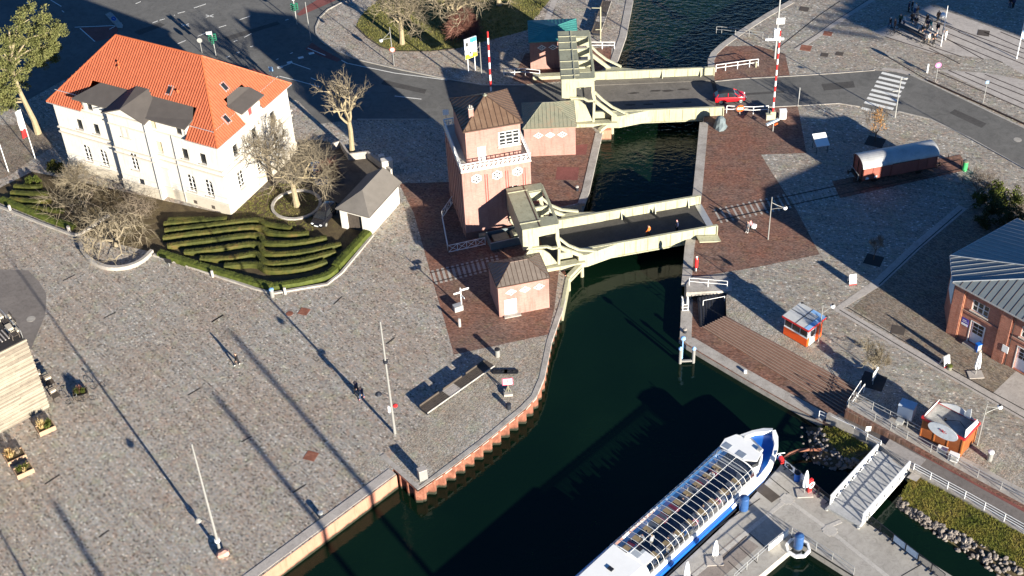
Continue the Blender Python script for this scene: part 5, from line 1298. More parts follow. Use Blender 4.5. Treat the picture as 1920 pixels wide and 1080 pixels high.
bl2_ = [P(1498, 800, -2.1), P(1506, 868, -2.1), P(1560, 884, -2.1), P(1626, 878, -2.1)]
for U, L in ((bu2, bm2), (bm2, bl2_)):
    for i in range(3): mb.poly([L[i], L[i+1], U[i+1], U[i]])
struct('bank', mb, M['soil'])
RG = random.Random(11)
gb = MB()
def tuft(mb, p, h, k=3, w=.05, sp=.16):
    for _ in range(k):
        a = RG.uniform(0, 6.28); d = Vector((math.cos(a), math.sin(a), 0)); e_ = Vector((-d.y, d.x, 0))*w
        o = p+Vector((RG.uniform(-.12, .12), RG.uniform(-.12, .12), 0)); tip = o+d*sp*RG.uniform(.3, 1.4)+Vector((0, 0, h*RG.uniform(.6, 1.2)))
        mb.add([o-e_, o+e_, tip], [(0, 1, 2)])
def quadfill(mb, U, L, dens, h):
    for i in range(len(U)-1):
        ar = ((U[i+1]-U[i]).length+(L[i+1]-L[i]).length)/2*((U[i]-L[i]).length+(U[i+1]-L[i+1]).length)/2
        for _ in range(int(ar*dens)):
            u, v = RG.random(), RG.random(); p = L[i].lerp(L[i+1], u).lerp(U[i].lerp(U[i+1], u), v); tuft(mb, p, h, 4, .032, .16)
quadfill(gb, bank_u, bank_m, 95, .13); quadfill(gb, bu2, bm2, 70, .13)
tag(gb.build('bank_grass', M['bankgrass']), 'yellowish green grass on the bank below the walkway', 'grass', kind='stuff')
rocks = []
for k in range(7):
    mb = MB(); rr = random.Random(k); mb.ball((0, 0, 0), 1, 1, 1, 7, 5)
    ax = [Vector((rr.gauss(0, 1), rr.gauss(0, 1), rr.gauss(0, 1))).normalized() for _ in range(7)]; ds = [rr.uniform(.5, .85) for _ in ax]
    nv = []
    for v in mb.v:
        v = Vector(v)
        for a, d in zip(ax, ds):
            e = v.dot(a)-d
            if e > 0: v = v-a*e
        nv.append(tuple(v))
    mb.v = nv; me = bpy.data.meshes.new('stone'); me.from_pydata(mb.v, [], mb.f); me.materials.append(M['rock']); rocks.append(me)
def stone(p, s, lb, grp):
    o = bpy.data.objects.new('stone', RG.choice(rocks)); COL.objects.link(o); o.location = p; o.scale = (s*RG.uniform(.8, 1.3), s*RG.uniform(.7, 1.1), s*RG.uniform(.6, .9))
    o.rotation_euler = (RG.uniform(-.5, .5), RG.uniform(-.5, .5), RG.uniform(0, 6.28)); return tag(o, lb, 'stone', grp)
for i in range(4):
    for _ in range(74 if i < 3 else 14):
        u, v = RG.random(), RG.random()**.8; p = bank_l[i].lerp(bank_l[i+1], u).lerp(bank_m[i].lerp(bank_m[i+1], u), v); stone(p+Vector((0, 0, .04)), RG.uniform(.16, .33), 'grey granite boulder in the rubble strip below the grass bank', 'boulders below the grass bank')
for i in range(3):
    for _ in range(36):
        u, v = RG.random(), RG.random(); p = bl2_[i].lerp(bl2_[i+1], u).lerp(bm2[i].lerp(bm2[i+1], u), v); stone(p+Vector((0, 0, .04)), RG.uniform(.15, .3), 'grey granite boulder in the rubble patch beside the bow of the boat', 'boulders beside the bow')
mb = MB(); p0 = P(1468, 858, -1.3); mb.tube([P(1466, 862, -1.4), P(1480, 851, -1.2), P(1495, 845, -1.1), P(1512, 843, -1.1), P(1540, 843, -1.2)], .16, 8)
o = tag(mb.build('floating_boom', M['rust']), 'curved rusty pipe boom with a red and white end beside the bow', 'boom')
for i, (a, b_, m) in enumerate((((1459, 855), (1463, 858), 'whitepaint'), ((1463, 858), (1468, 867), 'red'))):
    mb = MB(); mb.tube([P(*a, -1.2), P(*b_, -1.3)], .28, 8); mb.build('boom_float', M[m], o)
# ---------------------------------------------------------------- trees and hedges
def rvec(rg, s=1.0): return Vector((rg.gauss(0, s), rg.gauss(0, s), rg.gauss(0, s)))
def bare_tree(name, label, base, H, trunk_h, r0, spread=.75, seed=1, levels=5, kids=(3, 3), up=.25, knob=False, bark='bark', twig='twig', group=None, droop=0, ratio=.72, twigs=5, twl=1.2, lean=(0, 0), cat='tree', twr=.014, first=None):
    rg = random.Random(seed); t = thing(name, label, cat, base, 0, group)
    tk, tw = MB(), MB()
    d0 = Vector((lean[0], lean[1], 1)).normalized()
    pts = [Vector((0, 0, -.1))]; p = pts[0]
    for i in range(4):
        p = p+(d0+rvec(rg, .05)).normalized()*(trunk_h/4+.03); pts.append(p)
    tk.tube(pts, [r0*1.35, r0*1.05, r0*.95, r0*.9, r0*.85], 8)
    L0 = first or (H-trunk_h)*(1-ratio)/(1-ratio**levels)
    def grow(p, d, L, r, lv):
        q = [p]; rs = [r]; n = 3 if lv < 3 else 2
        for i in range(n):
            d = (d+rvec(rg, .16)+Vector((0, 0, up*.25-droop*lv*.08))).normalized(); p = p+d*(L/n); q.append(p); rs.append(r*(1-.3*(i+1)/n))
        (tk if lv <= 2 else tw).tube(q, rs, 5 if lv <= 1 else 4 if lv == 2 else 3, lv <= 1)
        if knob and lv == 2: tk.ball(p, r*2.0, n=6, k=4)
        if lv >= levels:
            for _ in range(twigs):
                dd = (d+rvec(rg, .65)+Vector((0, 0, up*.6-droop*.5))).normalized(); s = q[rg.randrange(1, len(q))]; e = s+dd*twl*rg.uniform(.5, 1.1); m = (s+e)/2+rvec(rg, .06)
                tw.tube([s, m, e], [twr, twr*.8, twr*.4], 3, False)
            return
        k = rg.randint(*kids)
        for i in range(k):
            ax = d.orthogonal().normalized(); ax.rotate(Matrix.Rotation(6.283*(i+rg.random()*.6)/k, 3, d))
            dd = (d*(1-spread*.55)+ax*spread*rg.uniform(.6, 1.15)+Vector((0, 0, up))).normalized(); s = q[-1] if i < 2 else q[-2]
            grow(s, dd, L*ratio*rg.uniform(.75, 1.15), r*.62 if lv > 0 else r*.6, lv+1)
    k = rg.randint(4, 5)
    for i in range(k):
        a = 6.283*(i+rg.random()*.5)/k; dd = Vector((math.cos(a)*spread, math.sin(a)*spread, .55+up)).normalized()
        grow(pts[-1] if i % 2 else pts[-2].lerp(pts[-1], .6), dd, L0*rg.uniform(.8, 1.1), r0*.55, 1)
    tk.build('trunk', M[bark], t, True); tw.build('branches', M[twig], t)
    return t
M['lawnblade'] = M['grass']
bare_tree('plane_tree', 'bare yellowish tree in the round kerbed bed between villa and garage', P(557, 386), 12.5, 3.4, .34, .85, 10, 5, (3, 3), .12, twig='twigpale', ratio=.76, twigs=4, twl=1.9, twr=.012, first=2.7)
bare_tree('pollarded_tree', 'tall bare pollarded tree with knobbly pale branches beside the dark cobbles', P(661, 291), 12.8, 5.0, .32, .72, 8, 4, (3, 3), .32, True, twig='twigpale', ratio=.68, twigs=6, twl=.8, twr=.014)
bare_tree('villa_tree', 'slender bare tree against the right hand facade of the villa', P(509, 340), 10.5, 4.2, .22, .62, 21, 5, (2, 3), .3, bark='twig', twig='twigpale', ratio=.74, twigs=5, twl=1.0, twr=.016)
bare_tree('twisted_tree', 'low sprawling bare tree in the round walled bed at the corner of the garden', P(217, 462), 4.6, .9, .26, 1.25, 5, 5, (2, 3), .0, bark='twigpale', twig='twigpale', ratio=.80, twigs=4, twl=1.6, droop=.25, twr=.015, first=2.2)
bare_tree('spreading_shrub', 'wide reddish brown bare shrub in front of the left part of the villa', P(160, 388), 3.9, .5, .18, 1.2, 9, 5, (2, 3), .02, bark='twig', twig='twigpale', ratio=.82, twigs=4, twl=1.6, droop=.2, twr=.013, cat='shrub', first=1.7)
bare_tree('spreading_shrub', 'brown bare shrub between the round bed and the villa door', P(255, 402), 3.2, .4, .14, 1.1, 14, 4, (3, 4), .05, bark='twig', twig='twig', ratio=.8, twigs=4, twl=1.3, droop=.15, twr=.012, cat='shrub', first=1.3)
bare_tree('spreading_shrub', 'pale forked bare shrub under the first villa windows', P(140, 352), 3.6, .6, .14, .9, 15, 4, (3, 3), .2, bark='twigpale', twig='twigpale', ratio=.75, twigs=6, twl=.9, twr=.018, cat='shrub')
bare_tree('red_twigged_shrub', 'reddish bare shrub by the parked dark blue car', P(612, 332), 2.6, .3, .1, 1.0, 17, 4, (3, 4), .15, bark='twigred', twig='twigred', ratio=.8, twigs=9, twl=.8, twr=.016, cat='shrub')
for i, (b_, sd, h, lb) in enumerate((((754, 82), 31, 11.5, 'bare pale tree at the left end of the lawn island'), ((849, 60), 32, 12, 'bare pale tree in the middle of the lawn island'), ((936, 10), 33, 12, 'bare pale tree at the right of the lawn island, by the picture top'))):
    bare_tree('lawn_tree', lb, P(*b_), h, 3.4, .34, .85, sd, 5, (3, 3), .16, twig='twigpale', ratio=.76, twigs=3, twl=1.4, twr=.016, first=2.4, group='bare trees on the lawn island')
bare_tree('hedge_shrub', 'brown thicket of bare shrubs at the dark end of the lawn island', P(868, 62), 4.2, .5, .14, 1.1, 41, 5, (3, 4), .06, bark='barkdark', twig='twigred', ratio=.8, twigs=8, twl=1.1, twr=.022, cat='shrub')
bare_tree('young_tree', 'small bare young tree in a square bed on the shaded setts', P(1638, 487), 3.2, 1.4, .05, .55, 51, 4, (2, 3), .3, bark='barkdark', twig='twig', ratio=.7, twigs=4, twl=.5)
bare_tree('young_tree', 'yellowish leafless young tree in a dark bed beside the white panel sign', P(1637, 714), 5.0, 1.6, .08, .55, 52, 4, (3, 3), .35, bark='bark', twig='twigpale', ratio=.74, twigs=9, twl=.7, twr=.018)
bare_tree('bare_shrub', 'dark bare shrub at the end of the buffer track, right edge', P(1833, 372), 4.0, .8, .1, .95, 54, 4, (3, 3), .15, bark='barkdark', twig='twig', ratio=.76, twigs=7, twl=.9, cat='shrub')
def leafclump(mb, c, r, n, sz, rg, flat=1.0):
    for _ in range(n):
        v = rvec(rg); v.normalize(); p = c+Vector((v.x*r, v.y*r, v.z*r*flat))*(rg.random()**.33)
        a = (v*.6+rvec(rg, .6)).normalized(); b_ = a.orthogonal().normalized(); b_.rotate(Matrix.Rotation(rg.uniform(0, 6.28), 3, a)); s = sz*rg.uniform(.6, 1.3)
        mb.add([p-b_*s*.4, p+b_*s*.4, p+a*s*1.2+b_*s*.2, p+a*s*1.1-b_*s*.2], [(0, 1, 2, 3)])
t = bare_tree('autumn_tree', 'small multi stemmed tree with orange brown leaves beside the zebra crossing', P(1641, 263), 4.6, 1.0, .09, .5, 53, 4, (2, 3), .45, bark='barkdark', twig='twig', ratio=.74, twigs=5, twl=.5)
rg = random.Random(4); mb = MB()
for _ in range(34):
    leafclump(mb, Vector((rg.gauss(0, .65), rg.gauss(0, .65), rg.uniform(1.7, 4.6))), .42, 26, .10, rg)
mb.build('crown', M['orangeleaf'], t)
# pine
PB = P(72, 250); pt = thing('pine_tree', 'tall umbrella shaped pine with a bare pale trunk left of the villa', 'tree', PB)
tk = MB(); tk.tube([(0, 0, -.2), (-.1, .1, 2), (-.5, .25, 4), (-.9, .4, 6.2), (-1.1, .6, 8.2), (-1.0, .8, 10.5), (-.4, 1.6, 14.2)], [.48, .36, .31, .28, .25, .2, .1], 8)
rg = random.Random(12); cl = MB()
lobes = [((2.2, 3.4, 15.0), 2.3, 1.8), ((4.6, 2.2, 13.6), 2.0, 1.4), ((3.6, 1.4, 12.0), 2.0, 1.3), ((.6, 2.0, 13.2), 2.2, 1.7), ((-2.6, 1.2, 12.4), 2.5, 1.8), ((-5.2, .8, 12.6), 2.6, 1.9), ((-7.4, .2, 11.4), 2.5, 1.9), ((.4, .6, 10.6), 2.4, 1.6), ((-3.0, -.2, 10.0), 2.6, 1.7), ((-6.0, -.8, 9.4), 2.7, 1.7), ((2.6, 2.6, 9.8), 1.9, 1.1), ((-1.0, -.4, 8.0), 2.2, 1.2), ((-4.4, -1.4, 7.6), 2.5, 1.4), ((-7.2, -1.6, 7.4), 2.4, 1.6), ((-2.6, -2.0, 6.2), 1.9, 1.0), ((-5.6, -2.4, 5.8), 2.2, 1.2)]
for (c, rx, rz) in lobes:
    c = Vector(c); tk.tube([(-.9+rg.uniform(-.2, .2), .5, min(10.5, c.z-1.2)), (c+Vector((-.9, .5, c.z-.6)))/2*1.0, c], [.13, .09, .04], 5)
    for _ in range(46):
        v = rvec(rg); v.normalize(); p = c+Vector((v.x*rx, v.y*rx, v.z*rz))*rg.uniform(.55, 1.05); leafclump(cl, p, .5, 60, .15, rg, .75)
tk.build('trunk', M['bark'], pt, True); cl.build('crown', M['needles'], pt)
# evergreen and olive bushes, right edge
def bush(label, base, lobes, m, sz, seed, n=40, name='bush', dens=18):
    rg = random.Random(seed); t = thing(name, label, 'bush', base); mb = MB(); tk = MB()
    for (x, y, z, r) in lobes:
        tk.tube([(0, 0, -.1), (x*.5, y*.5, z*.5), (x, y, z)], [.07, .05, .02], 5)
        for _ in range(dens):
            v = rvec(rg); v.normalize(); leafclump(mb, Vector((x, y, z))+v*r*rg.uniform(.4, 1), r*.3, n, sz, rg)
    tk.build('stems', M['barkdark'], t); mb.build('foliage', m, t); return t
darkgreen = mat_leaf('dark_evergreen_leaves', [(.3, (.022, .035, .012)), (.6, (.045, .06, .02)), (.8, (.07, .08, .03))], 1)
bush('olive green evergreen bush in the sun behind the brick building', P(1858, 392), [(0, 0, 1.4, 1.3), (-1.3, .6, 1.1, 1.0), (1.6, .2, 1.5, 1.4), (.6, 1.4, 1.8, 1.2), (2.9, .6, 1.2, 1.2)], M['hedgegreen'], .16, 61)
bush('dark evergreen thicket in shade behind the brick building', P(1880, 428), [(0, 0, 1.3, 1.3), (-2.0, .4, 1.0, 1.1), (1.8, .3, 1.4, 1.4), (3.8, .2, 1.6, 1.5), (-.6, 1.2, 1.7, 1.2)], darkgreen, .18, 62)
bush('reddish green clipped bush at the left front corner of the villa', P(108, 322), [(0, 0, .9, .8), (.7, -.2, .7, .6), (-.6, .4, .7, .7)], M['hedge'], .14, 63)
bush('bright green low bush at the dark left end of the garden', P(55, 345), [(0, 0, .5, .6), (.9, .2, .4, .5)], M['hedgegreen'], .12, 64)
# hedges
RH_ = random.Random(5)
def smooth(pts, step=.28):
    q = []
    n = len(pts)
    for i in range(n-1):
        p0, p1, p2, p3 = pts[max(0, i-1)], pts[i], pts[i+1], pts[min(n-1, i+2)]; k = max(2, int((p2-p1).length/step))
        for j in range(k):
            t = j/k; q.append(.5*((2*p1)+(p2-p0)*t+(2*p0-5*p1+4*p2-p3)*t*t+(3*p1-p0-3*p2+p3)*t**3))
    q.append(pts[-1]); return q
def hedge(px, wd, hg, label, group=None, m='hedge', dens=90):
    pts = smooth(PP(px)); o = pts[len(pts)//2].copy(); mb = MB(); rings = []
    for i, p in enumerate(pts):
        d = (pts[min(i+1, len(pts)-1)]-pts[max(i-1, 0)]).normalized(); n = Vector((-d.y, d.x, 0)); w_ = wd*RH_.uniform(.95, 1.04); h = hg*RH_.uniform(.96, 1.03)
        rings.append([p-o+n*s*w_+Vector((0, 0, z*h+(RH_.uniform(-.02, .02) if z else 0))) for s, z in ((-.5, 0), (-.52, .5), (-.42, .92), (0, 1.0), (.42, .92), (.52, .5), (.5, 0))])
    mb.loft(rings)
    for i in range(len(pts)-1):
        L = (pts[i+1]-pts[i]).length
        for _ in range(int(L*dens)):
            a = rings[i]; k = RH_.randrange(1, 5); p = a[k].lerp(a[k+1], RH_.random()).lerp(rings[i+1][k], RH_.random()*.9); d = (rvec(RH_, .5)+Vector((0, 0, .5))).normalized(); e = d.orthogonal().normalized()*.035
            mb.add([p-e, p+e, p+d*.08+e*.4], [(0, 1, 2)])
    ob = mb.build('hedge', M[m]); ob.location = o; return tag(ob, label, 'hedge', group)
c5 = lambda *q: [(x/3, 300+y/3) for x, y in q]
c6 = lambda *q: [(480+x/3, 300+y/3) for x, y in q]
ROWS = [('first curved hedge row from the villa wall', c5((950, 352), (1150, 345))), ('second curved hedge row from the villa wall', c5((925, 372), (1100, 358), (1280, 345))), ('third curved hedge row from the villa wall', c5((930, 412), (1190, 380), (1440, 352))+c6((60, 375), (200, 398))),
        ('fourth curved hedge row from the villa wall', c5((920, 452), (1130, 425), (1440, 393))+c6((80, 422), (190, 432), (300, 425))), ('fifth curved hedge row from the villa wall', c5((945, 498), (1150, 470), (1440, 437))+c6((60, 480), (230, 480), (400, 450))),
        ('sixth curved hedge row from the villa wall', c5((1040, 533), (1200, 517), (1440, 487))+c6((60, 540), (250, 535), (480, 487))), ('seventh curved hedge row from the villa wall', c5((1130, 568), (1300, 566), (1440, 543))+c6((70, 595), (250, 580), (450, 530))),
        ('eighth curved hedge row, nearest the border hedge', c5((1265, 610), (1440, 600))+c6((80, 635), (260, 625), (400, 585)))]
for lb, px in ROWS: hedge(px, .7, .62, lb, 'wavy hedge rows in front of the villa')
hedge([(300, 478), (345, 493), (400, 510), (480, 534), (512, 541)], .95, .65, 'border hedge of the garden along the grey plaza', None, 'hedgegreen', 70)
hedge([(512, 541), (560, 534), (610, 522), (630, 508)], .9, .65, 'border hedge at the tip of the garden by the small bollards', None, 'hedgegreen', 70)
hedge([(630, 505), (660, 472), (690, 440)], 1.1, .75, 'border hedge ending at the garage corner', None, 'hedgegreen', 70)
hedge([(5, 377), (60, 400), (105, 418), (140, 428)], .8, .55, 'left border hedge between plaza and dark garden end', None, 'hedgegreen', 70)
for lb, px in (('short hedge row at the left garden end, farthest', [(28, 352), (55, 354), (80, 352)]), ('short hedge row at the left garden end, second', [(22, 364), (60, 366), (92, 366)]), ('short hedge row at the left garden end, third', [(20, 376), (60, 380), (96, 380)]), ('short hedge row at the left garden end, nearest', [(50, 391), (90, 396), (120, 398)])):
    hedge(px, .62, .5, lb, 'short hedge rows at the left garden end', 'hedge')
# garden walls and kerbs
kerb('garden_kerb', [(-60, 366), (0, 389), (77, 420), (140, 443)], 'concrete', .3, -.02, .22)
kerb('garden_kerb', [(288, 479), (345, 497), (400, 516), (480, 543), (513, 551), (613, 534), (640, 513), (699, 442)], 'concrete', .3, -.02, .22)
pts = PP([(152, 458), (157, 476), (172, 492), (195, 503), (218, 506), (245, 502), (268, 491), (286, 474)])
def wallthing(name, pts, wd, z1, m, label):
    o = pts[0].copy(); mb = MB(); L, Rr = [], []
    for i, p in enumerate(pts):
        d = (pts[min(i+1, len(pts)-1)]-pts[max(i-1, 0)]).normalized(); n = Vector((-d.y, d.x, 0))*wd/2; L.append(p-o+n); Rr.append(p-o-n)
    for i in range(len(pts)-1): mb.prism([L[i], Rr[i], Rr[i+1], L[i+1]], -.05, z1, False)
    ob = mb.build(name, M[m]); ob.location = o; return tag(ob, label, 'wall')
wallthing('planter_wall', smooth(pts, .5), .42, .5, 'concrete', 'curved pale wall around the low sprawling tree')
wallthing('planter_wall', PP([(140, 443), (152, 440), (176, 424), (205, 405)]), .3, .3, 'concrete', 'straight pale wall edge beside the low sprawling tree')
ctr = P(556, 385); wallthing('tree_bed_kerb', [ctr+Vector((2.9*math.cos(a), 2.9*math.sin(a), 0)) for a in [i*math.pi/12 for i in range(25)]], .35, .22, 'concrete', 'round concrete kerb around the tree between villa and garage')
wallthing('yard_wall', PP([(622, 282), (640, 276), (655, 300), (690, 296), (735, 330)]), .3, 1.0, 'concrete', 'low wall behind the garage and the pollarded tree')
wallthing('gate_pier', PP([(717, 322), (737, 318)]), .9, 1.7, 'white', 'pale gate pier right behind the garage')
wallthing('gate_pier', PP([(712, 308), (722, 306)]), .6, 1.3, 'white', 'smaller pale gate pier behind the garage')
# grass
gb = MB(); RG = random.Random(3)
def grassfill(mb, poly, n, h):
    b_ = PP(poly); xs_ = [p.x for p in b_]; ys_ = [p.y for p in b_]
    def ins(x, y):
        c = False; j = len(b_)-1
        for i in range(len(b_)):
            if (b_[i].y > y) != (b_[j].y > y) and x < (b_[j].x-b_[i].x)*(y-b_[i].y)/(b_[j].y-b_[i].y)+b_[i].x: c = not c
            j = i
        return c
    k = 0
    while k < n:
        x, y = RG.uniform(min(xs_), max(xs_)), RG.uniform(min(ys_), max(ys_))
        if ins(x, y): tuft(mb, Vector((x, y, .0)), h, 4, .05, .2); k += 1
grassfill(gb, [(667, 50), (682, 24), (718, -8), (760, -60), (1050, -60), (1031, 0), (988, 57), (900, 80), (854, 92), (809, 97), (739, 97), (690, 72)], 5200, .16)
grassfill(gb, [(436, 404), (478, 418), (585, 436), (600, 408), (596, 370), (570, 345), (520, 345), (480, 365)], 900, .10)
tag(gb.build('lawn_grass', M['grass']), 'patchy yellowish lawn grass on the island and in the yard', 'grass', kind='stuff')
for c, s_, lb in (((1637, 715), 1.6, 'bed'), ((1638, 488), 1.3, 'bed'), ((1641, 266), 1.5, 'bed')):
    c = P(*c); mb = MB(); mb.area([c+Vector((sx*s_, sy*s_, .012)) for sx, sy in ((-1, -.3), (.3, -1), (1, .3), (-.3, 1))]); struct('tree_bed', mb, M['darkgap'])
# ---------------------------------------------------------------- lamps, masts, signs
def lamp(b, h, arm, label, arms=1, m='polegrey', r=.06, globe=.26, drop=.75):
    t = thing('street_lamp', label, 'lamp post', b)
    mb = MB(); mb.tube([(0, 0, 0), (0, 0, h)], [r*1.3, r*.8], 8); mb.build('pole', M[m], t)
    for a, L in arm:
        d = Vector((math.cos(a), math.sin(a), 0)); zc = h*drop
        mb = MB(); mb.tube([Vector((0, 0, zc+.75)), d*L*.5+Vector((0, 0, zc+.35)), d*L+Vector((0, 0, zc+.05))], .03, 5); mb.tube([Vector((0, 0, zc-.2)), d*L*.5+Vector((0, 0, zc-.05)), d*L+Vector((0, 0, zc+.0))], .03, 5); mb.build('arm', M[m], t)
        c = d*(L+.15)+Vector((0, 0, zc)); mb = MB(); mb.ball(c, globe, globe, globe*.9, 12, 8); g_ = mb.build('lamp_globe', M['whitepaint'], t)
        mb = MB(); mb.lathe([(globe*.55, .0), (globe*.4, .16), (.05, .2)], c+Vector((0, 0, globe*.7)), 10); mb.build('lamp_cap', M['black'], g_)
    return t
lamp(P(1440, 449), 6.0, [(-.1, 1.4)], 'white lamp post with one globe arm beside the cyclist')
t = COL.objects[-1]
lamp(P(738, 122), 5.9, [(math.radians(215), 1.4)], 'lamp post with a red round sign on the setts by the lawn island')
lamp(P(903, 142), 5.2, [(math.radians(215), 1.4)], 'lamp post between the tall advertising board and the striped barrier pole')
lamp(P(1832, 835), 5.6, [(.35, 1.5)], 'white lamp post just right of the brown fish stand', drop=.8)
lamp(P(1534, 640), 5.0, [(.6, 1.4)], 'white lamp post beside the orange kiosk', drop=.8)
t = thing('signal_post', 'grey post with two opposite arms beside the zebra crossing', 'lamp post', P(1678, 220)); mb = MB(); mb.tube([(0, 0, 0), (0, 0, 6.0)], [.08, .06], 8); mb.build('pole', M['steel'], t)
for z, s in ((5.6, 1), (4.0, -1)):
    mb = MB(); mb.beam((0, 0, z), (.9*s, .2*s, z+.05), .07); mb.box(.6*s-.25, .6*s+.25, .1*s-.12, .1*s+.12, z, z+.14); mb.build('lamp_head', M['steel'], t)
def mast(b, h, r, label, m='polegrey', extra=None):
    t = thing('mast', label, 'mast', b); mb = MB(); mb.tube([(0, 0, 0), (0, 0, h)], [r, r*.55], 10); mb.build('pole', M[m], t)
    if extra: extra(t)
    return t
def ex1(t):
    mb = MB(); mb.tube([(-.12, 0, 3.9), (-.7, .1, 4.5), (-1.15, .1, 4.4)], .035, 5); mb.build('arm', M['darksteel'], t)
    mb = MB(); mb.lathe([(.1, 0), (.34, .1), (.30, .22), (.1, .4)], (-1.25, .1, 4.2), 12); mb.build('lamp_head', M['polegrey'], t)
    mb = MB(); mb.cyl(0, 0, 1.5, 1.75, .26, n=10); mb.build('collar', M['whitepaint'], t)
def ex2(t):
    mb = MB(); mb.tube([(-.12, 0, 5.2), (-.6, .1, 5.6), (-1.0, .1, 5.5)], .035, 5); mb.build('arm', M['darksteel'], t)
    mb = MB(); mb.lathe([(.1, 0), (.34, .1), (.30, .22), (.1, .4)], (-1.1, .1, 5.3), 12); mb.build('lamp_head', M['darksteel'], t)
    mb = MB(); mb.cyl(0, 0, 9.6, 9.9, .24, n=10); mb.build('collar', M['darksteel'], t)
    mb = MB(); mb.box(-.35, -.12, -.12, .1, 3.1, 3.8); mb.build('junction_box', M['whitepaint'], t)
    mb = MB(); mb.lathe([(.0, 0), (.24, .1), (.24, .25), (0, .35)], (.38, 0, 3.7), 10); mb.build('beacon', M['red'], t)
mast(P(413, 1035), 14.2, .145, 'tall grey mast with a pink boulder at its foot on the left plaza', extra=ex1)
mast(P(740.5, 813), 14.8, .145, 'tall grey mast near the long bench on the left plaza', extra=ex2)
o = stone(P(419, 1042)+Vector((0, 0, .25)), .62, 'pinkish boulder at the foot of the tall grey mast', None); o.data = o.data.copy(); o.data.materials[0] = mat('pink_granite', (.48, .27, .21), .8, var=.2)
mast(P(1452.6, 110), 12.0, .15, 'tall slim mast with white boxes beside the striped barrier pole', 'steel', lambda t: [mb_.build(n_, M['whitepaint'], t) for n_, mb_ in (('cabinet', MB().box(-.4, .4, -.25, .25, 3.2, 4.6)), ('sign_panel', MB().box(-.2, .9, -.06, .06, 5.3, 6.2)), ('cross_arm', MB().box(-1.5, 1.0, -.12, .12, 2.9, 3.15)))])
mast(P(1764, 87), 6.2, .07, 'slim white pole in the crowd on the slab strips', 'whitepaint')
def exf(t):
    mb = MB(); mb.extr([(.05, 0, 4.4), (.55, .1, 4.0), (.5, .1, 2.9), (.05, 0, 3.2)], (0, .02, 0)); mb.build('flag', M['lightblue'], t)
mast(P(1906, 110), 6.6, .08, 'slim pole with a pale blue pennant at the right edge of the tram rails', 'whitepaint', exf)
mast(P(583, 77), 6.2, .07, 'slim grey pole on the shaded corner of the setts beside the red cycle lane', 'steel')
mast(P(62, 20)+Vector((0, 0, 0)), 7.0, .10, 'grey lamp mast on the dark road behind the pine', 'steel')
# striped barrier poles
def barrier_pole(b, h, z0, label, n):
    t = thing('barrier_pole', label, 'barrier', b); k = n
    mb = MB(); mb.box(-.35, .35, -.3, .3, 0, 1.1); mb.build('pedestal', M['cream'], t)
    for i in range(k):
        za, zb = z0+(h-z0)*i/k, z0+(h-z0)*(i+1)/k; mb = MB(); mb.tube([(0, 0, za), (0, 0, zb)], .13-.03*i/k, 8); mb.build('stripe', M['red' if i % 2 == 0 else 'whitepaint'], t)
    return t
barrier_pole(P(1448, 222), 12.7, .9, 'raised red and white barrier pole right of the far bridge', 15)
barrier_pole(P(922, 195), 10.8, .9, 'raised red and white barrier pole behind the tower', 11)
def post_sign(b, h, label, panel, name='road_sign', m='whitepaint', rz=0.0, r=.04, extra=None):
    t = thing(name, label, 'sign', b, rz); mb = MB(); mb.tube([(0, 0, 0), (0, 0, h)], r, 6); mb.build('post', M['steel'], t)
    kind, w_, hh, z = panel
    mb = MB()
    if kind == 'disc': mb.tube([(0, -.05, z), (0, -.02, z)], w_/2, 16)
    else: mb.box(-w_/2, w_/2, -.06, -.03, z-hh/2, z+hh/2)
    p = mb.build('sign_panel', M[m] if isinstance(m, str) else m, t)
    if extra: extra(p)
    return t
pinkp = mat('pink_sign', (.62, .18, .42), .5)
post_sign(P(738, 122)+Vector((.08, -.2, 0)), 2.6, 'red rimmed round sign fixed in front of the lamp post by the lawn island', ('disc', .75, 0, 2.55), m=mat('pale_red_sign', (.62, .16, .13), .5), extra=lambda p: MB().tube([(0, -.066, 2.55), (0, -.052, 2.55)], .24, 14).build('sign_face', M['whitepaint'], p))
post_sign(P(1754, 153), 2.7, 'pink round sign on a white post beside the rust coloured kerb', ('disc', .8, 0, 2.5), m=pinkp, extra=lambda p: MB().tube([(0, -.066, 2.5), (0, -.052, 2.5)], .2, 12).build('sign_face', mat('pale_pink', (.7, .4, .55), .5), p))
post_sign(P(1843, 194), 3.4, 'small blue sign on a white post beside the rust coloured kerb', ('box', .4, .4, 3.2), m='lightblue')
post_sign(P(1496, 200), 2.9, 'white post with an edge-on panel at the brick paving corner', ('box', .12, 1.6, 2.0), m='whitepaint', rz=1.4)
post_sign(P(839, 250), 3.6, 'white square sign on a post left of the tower', ('box', .75, .8, 3.2))
post_sign(P(217, 50), 1.6, 'blue round arrow sign on the traffic island', ('disc', .7, 0, 1.35), m='blue', extra=lambda p: MB().extr([(-.2, -.06, 1.5), (.2, -.06, 1.2), (.05, -.06, 1.4)], (0, .008, 0)).build('arrow', M['whitepaint'], p))
post_sign(P(511, 148), 1.9, 'light blue sign behind the villa corner at the kerb', ('box', .55, .7, 1.6), m='lightblue')
post_sign(P(379, 99), 2.2, 'round grey backed sign behind the villa roof', ('disc', .75, 0, 2.0), m='steel')
post_sign(P(1624, 827, -.6), 2.0, 'white sign on a post beside the walkway railing', ('box', .5, .62, 1.75))
post_sign(P(1638, 716)+Vector((-.2, -.4, 0)), 1.9, 'white panel sign leaning at the yellowish young tree', ('box', .85, 1.1, 1.4), rz=.9, extra=lambda p: MB().tube([(.55, -.05, 1.75), (.55, .02, 1.75)], .26, 14).build('round_sign', M['whitepaint'], p))
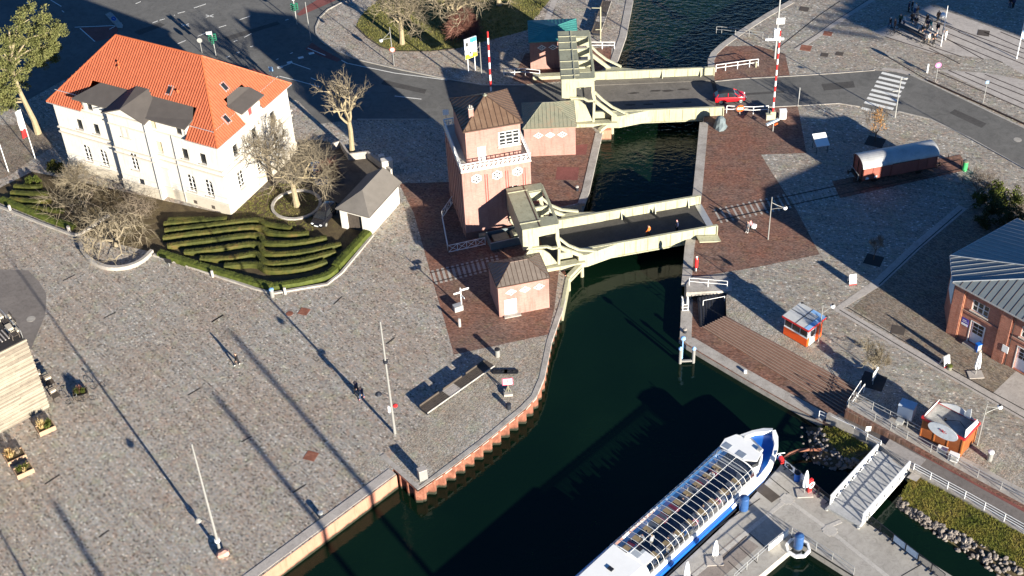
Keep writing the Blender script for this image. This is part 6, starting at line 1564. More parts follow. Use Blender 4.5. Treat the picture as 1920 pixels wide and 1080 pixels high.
# big advertising board on two posts
ad = thing('advertising_board', 'tall white, blue and yellow board on two posts near the lawn island', 'sign', P(885, 134), .55)
for x in (-.55, .55):
    mb = MB(); mb.tube([(x, 0, 0), (x, 0, 5.2)], .06, 6); mb.build('post', M['whitepaint'], ad)
mb = MB(); mb.box(-.95, .95, -.1, .1, 2.2, 5.2); p_ = mb.build('board', M['whitepaint'], ad)
mb = MB(); mb.box(-.93, .93, -.112, -.101, 2.22, 2.9); mb.build('yellow_band', mat('yellow_print', (.7, .48, .03), .5), p_)
mb = MB(); mb.box(-.1, .93, -.112, -.101, 4.5, 5.18); mb.build('blue_band', mat('cyan_print', (.05, .35, .55), .5), p_)
mb = MB(); mb.box(-.75, -.4, -.114, -.101, 4.1, 4.7); mb.box(-.7, .1, -.114, -.101, 3.6, 3.7); mb.build('printed_lines', M['black'], p_)
# traffic lights
def tlight(b, h, label, heads):
    t = thing('traffic_light', label, 'traffic light', b); mb = MB(); mb.tube([(0, 0, 0), (0, 0, h)], .07, 8); mb.build('pole', M['steel'], t)
    for dx, dy, z in heads:
        mb = MB(); mb.box(dx-.16, dx+.16, dy-.16, dy+.16, z-.5, z+.5); hd = mb.build('signal_head', mat('green_housing', (.02, .16, .09), .5) if 'green_housing' not in bpy.data.materials else bpy.data.materials['green_housing'], t)
        for k, cc in enumerate((-.3, 0, .3)):
            mb = MB(); mb.tube([(dx, dy-.24, z+cc), (dx, dy-.161, z+cc)], .11, 10); mb.build('lens', M['darksteel'], hd)
    return t
t = tlight(P(405, 104), 3.9, 'green housed traffic light with a white panel behind the villa', [(-.4, 0, 2.9), (.35, .1, 2.9), (0, -.35, 2.6)])
mb = MB(); mb.box(-.75, .0, -.06, .0, 3.4, 3.8); mb.build('white_panel', M['whitepaint'], t)
t = tlight(P(557, 46), 4.4, 'green housed traffic light under a give way triangle by the red cycle lane', [(-.35, 0, 2.9), (.35, .1, 2.9), (0, -.3, 2.9)])
mb = MB(); mb.extr([(-.5, -.05, 4.6), (.5, -.05, 4.6), (0, -.05, 3.7)], (0, .04, 0)); sg_ = mb.build('give_way_sign', M['whitepaint'], t)
t = thing('canal_signal', 'pale signal mast with two lattice frames behind the far bridge', 'signal mast', P(1126, 80)); mb = MB(); mb.tube([(0, 0, 0), (0, 0, 5.6)], .09, 8); mb.beam((-1.2, 0, 5.5), (0, 0, 5.4), .08); mb.beam((-.7, 0, 2.1), (.2, 0, 2.1), .08); mb.build('pole', M['cream'], t)
for x in (-.45, .55):
    mb = MB()
    for z in (2.6, 3.0, 3.4, 3.8, 4.2, 4.6): mb.beam((x-.3, 0, z), (x+.3, 0, z), .05)
    for d in (-.3, .3): mb.beam((x+d, 0, 2.4), (x+d, 0, 4.8), .05)
    mb.build('lattice_frame', M['darksteel'], t)
# flags left
def flag(b, h, label, order):
    t = thing('flagpole', label, 'flag', b); mb = MB(); mb.tube([(0, 0, 0), (0, 0, h)], [.06, .035], 8); mb.build('pole', M['whitepaint'], t)
    for (z0, z1, m) in order:
        mb = MB(); rows = []
        for j in range(7):
            z = z0+(z1-z0)*j/6; wv = .14*math.sin(z*2.6); rows.append([(-.04, 0, z), (-.32, .12+wv, z-.1), (-.60+.1*math.sin(z*3), -.06+wv, z-.22), (-.82, .10, z-.38)])
        for j in range(6):
            for k in range(3): mb.poly([rows[j][k], rows[j][k+1], rows[j+1][k+1], rows[j+1][k]])
        mb.build('flag_cloth', M[m], t)
    return t
flag(P(66, 297), 7.4, 'flagpole with a hanging white and red flag left of the villa', [(4.6, 7.3, 'whitepaint'), (3.3, 4.6, 'red')])
flag(P(16, 322), 7.2, 'flagpole with a red and white flag at the left picture edge', [(4.9, 6.6, 'red'), (3.6, 4.9, 'whitepaint')])
# ---------------------------------------------------------------- plaza furniture
bt = thing('long_bench', 'very long dark timber bench with one pale section on the quay plaza', 'bench', P(858, 730), ang(P(797, 768), P(922, 680)))
LB = (P(922, 680)-P(797, 768)).length
SEG = 6
for i in range(SEG):
    x0, x1 = -LB/2+LB*i/SEG+.02, -LB/2+LB*(i+1)/SEG-.02; mb = MB()
    for k in range(5): mb.box(x0, x1, -.62+k*.25, -.62+k*.25+.21, .42, .50)
    mb.build('seat', M['whitepaint'] if i == 2 and False else (M['slab'] if i == 2 else M['wooddark']), bt)
mb = MB(); mb.box(-LB/2, LB/2, -.66, -.60, .36, .52); mb.build('front_rail', M['concrete'], bt)
for i in range(SEG+1):
    x = -LB/2+.2+(LB-.4)*i/SEG; mb = MB(); mb.box(x-.1, x+.1, -.5, .5, 0, .36); mb.build('leg', M['darksteel'], bt)
for i in range(3):
    x = -LB*.35+i*LB*.34; mb = MB(); mb.box(x-LB*.14, x+LB*.14, .58, .66, .5, .72); mb.build('backrest', M['wooddark'], bt)
def bollard(b, h, r, m, label, cat='bollard', name='bollard', square=False, cap=None, group=None):
    t = thing(name, label, cat, b, .4, group); mb = MB()
    if square: mb.box(-r, r, -r*.7, r*.7, 0, h)
    else: mb.lathe([(r, 0), (r, h*.93), (r*.75, h)], n=12)
    mb.build('body', M[m], t)
    if cap:
        mb = MB()
        if square: mb.box(-r*1.05, r*1.05, -r*.75, r*.75, h, h+.08)
        else: mb.lathe([(r*1.12, h), (r*1.12, h+.1), (r*.5, h+.16)], n=12)
        mb.build('cap', M[cap], t)
    return t
bollard(P(793, 897), 1.25, .42, 'polegrey', 'pale grey electricity cabinet at the stepped quay corner', 'cabinet', 'cabinet', True, 'slab')
bollard(P(933, 668), .95, .26, 'polegrey', 'round grey litter bin with a dark lid near the long bench', 'bin', 'litter_bin', cap='black')
bollard(P(862, 612), 1.1, .16, 'slab', 'short pale bollard left of the brown roofed hut')
bollard(P(954, 766), .55, .24, 'darksteel', 'squat dark mooring bollard by the curved quay', cap='darksteel')
bollard(P(602, 969), .5, .24, 'darksteel', 'squat dark mooring bollard by the peach quay wall', cap='steel')
bollard(P(1082, 357), .5, .2, 'darksteel', 'squat mooring bollard on the brick quay by the tower', cap='concrete')
bollard(P(20, 396), .9, .17, 'slab', 'short pale bollard at the left end of the garden edge')
bollard(P(130, 434), .8, .2, 'slab', 'pale stone beside the corner of the garden edge')
bollard(P(399, 519), .9, .16, 'slab', 'short pale bollard in the middle of the garden edge')
bollard(P(511, 556), 1.0, .24, 'polegrey', 'grey litter bin at the tip of the garden hedge', 'bin', 'litter_bin', cap='lightblue')
bollard(P(535, 551), .9, .16, 'slab', 'short pale bollard beside the bin at the garden tip')
bollard(P(1855, 862)+Vector((0, 0, 0)), 1.0, .27, 'polegrey', 'pale litter bin right of the brown fish stand', 'bin', 'litter_bin', cap='whitepaint')
bollard(P(1738, 136), 1.3, .12, 'whitepaint', 'white bollard beside the tram rails at the zebra crossing')
bollard(P(1417, 126), .9, .1, 'cream', 'cream post at the end of the railing behind the red car')
bollard(P(1397, 699, ZL), .35, .18, 'whitepaint', 'small white bollard on the sunken promenade edge')
bollard(P(1284, 624, ZL), .45, .2, 'darksteel', 'squat dark bollard at the promenade corner', cap='concrete')
bollard(P(1302, 508), .5, .16, 'darksteel', 'squat bollard beside the red post on the quay')
gbn = bollard(P(1808, 319), 1.25, .32, 'green', 'green litter bin by the low fence behind the freight wagon', 'bin', 'litter_bin', cap='coppergreen')
for i, (x, y) in enumerate(((1777, 300), (1801, 314), (1826, 325), (1850, 338))): bollard(P(x, y), .95, .05, 'wooddark', 'thin dark fence post behind the freight wagon', group='thin posts behind the wagon')
info = post_sign(P(318, 499), .9, 'slanted dark information panel at the garden edge', ('box', .9, .6, .8), 'information_panel', 'black', rz=-.4)
# life saving stand with red framed sign
ls = thing('rescue_stand', 'red framed white sign on a pale green stand near the quay edge', 'sign', P(953, 738), .05)
mb = MB(); mb.box(-.45, .45, -.45, .45, 0, .3); mb.build('base', M['concrete'], ls)
mb = MB(); mb.tube([(0, 0, .3), (0, 0, 1.8)], .07, 8); mb.tube([(-.3, -.1, .3), (0, 0, 1.1)], .05, 6); mb.tube([(.3, -.1, .3), (0, 0, 1.1)], .05, 6); mb.build('stand', M['coppergreen'], ls)
mb = MB(); mb.box(-.55, .55, -.12, -.07, 1.3, 2.25); fr_ = mb.build('sign_frame', mat('pink_red_frame', (.6, .08, .14), .5), ls)
mb = MB(); mb.box(-.45, .45, -.128, -.119, 1.4, 2.15); q_ = mb.build('sign_face', M['whitepaint'], fr_)
mb = MB(); mb.beam((-.22, -.134, 1.95), (.22, -.134, 2.0), .06); mb.beam((.02, -.134, 1.95), (-.12, -.134, 1.5), .06); mb.beam((.02, -.134, 1.75), (.2, -.134, 1.6), .05); mb.build('symbol', M['black'], q_)
for i, x in enumerate((938, 958)):
    p = P(x, 698); t = thing('rubber_base', 'black rubber sign base lying on the setts, %s of a touching pair' % ('left' if i == 0 else 'right'), 'sign base', p, -.05)
    mb = MB(); mb.prism([(-.75, -.3), (.7, -.3), (.8, 0), (.7, .3), (-.75, .3)], 0, .14); bb = mb.build('slab', M['black'], t)
    for dx in (-.25, .3):
        mb = MB(); mb.box(dx-.12, dx+.12, -.1, .1, .14, .18); mb.build('socket', M['rubber'], bb)
# signpost cluster with cabinet left of the hut
fp = thing('finger_post', 'white finger post with crossed boards left of the brown roofed hut', 'signpost', P(866, 578), .2)
mb = MB(); mb.tube([(0, 0, 0), (0, 0, 2.9)], .07, 8); mb.build('post', M['whitepaint'], fp)
for z, a, L in ((2.55, .15, 1.2), (2.2, 1.4, 1.0), (2.3, 3.3, 1.0), (1.9, -1.2, .9)):
    mb = MB(); d = Vector((math.cos(a), math.sin(a), 0)); mb.beam(d*.02+Vector((0, 0, z)), d*L*.8+Vector((0, 0, z)), .05, .2); mb.build('finger_board', M['whitepaint'], fp)
cb = bollard(P(859, 581)+Vector((0, 0, 0)), .7, .5, 'steel', 'low grey metal box at the foot of the white finger post', 'box', 'metal_box', True)
# white pull-up board and small cabinets on the right
wb = thing('display_board', 'white slanted display board on legs on the shaded setts', 'board', P(1537, 282), .15)
mb = MB(); mb.extr([(-.85, -.9, 1.2), (.85, -.9, 1.2), (.85, .9, 1.9), (-.85, .9, 1.9)], (0, 0, .08)); mb.build('panel', M['whitepaint'], wb)
for x, y, z in ((-.7, -.7, 1.25), (.7, -.7, 1.25), (-.7, .7, 1.8), (.7, .7, 1.8)):
    mb = MB(); mb.tube([(x, y, 0), (x, y, z)], .04, 6); mb.build('leg', M['darksteel'], wb)
def cabinet(b, w_, d, h, m, label, rz=0):
    t = thing('cabinet', label, 'cabinet', b, rz); mb = MB(); mb.box(-w_/2, w_/2, -d/2, d/2, .06, h); mb.build('body', M[m], t)
    mb = MB(); mb.box(-w_/2-.03, w_/2+.03, -d/2-.03, d/2+.03, h, h+.05); mb.build('lid', M[m], t); mb = MB(); mb.box(-w_/2+.05, w_/2-.05, -d/2-.012, -d/2-.002, .15, h-.08); mb.build('door', M['steel'], t); mb = MB(); mb.box(-w_/2+.02, w_/2-.02, -d/2+.02, d/2-.02, 0, .06); mb.build('base', M['concrete'], t)
    return t
cabinet(P(1467, 222), .85, .6, 1.25, 'whitepaint', 'white switch cabinet right of the striped barrier pole')
cabinet(P(1441, 224), .7, .5, .8, 'cream', 'low cream box left of the striped barrier pole')
tp_ = thing('barrier_box', 'low tilted blue grey barrier box with an orange stripe below the striped pole', 'barrier box', P(1449, 246), .3)
mb = MB(); mb.beam((-1.0, 0, 1.2), (.8, .2, 1.5), .3, .22); mb.build('arm', mat('pale_blue_grey', (.42, .5, .55), .5), tp_); mb = MB(); mb.tube([(0, 0, 0), (0, 0, 1.3)], .07, 8); mb.build('post', M['steel'], tp_); mb = MB(); mb.beam((.1, -.05, .95), (.6, .05, 1.02), .16); mb.build('orange_stripe', M['orange'], tp_)
mb = MB()
p = P(1350, 238)
rg = random.Random(2)
ring = []
for z, r in ((0, .85), (.6, .7), (1.1, .62), (1.5, .35), (1.65, .05)): ring.append([Vector((r*(1+rg.uniform(-.15, .15))*math.cos(a), r*(1+rg.uniform(-.15, .15))*math.sin(a)*1.2, z)) for a in [i*math.pi/5 for i in range(10)]])
mb.loft(ring); o = mb.build('tarpaulin', M['tarp']); o.location = p; tag(o, 'grey tarpaulin bundle over the right end of the road bridge girder', 'tarpaulin')
ps = thing('round_sign', 'orange red round sign with white lettering on the railing below the red car', 'sign', P(1387, 214), .02); mb = MB(); mb.tube([(0, -.16, .95), (0, -.10, .95)], .5, 20); d_ = mb.build('disc', M['orange'], ps)
mb = MB()
for i, x in enumerate((-.36, -.1, .16)): mb.box(x, x+.19, -.175, -.161, .78, 1.1); 
mb.build('lettering', M['whitepaint'], d_); d_.children[0]['kind'] = 'stuff'
mb = MB(); mb.tube([(0, -.12, 0), (0, -.12, .5)], .03, 6); mb.build('bracket', M['steel'], ps)
rp = thing('red_marker_post', 'red cylindrical marker on a white post at the quay below the near bridge', 'post', P(1305, 508)); mb = MB(); mb.tube([(0, 0, 0), (0, 0, .5)], .06, 8); mb.build('post', M['whitepaint'], rp); mb = MB(); mb.lathe([(.17, .5), (.2, .7), (.2, 1.75), (.12, 1.9)], n=12); mb.build('sleeve', M['red'], rp); mb = MB(); mb.lathe([(.1, 1.9), (.14, 2.0), (.03, 2.1)], n=10); mb.build('tip', M['whitepaint'], rp)
# ladder at the quay
ld = thing('quay_ladder', 'white quay ladder with hooped rails left of the viewing deck', 'ladder', P(1284, 583, ZL))
for dx in (-.25, .35):
    mb = MB(); mb.tube([(dx, 0, -.5), (dx, 0, 1.4), (dx, .5, 1.6), (dx, .9, 1.4), (dx, .9, .0)], .045, 6); mb.build('rail', M['whitepaint'], ld)
for i in range(4):
    mb = MB(); mb.tube([(-.25, 0, -.3+i*.4), (.35, 0, -.3+i*.4)], .03, 6); mb.build('rung', M['whitepaint'], ld)
# twin water posts
wp = thing('water_posts', 'pair of pale posts with blue caps standing in the water, joined by a bar', 'mooring posts', P(1275, 681, ZW))
for x, h in ((0, 2.0), (1.4, 1.9)):
    mb = MB(); mb.cyl(x, 0, -1.5, h, .17, n=12); pp = mb.build('post', M['polegrey'], wp); mb = MB(); mb.lathe([(.22, h), (.24, h+.12), (.05, h+.34)], (x, 0, 0), 12); mb.build('cap', M['lightblue'], pp)
mb = MB(); mb.beam((0, 0, .3), (1.4, 0, .3), .2); mb.build('cross_bar', M['polegrey'], wp)
mb = MB(); mb.tube([(.25, .35, -1), (.25, .35, 3.1)], .06, 6); mb.ball((.25, .35, 3.2), .3, .3, .22, 10, 6); mb.build('lamp', M['lightblue'], wp)
# closed parasols
def parasol(b, h, label):
    t = thing('closed_parasol', label, 'parasol', b); mb = MB(); mb.tube([(0, 0, 0), (0, 0, h)], .035, 6); mb.build('pole', M['steel'], t)
    rg = random.Random(int(h*100)); rings = [[Vector((r*(1.25 if i % 2 else .7)*math.cos(i*math.pi/6), r*(1.25 if i % 2 else .7)*math.sin(i*math.pi/6), z)) for i in range(12)] for z, r in ((h*.28, .17), (h*.36, .25), (h*.55, .22), (h*.8, .16), (h*.96, .07), (h, .02))]
    mb = MB(); mb.loft(rings); mb.build('canopy', M['whitepaint'], t)
    mb = MB(); mb.prism([(-.75, -.55), (.75, -.55), (.75, .55), (-.75, .55)], 0, .09); mb.build('base_slab', M['slab'], t); return t
parasol(P(1829, 703), 3.1, 'closed white parasol on a slab base before the brick building')
parasol(P(1508, 925, ZP)+Vector((0, 0, .0)), 3.2, 'closed white parasol on the pontoon near the printed barrier')
parasol(P(1340, 1052, ZP), 2.9, 'closed white parasol on the brown decking beside the boat')
parasol(P(1287, 1092, ZP), 2.9, 'closed white parasol at the bottom picture edge beside the boat')
rs_ = thing('life_ring_stand', 'red life ring stand behind the closed parasol on the pontoon', 'life ring', P(1517, 922, ZP), .6); mb = MB(); mb.box(-.25, .25, -.12, .12, 0, 1.7); mb.build('stand', M['red'], rs_); mb = MB(); mb.tube([(.3*math.cos(a), -.2, 1.1+.3*math.sin(a)) for a in [i*math.pi/6 for i in range(13)]], .09, 6); mb.build('life_ring', M['whitepaint'], rs_)
bollard(P(1494, 900, ZP), 1.0, .3, 'blue', 'blue barrel bin by the printed barrier on the pontoon', 'bin', 'litter_bin', cap='black')
# A-boards
def aboard(b, label, rz, m='whitepaint', band='red'):
    t = thing('pavement_board', label, 'sign board', b, rz)
    for s in (-1, 1):
        mb = MB(); mb.extr([(-.4, s*.35, .05), (.4, s*.35, .05), (.4, s*.04, 1.25), (-.4, s*.04, 1.25)], (0, s*.03, 0)); p = mb.build('panel', M[m], t)
        mb = MB(); mb.extr([(-.4, s*.385, .06), (.4, s*.385, .06), (.4, s*.35, .2), (-.4, s*.35, .2)], (0, s*.008, 0)); mb.build('stripe', M[band], p)
    mb = MB(); mb.beam((-.38, -.3, .1), (-.38, .3, .1), .03); mb.beam((.38, -.3, .1), (.38, .3, .1), .03); mb.build('hinge_bar', M['steel'], t); return t
aboard(P(1771, 684), 'white pavement board with a red foot on the clinker yard', .5)
aboard(P(1597, 531), 'white pavement board alone on the sunny setts', .1)
bollard(P(1780, 692), .4, .25, 'coppergreen', 'small green plant pot beside the red footed board', 'plant pot', 'plant_pot', cap='hedgegreen')
cabinet(P(1833, 658), .6, .4, 1.0, 'blue', 'small blue stand at the white door of the brick building', .4)
# ---------------------------------------------------------------- kiosk
KT = -.85; KO = P(1468, 627)
kk = thing('kiosk', 'small orange red kiosk with a flat white roof and window band', 'kiosk', KO, KT)
mb = MB(); mb.box(0, 3.05, 0, 2.5, .12, 1.25); mb.build('lower_wall', M['orange'], kk)
mb = MB(); mb.box(.02, 3.03, .02, 2.48, 1.25, 2.55); up_ = mb.build('upper_wall', M['whitepaint'], kk)
for a, b_ in ((.12, .95), (1.05, 2.0), (2.1, 2.95)):
    mb = MB(); mb.box(a, b_, -.012, .018, 1.42, 2.2); mb.build('window', M['glassdark'], up_)
mb = MB(); mb.box(.0, 3.05, -.025, .0, 1.2, 1.28); mb.build('counter', M['whitepaint'], kk)
mb = MB(); mb.box(3.05, 3.09, .35, 1.35, .12, 2.2); dd = mb.build('door', M['whitepaint'], kk); mb = MB(); mb.box(3.09, 3.10, .5, 1.2, 1.2, 2.0); mb.build('door_window', M['glassdark'], dd)
mb = MB(); mb.box(3.051, 3.09, 1.5, 2.4, .12, 2.4); mb.build('side_panel', M['orange'], kk)
mb = MB(); mb.prism([(-.12, -.32), (3.3, -.32), (3.3, 2.7), (-.12, 2.7)], 2.56, 2.74); rf_ = mb.build('roof', mat('white_kiosk_roof', (.5, .5, .48), .6, var=.12), kk)
mb = MB(); mb.box(-.13, 3.31, -.335, -.305, 2.52, 2.76); mb.box(3.285, 3.315, -.32, 2.7, 2.52, 2.76); mb.build('fascia', M['red'], rf_)
mb = MB(); mb.box(1.55, 1.62, -.3, 2.68, 2.741, 2.76); mb.box(-.1, 3.28, 1.15, 1.22, 2.741, 2.755); mb.build('roof_joint', M['darkgap'], rf_)
mb = MB(); mb.box(2.75, 3.28, -.28, 2.68, 2.742, 2.765); mb.box(1.6, 2.75, 2.2, 2.68, 2.742, 2.765); mb.build('roof_repair', M['lightblue'], rf_)
for x, y in ((.1, 2.75), (3.2, 2.75)):
    mb = MB(); mb.ball((x, y, 2.6), .22, n=8); mb.build('loudspeaker', M['black'], kk)
mb = MB(); mb.box(.05, 3.0, .05, 2.45, 0, .12); mb.build('base', M['darkgap'], kk)
# ---------------------------------------------------------------- fish stand
FT = -.78; FO = P(1800, 857)
fs_ = thing('food_stand', 'brown boarded food stand with a round white sign and folded white roof flaps', 'stall', FO, FT)
W2, D2, H2 = 4.35, 2.7, 2.35
mb = MB(); mb.box(-W2, 0, 0, D2, .05, H2); mb.build('wall', M['wood'], fs_)
fm_ = mat('reddish_board_frame', (.46, .15, .04), .5)
for i in range(4):
    x = -W2+i*(W2-.12)/3; mb = MB(); mb.box(x, x+.12, -.04, -.001, .05, H2); mb.build('wall_post', fm_, fs_)
for y in (0.02, D2-.14):
    mb = MB(); mb.box(.001, .04, y, y+.12, .05, H2); mb.build('wall_post', fm_, fs_)
mb = MB()
for a, b_ in (((-W2-.1, -.1), (.1, -.1)), ((.1, -.1), (.1, D2+.1)), ((.1, D2+.1), (-W2-.1, D2+.1)), ((-W2-.1, D2+.1), (-W2-.1, -.1))): mb.beam((*a, H2+.12), (*b_, H2+.12), .12, .26)
mb.build('fascia', M['red'], fs_)
mb = MB(); mb.box(-W2+.02, -.02, .02, D2-.02, H2, H2+.06); mb.build('roof_floor', mat('grey_stained_roof', (.30, .295, .28), .7, var=.4, scale=1.2, col2=(.5, .48, .44)), fs_)
gl_ = mat('white_sheet', (.6, .62, .62), .55, var=.1)
mb = MB(); mb.extr([(-W2, .1, H2+.2), (-W2, D2-.1, H2+.2), (-W2+.25, D2-.3, H2+1.0), (-W2+.1, .2, H2+.7)], (.05, 0, 0)); mb.build('roof_flap', gl_, fs_)
mb = MB(); mb.extr([(.0, .0, H2+.2), (.0, D2, H2+.2), (-.15, D2-.2, H2+.75), (-.25, .5, H2+.8)], (.05, 0, 0)); mb.build('roof_flap', gl_, fs_)
mb = MB()
ar = [(-W2+.2+3.9*i/10, D2-.1, H2+.25+.75*math.sin(math.pi*i/10)) for i in range(11)]; mb.extr(ar, (0, .06, 0)); mb.build('roof_flap', gl_, fs_)
mb = MB(); mb.extr([(-1.5, D2-.2, H2+.3), (-.75, D2-.3, H2+.35), (-.85, D2-.3, H2+1.7), (-1.25, D2-.25, H2+1.35)], (0, .05, 0)); mb.build('pointed_sail', gl_, fs_)
mb = MB(); rr_ = [(-2.0+1.55*math.cos(a), -.12-.18*math.sin(a), H2+.1+.62*math.sin(a)) for a in [i*math.pi/14 for i in range(28)]]
mb.extr([(x, -.45-.35*((z-H2-.1)/.62)*-1*.6-.0, z) for x, y, z in rr_], (0, .07, 0)); os_ = mb.build('oval_sign', mat('pale_blue_white_sign', (.40, .43, .46), .45), fs_)
mb = MB()
for i in range(7): a = i*math.pi*2/7; mb.beam((-2.0+.18*math.cos(a), -.47, H2+.12+.12*math.sin(a)), (-2.0+.42*math.cos(a), -.47, H2+.12+.26*math.sin(a)), .05, .03)
mb.ball((-2.0, -.46, H2+.12), .14, .05, .10, 10, 6); mb.build('red_emblem', mat('maroon_print', (.3, .03, .04), .5), os_)
mb = MB(); mb.tube([(-2.5, 1.2, H2+.1), (-1.4, 1.6, H2+.35), (-.3, 1.0, H2+.3)], .03, 5); mb.cyl(-2.6, 1.1, H2, H2+.3, .12, n=8); mb.build('roof_fittings', M['black'], fs_)
# trailer
tr = thing('box_trailer', 'small white box trailer with its tow bar against the ramp railing', 'trailer', P(1697, 785), -.6)
mb = MB(); mb.box(-.75, .75, -.5, .6, .45, 1.9); mb.build('body', M['whitepaint'], tr)
mb = MB(); mb.box(-.78, .78, -.53, .63, 1.9, 1.98); mb.build('lid', mat('pale_blue_lid', (.5, .56, .62), .5), tr)
for y in (-.6, .7):
    mb = MB(); mb.tube([(0, y-.09, .3), (0, y+.09, .3)], .3, 14); wh_ = mb.build('wheel', M['rubber'], tr); mb = MB(); mb.tube([(0, y-.1, .3), (0, y+.1, .3)], .16, 10); mb.build('rim', M['steel'], wh_)
mb = MB(); mb.beam((-.1, -.5, .4), (-.3, -1.7, .4), .08); mb.beam((.4, -.5, .4), (-.3, -1.7, .4), .06); mb.tube([(-.3, -1.6, .0), (-.3, -1.6, .5)], .05, 6); mb.build('tow_bar', M['steel'], tr)
mb = MB(); mb.box(-.5, .2, -1.5, -.9, .42, .8); mb.build('gas_box', M['steel'], tr)
for i, (x, y, lb) in enumerate(((1766, 848, 'white plastic box at the fish stand wall, nearer the trailer'), (1787, 863, 'white box on a post at the corner of the fish stand'))):
    cabinet(P(x, y), .9, .5, .55 if i == 0 else .8, 'whitepaint', lb, -.6)
# ---------------------------------------------------------------- left pavilion
BTH = .686; HB = 9.3
PT = thing('timber_clad_building', 'building clad in pale horizontal boards with a dark roof terrace, left edge', 'building', P(92, 763), BTH)
mb = MB(); mb.box(-26, -.06, .06, 13, 0, HB); mb.build('wall', M['wooddark'], PT)
pal = [mat('pale_board', (.215, .185, .142), .75, var=.25, scale=1.4), mat('pale_board_light', (.255, .222, .172), .75, var=.2, scale=1.4), mat('pale_board_dark', (.17, .14, .108), .75, var=.25, scale=1.4)]
rgb = random.Random(8); mb = MB(); nb = 44; bh = HB/nb
for i in range(nb):
    x = -26.0
    while x < 0:
        ln = rgb.uniform(2.5, 5.5); x2 = min(x+ln, 0); x2 = 0 if x2 > -1 else x2; mb.mat(rgb.choice((0, 0, 1, 1, 2)))
        e = .05 if i % 2 else 0
        mb.box(x, (x2-.01) if x2 < 0 else .05+e, -.03-e*.4, .06, i*bh+.012, (i+1)*bh); x = x2
mb.build('cladding', pal, PT); PT.children[-1]['kind'] = 'stuff'
mb = MB(); mb.box(-26, .0, .062, 13, HB, HB+.05); mb.build('terrace_floor', M['darkgap'], PT)
mb = MB()
for k in range(22): mb.box(-8.4+k*.36, -8.4+k*.36+.12, 1.2, 2.9, HB+.05, HB+.12)
mb.build('terrace_slats', M['slab'], PT); PT.children[-1]['kind'] = 'stuff'
for y in (1.9, 4.2, 6.6):
    mb = MB(); mb.box(-.75, -.2, y, y+.9, HB+.05, HB+.55); mb.build('planter_box', M['woodlight'], PT)
mb = MB(); mb.tube([(-.1, .3, HB+1.0), (-.1, 12.5, HB+1.0)], .03, 6)
for k in range(8): mb.tube([(-.1, .3+k*1.74, HB), (-.1, .3+k*1.74, HB+1.0)], .025, 5)
mb.build('terrace_rail', M['steel'], PT)
# slatted deck furniture above the roof edge
def slat_chair(b, rz, label, group=None, m='wooddark', back='woodlight'):
    t = thing('garden_chair', label, 'chair', b, rz, group)
    mb = MB()
    for k in range(5): mb.box(-.4, .4, -.4+k*.16, -.4+k*.16+.13, .38, .42)
    mb.build('seat', M[m], t)
    mb = MB()
    for k in range(4): mb.extr([(-.4, .38+.06*k, .5+.16*k), (.4, .38+.06*k, .5+.16*k), (.4, .40+.06*k, .62+.16*k), (-.4, .40+.06*k, .62+.16*k)], (0, .03, 0))
    mb.build('backrest', M[m], t)
    for x in (-.36, .36):
        for y in (-.36, .36):
            mb = MB(); mb.box(x-.04, x+.04, y-.04, y+.04, 0, .38 if y < 0 else .6); mb.build('leg', M[m], t)
    mb = MB(); mb.box(-.3, .3, .30, .52, .62, .82); mb.build('cushion', M[back], t); return t
ch0 = slat_chair(P(75, 715), .5, 'dark slatted chair at the corner of the board clad building, nearest the wall', 'dark slatted chairs and loungers at the board clad building')
for (x, y, r_, lb) in ((96, 722, .6, 'dark slatted chair in the middle of the three beside the board clad building'), (106, 746, .7, 'dark slatted chair closest to the round planter')):
    copy_tree(ch0, P(x, y), r_, lb)
for (x, y, r_, lb) in ((14, 607, -.9, 'dark slatted lounger on the roof terrace, farthest from the wall edge'), (22, 618, -.9, 'dark slatted lounger on the roof terrace, second from the wall edge'), (28, 632, -.9, 'dark slatted lounger on the roof terrace, nearest the wall edge')):
    copy_tree(ch0, P(x, y, HB+.05), r_, lb)
def planter(b, rz, label, w_, d, plants, m='planter'):
    t = thing('planter', label, 'planter', b, rz)
    mb = MB(); th_ = .08
    for x0, x1, y0, y1 in ((-w_/2, w_/2, -d/2, -d/2+th_), (-w_/2, w_/2, d/2-th_, d/2), (-w_/2, -w_/2+th_, -d/2+th_, d/2-th_), (w_/2-th_, w_/2, -d/2+th_, d/2-th_)): mb.box(x0, x1, y0, y1, 0, .55)
    mb.build('box', M[m], t); mb = MB(); mb.box(-w_/2+th_, w_/2-th_, -d/2+th_, d/2-th_, 0, .46); mb.build('soil', M['soil'], t)
    rg = random.Random(int(b.x*7)); 
    for (x, y, h, mm, n) in plants:
        mb = MB()
        for _ in range(n):
            a = rg.uniform(0, 6.28); d_ = Vector((math.cos(a), math.sin(a), 0)); e = Vector((-d_.y, d_.x, 0))*.03; p = Vector((x+rg.gauss(0, .1), y+rg.gauss(0, .1), .46)); tip = p+d_*h*rg.uniform(.1, .7)+Vector((0, 0, h*rg.uniform(.6, 1.1))); m_ = p.lerp(tip, .55)+Vector((0, 0, .1))
            mb.add([p-e, p+e, m_+e, m_-e, tip], [(0, 1, 2, 3), (3, 2, 4)])
        mb.build('plant', M[mm], t)
    return t
planter(P(87, 806), .58, 'timber planter with straw coloured and yellow green grasses', 1.7, 1.2, [(-.3, .1, .8, 'drygrass', 120), (.4, .1, .6, 'hedgegreen', 110), (.1, -.3, .5, 'hedgegreen', 60)])
planter(P(30, 860), .58, 'timber planter with reddish dry grass, behind another planter', 1.9, 1.3, [(-.4, .1, .9, 'drygrass', 90), (-.5, .2, .8, 'orangeleaf', 80), (.4, .2, .6, 'twig', 60)])
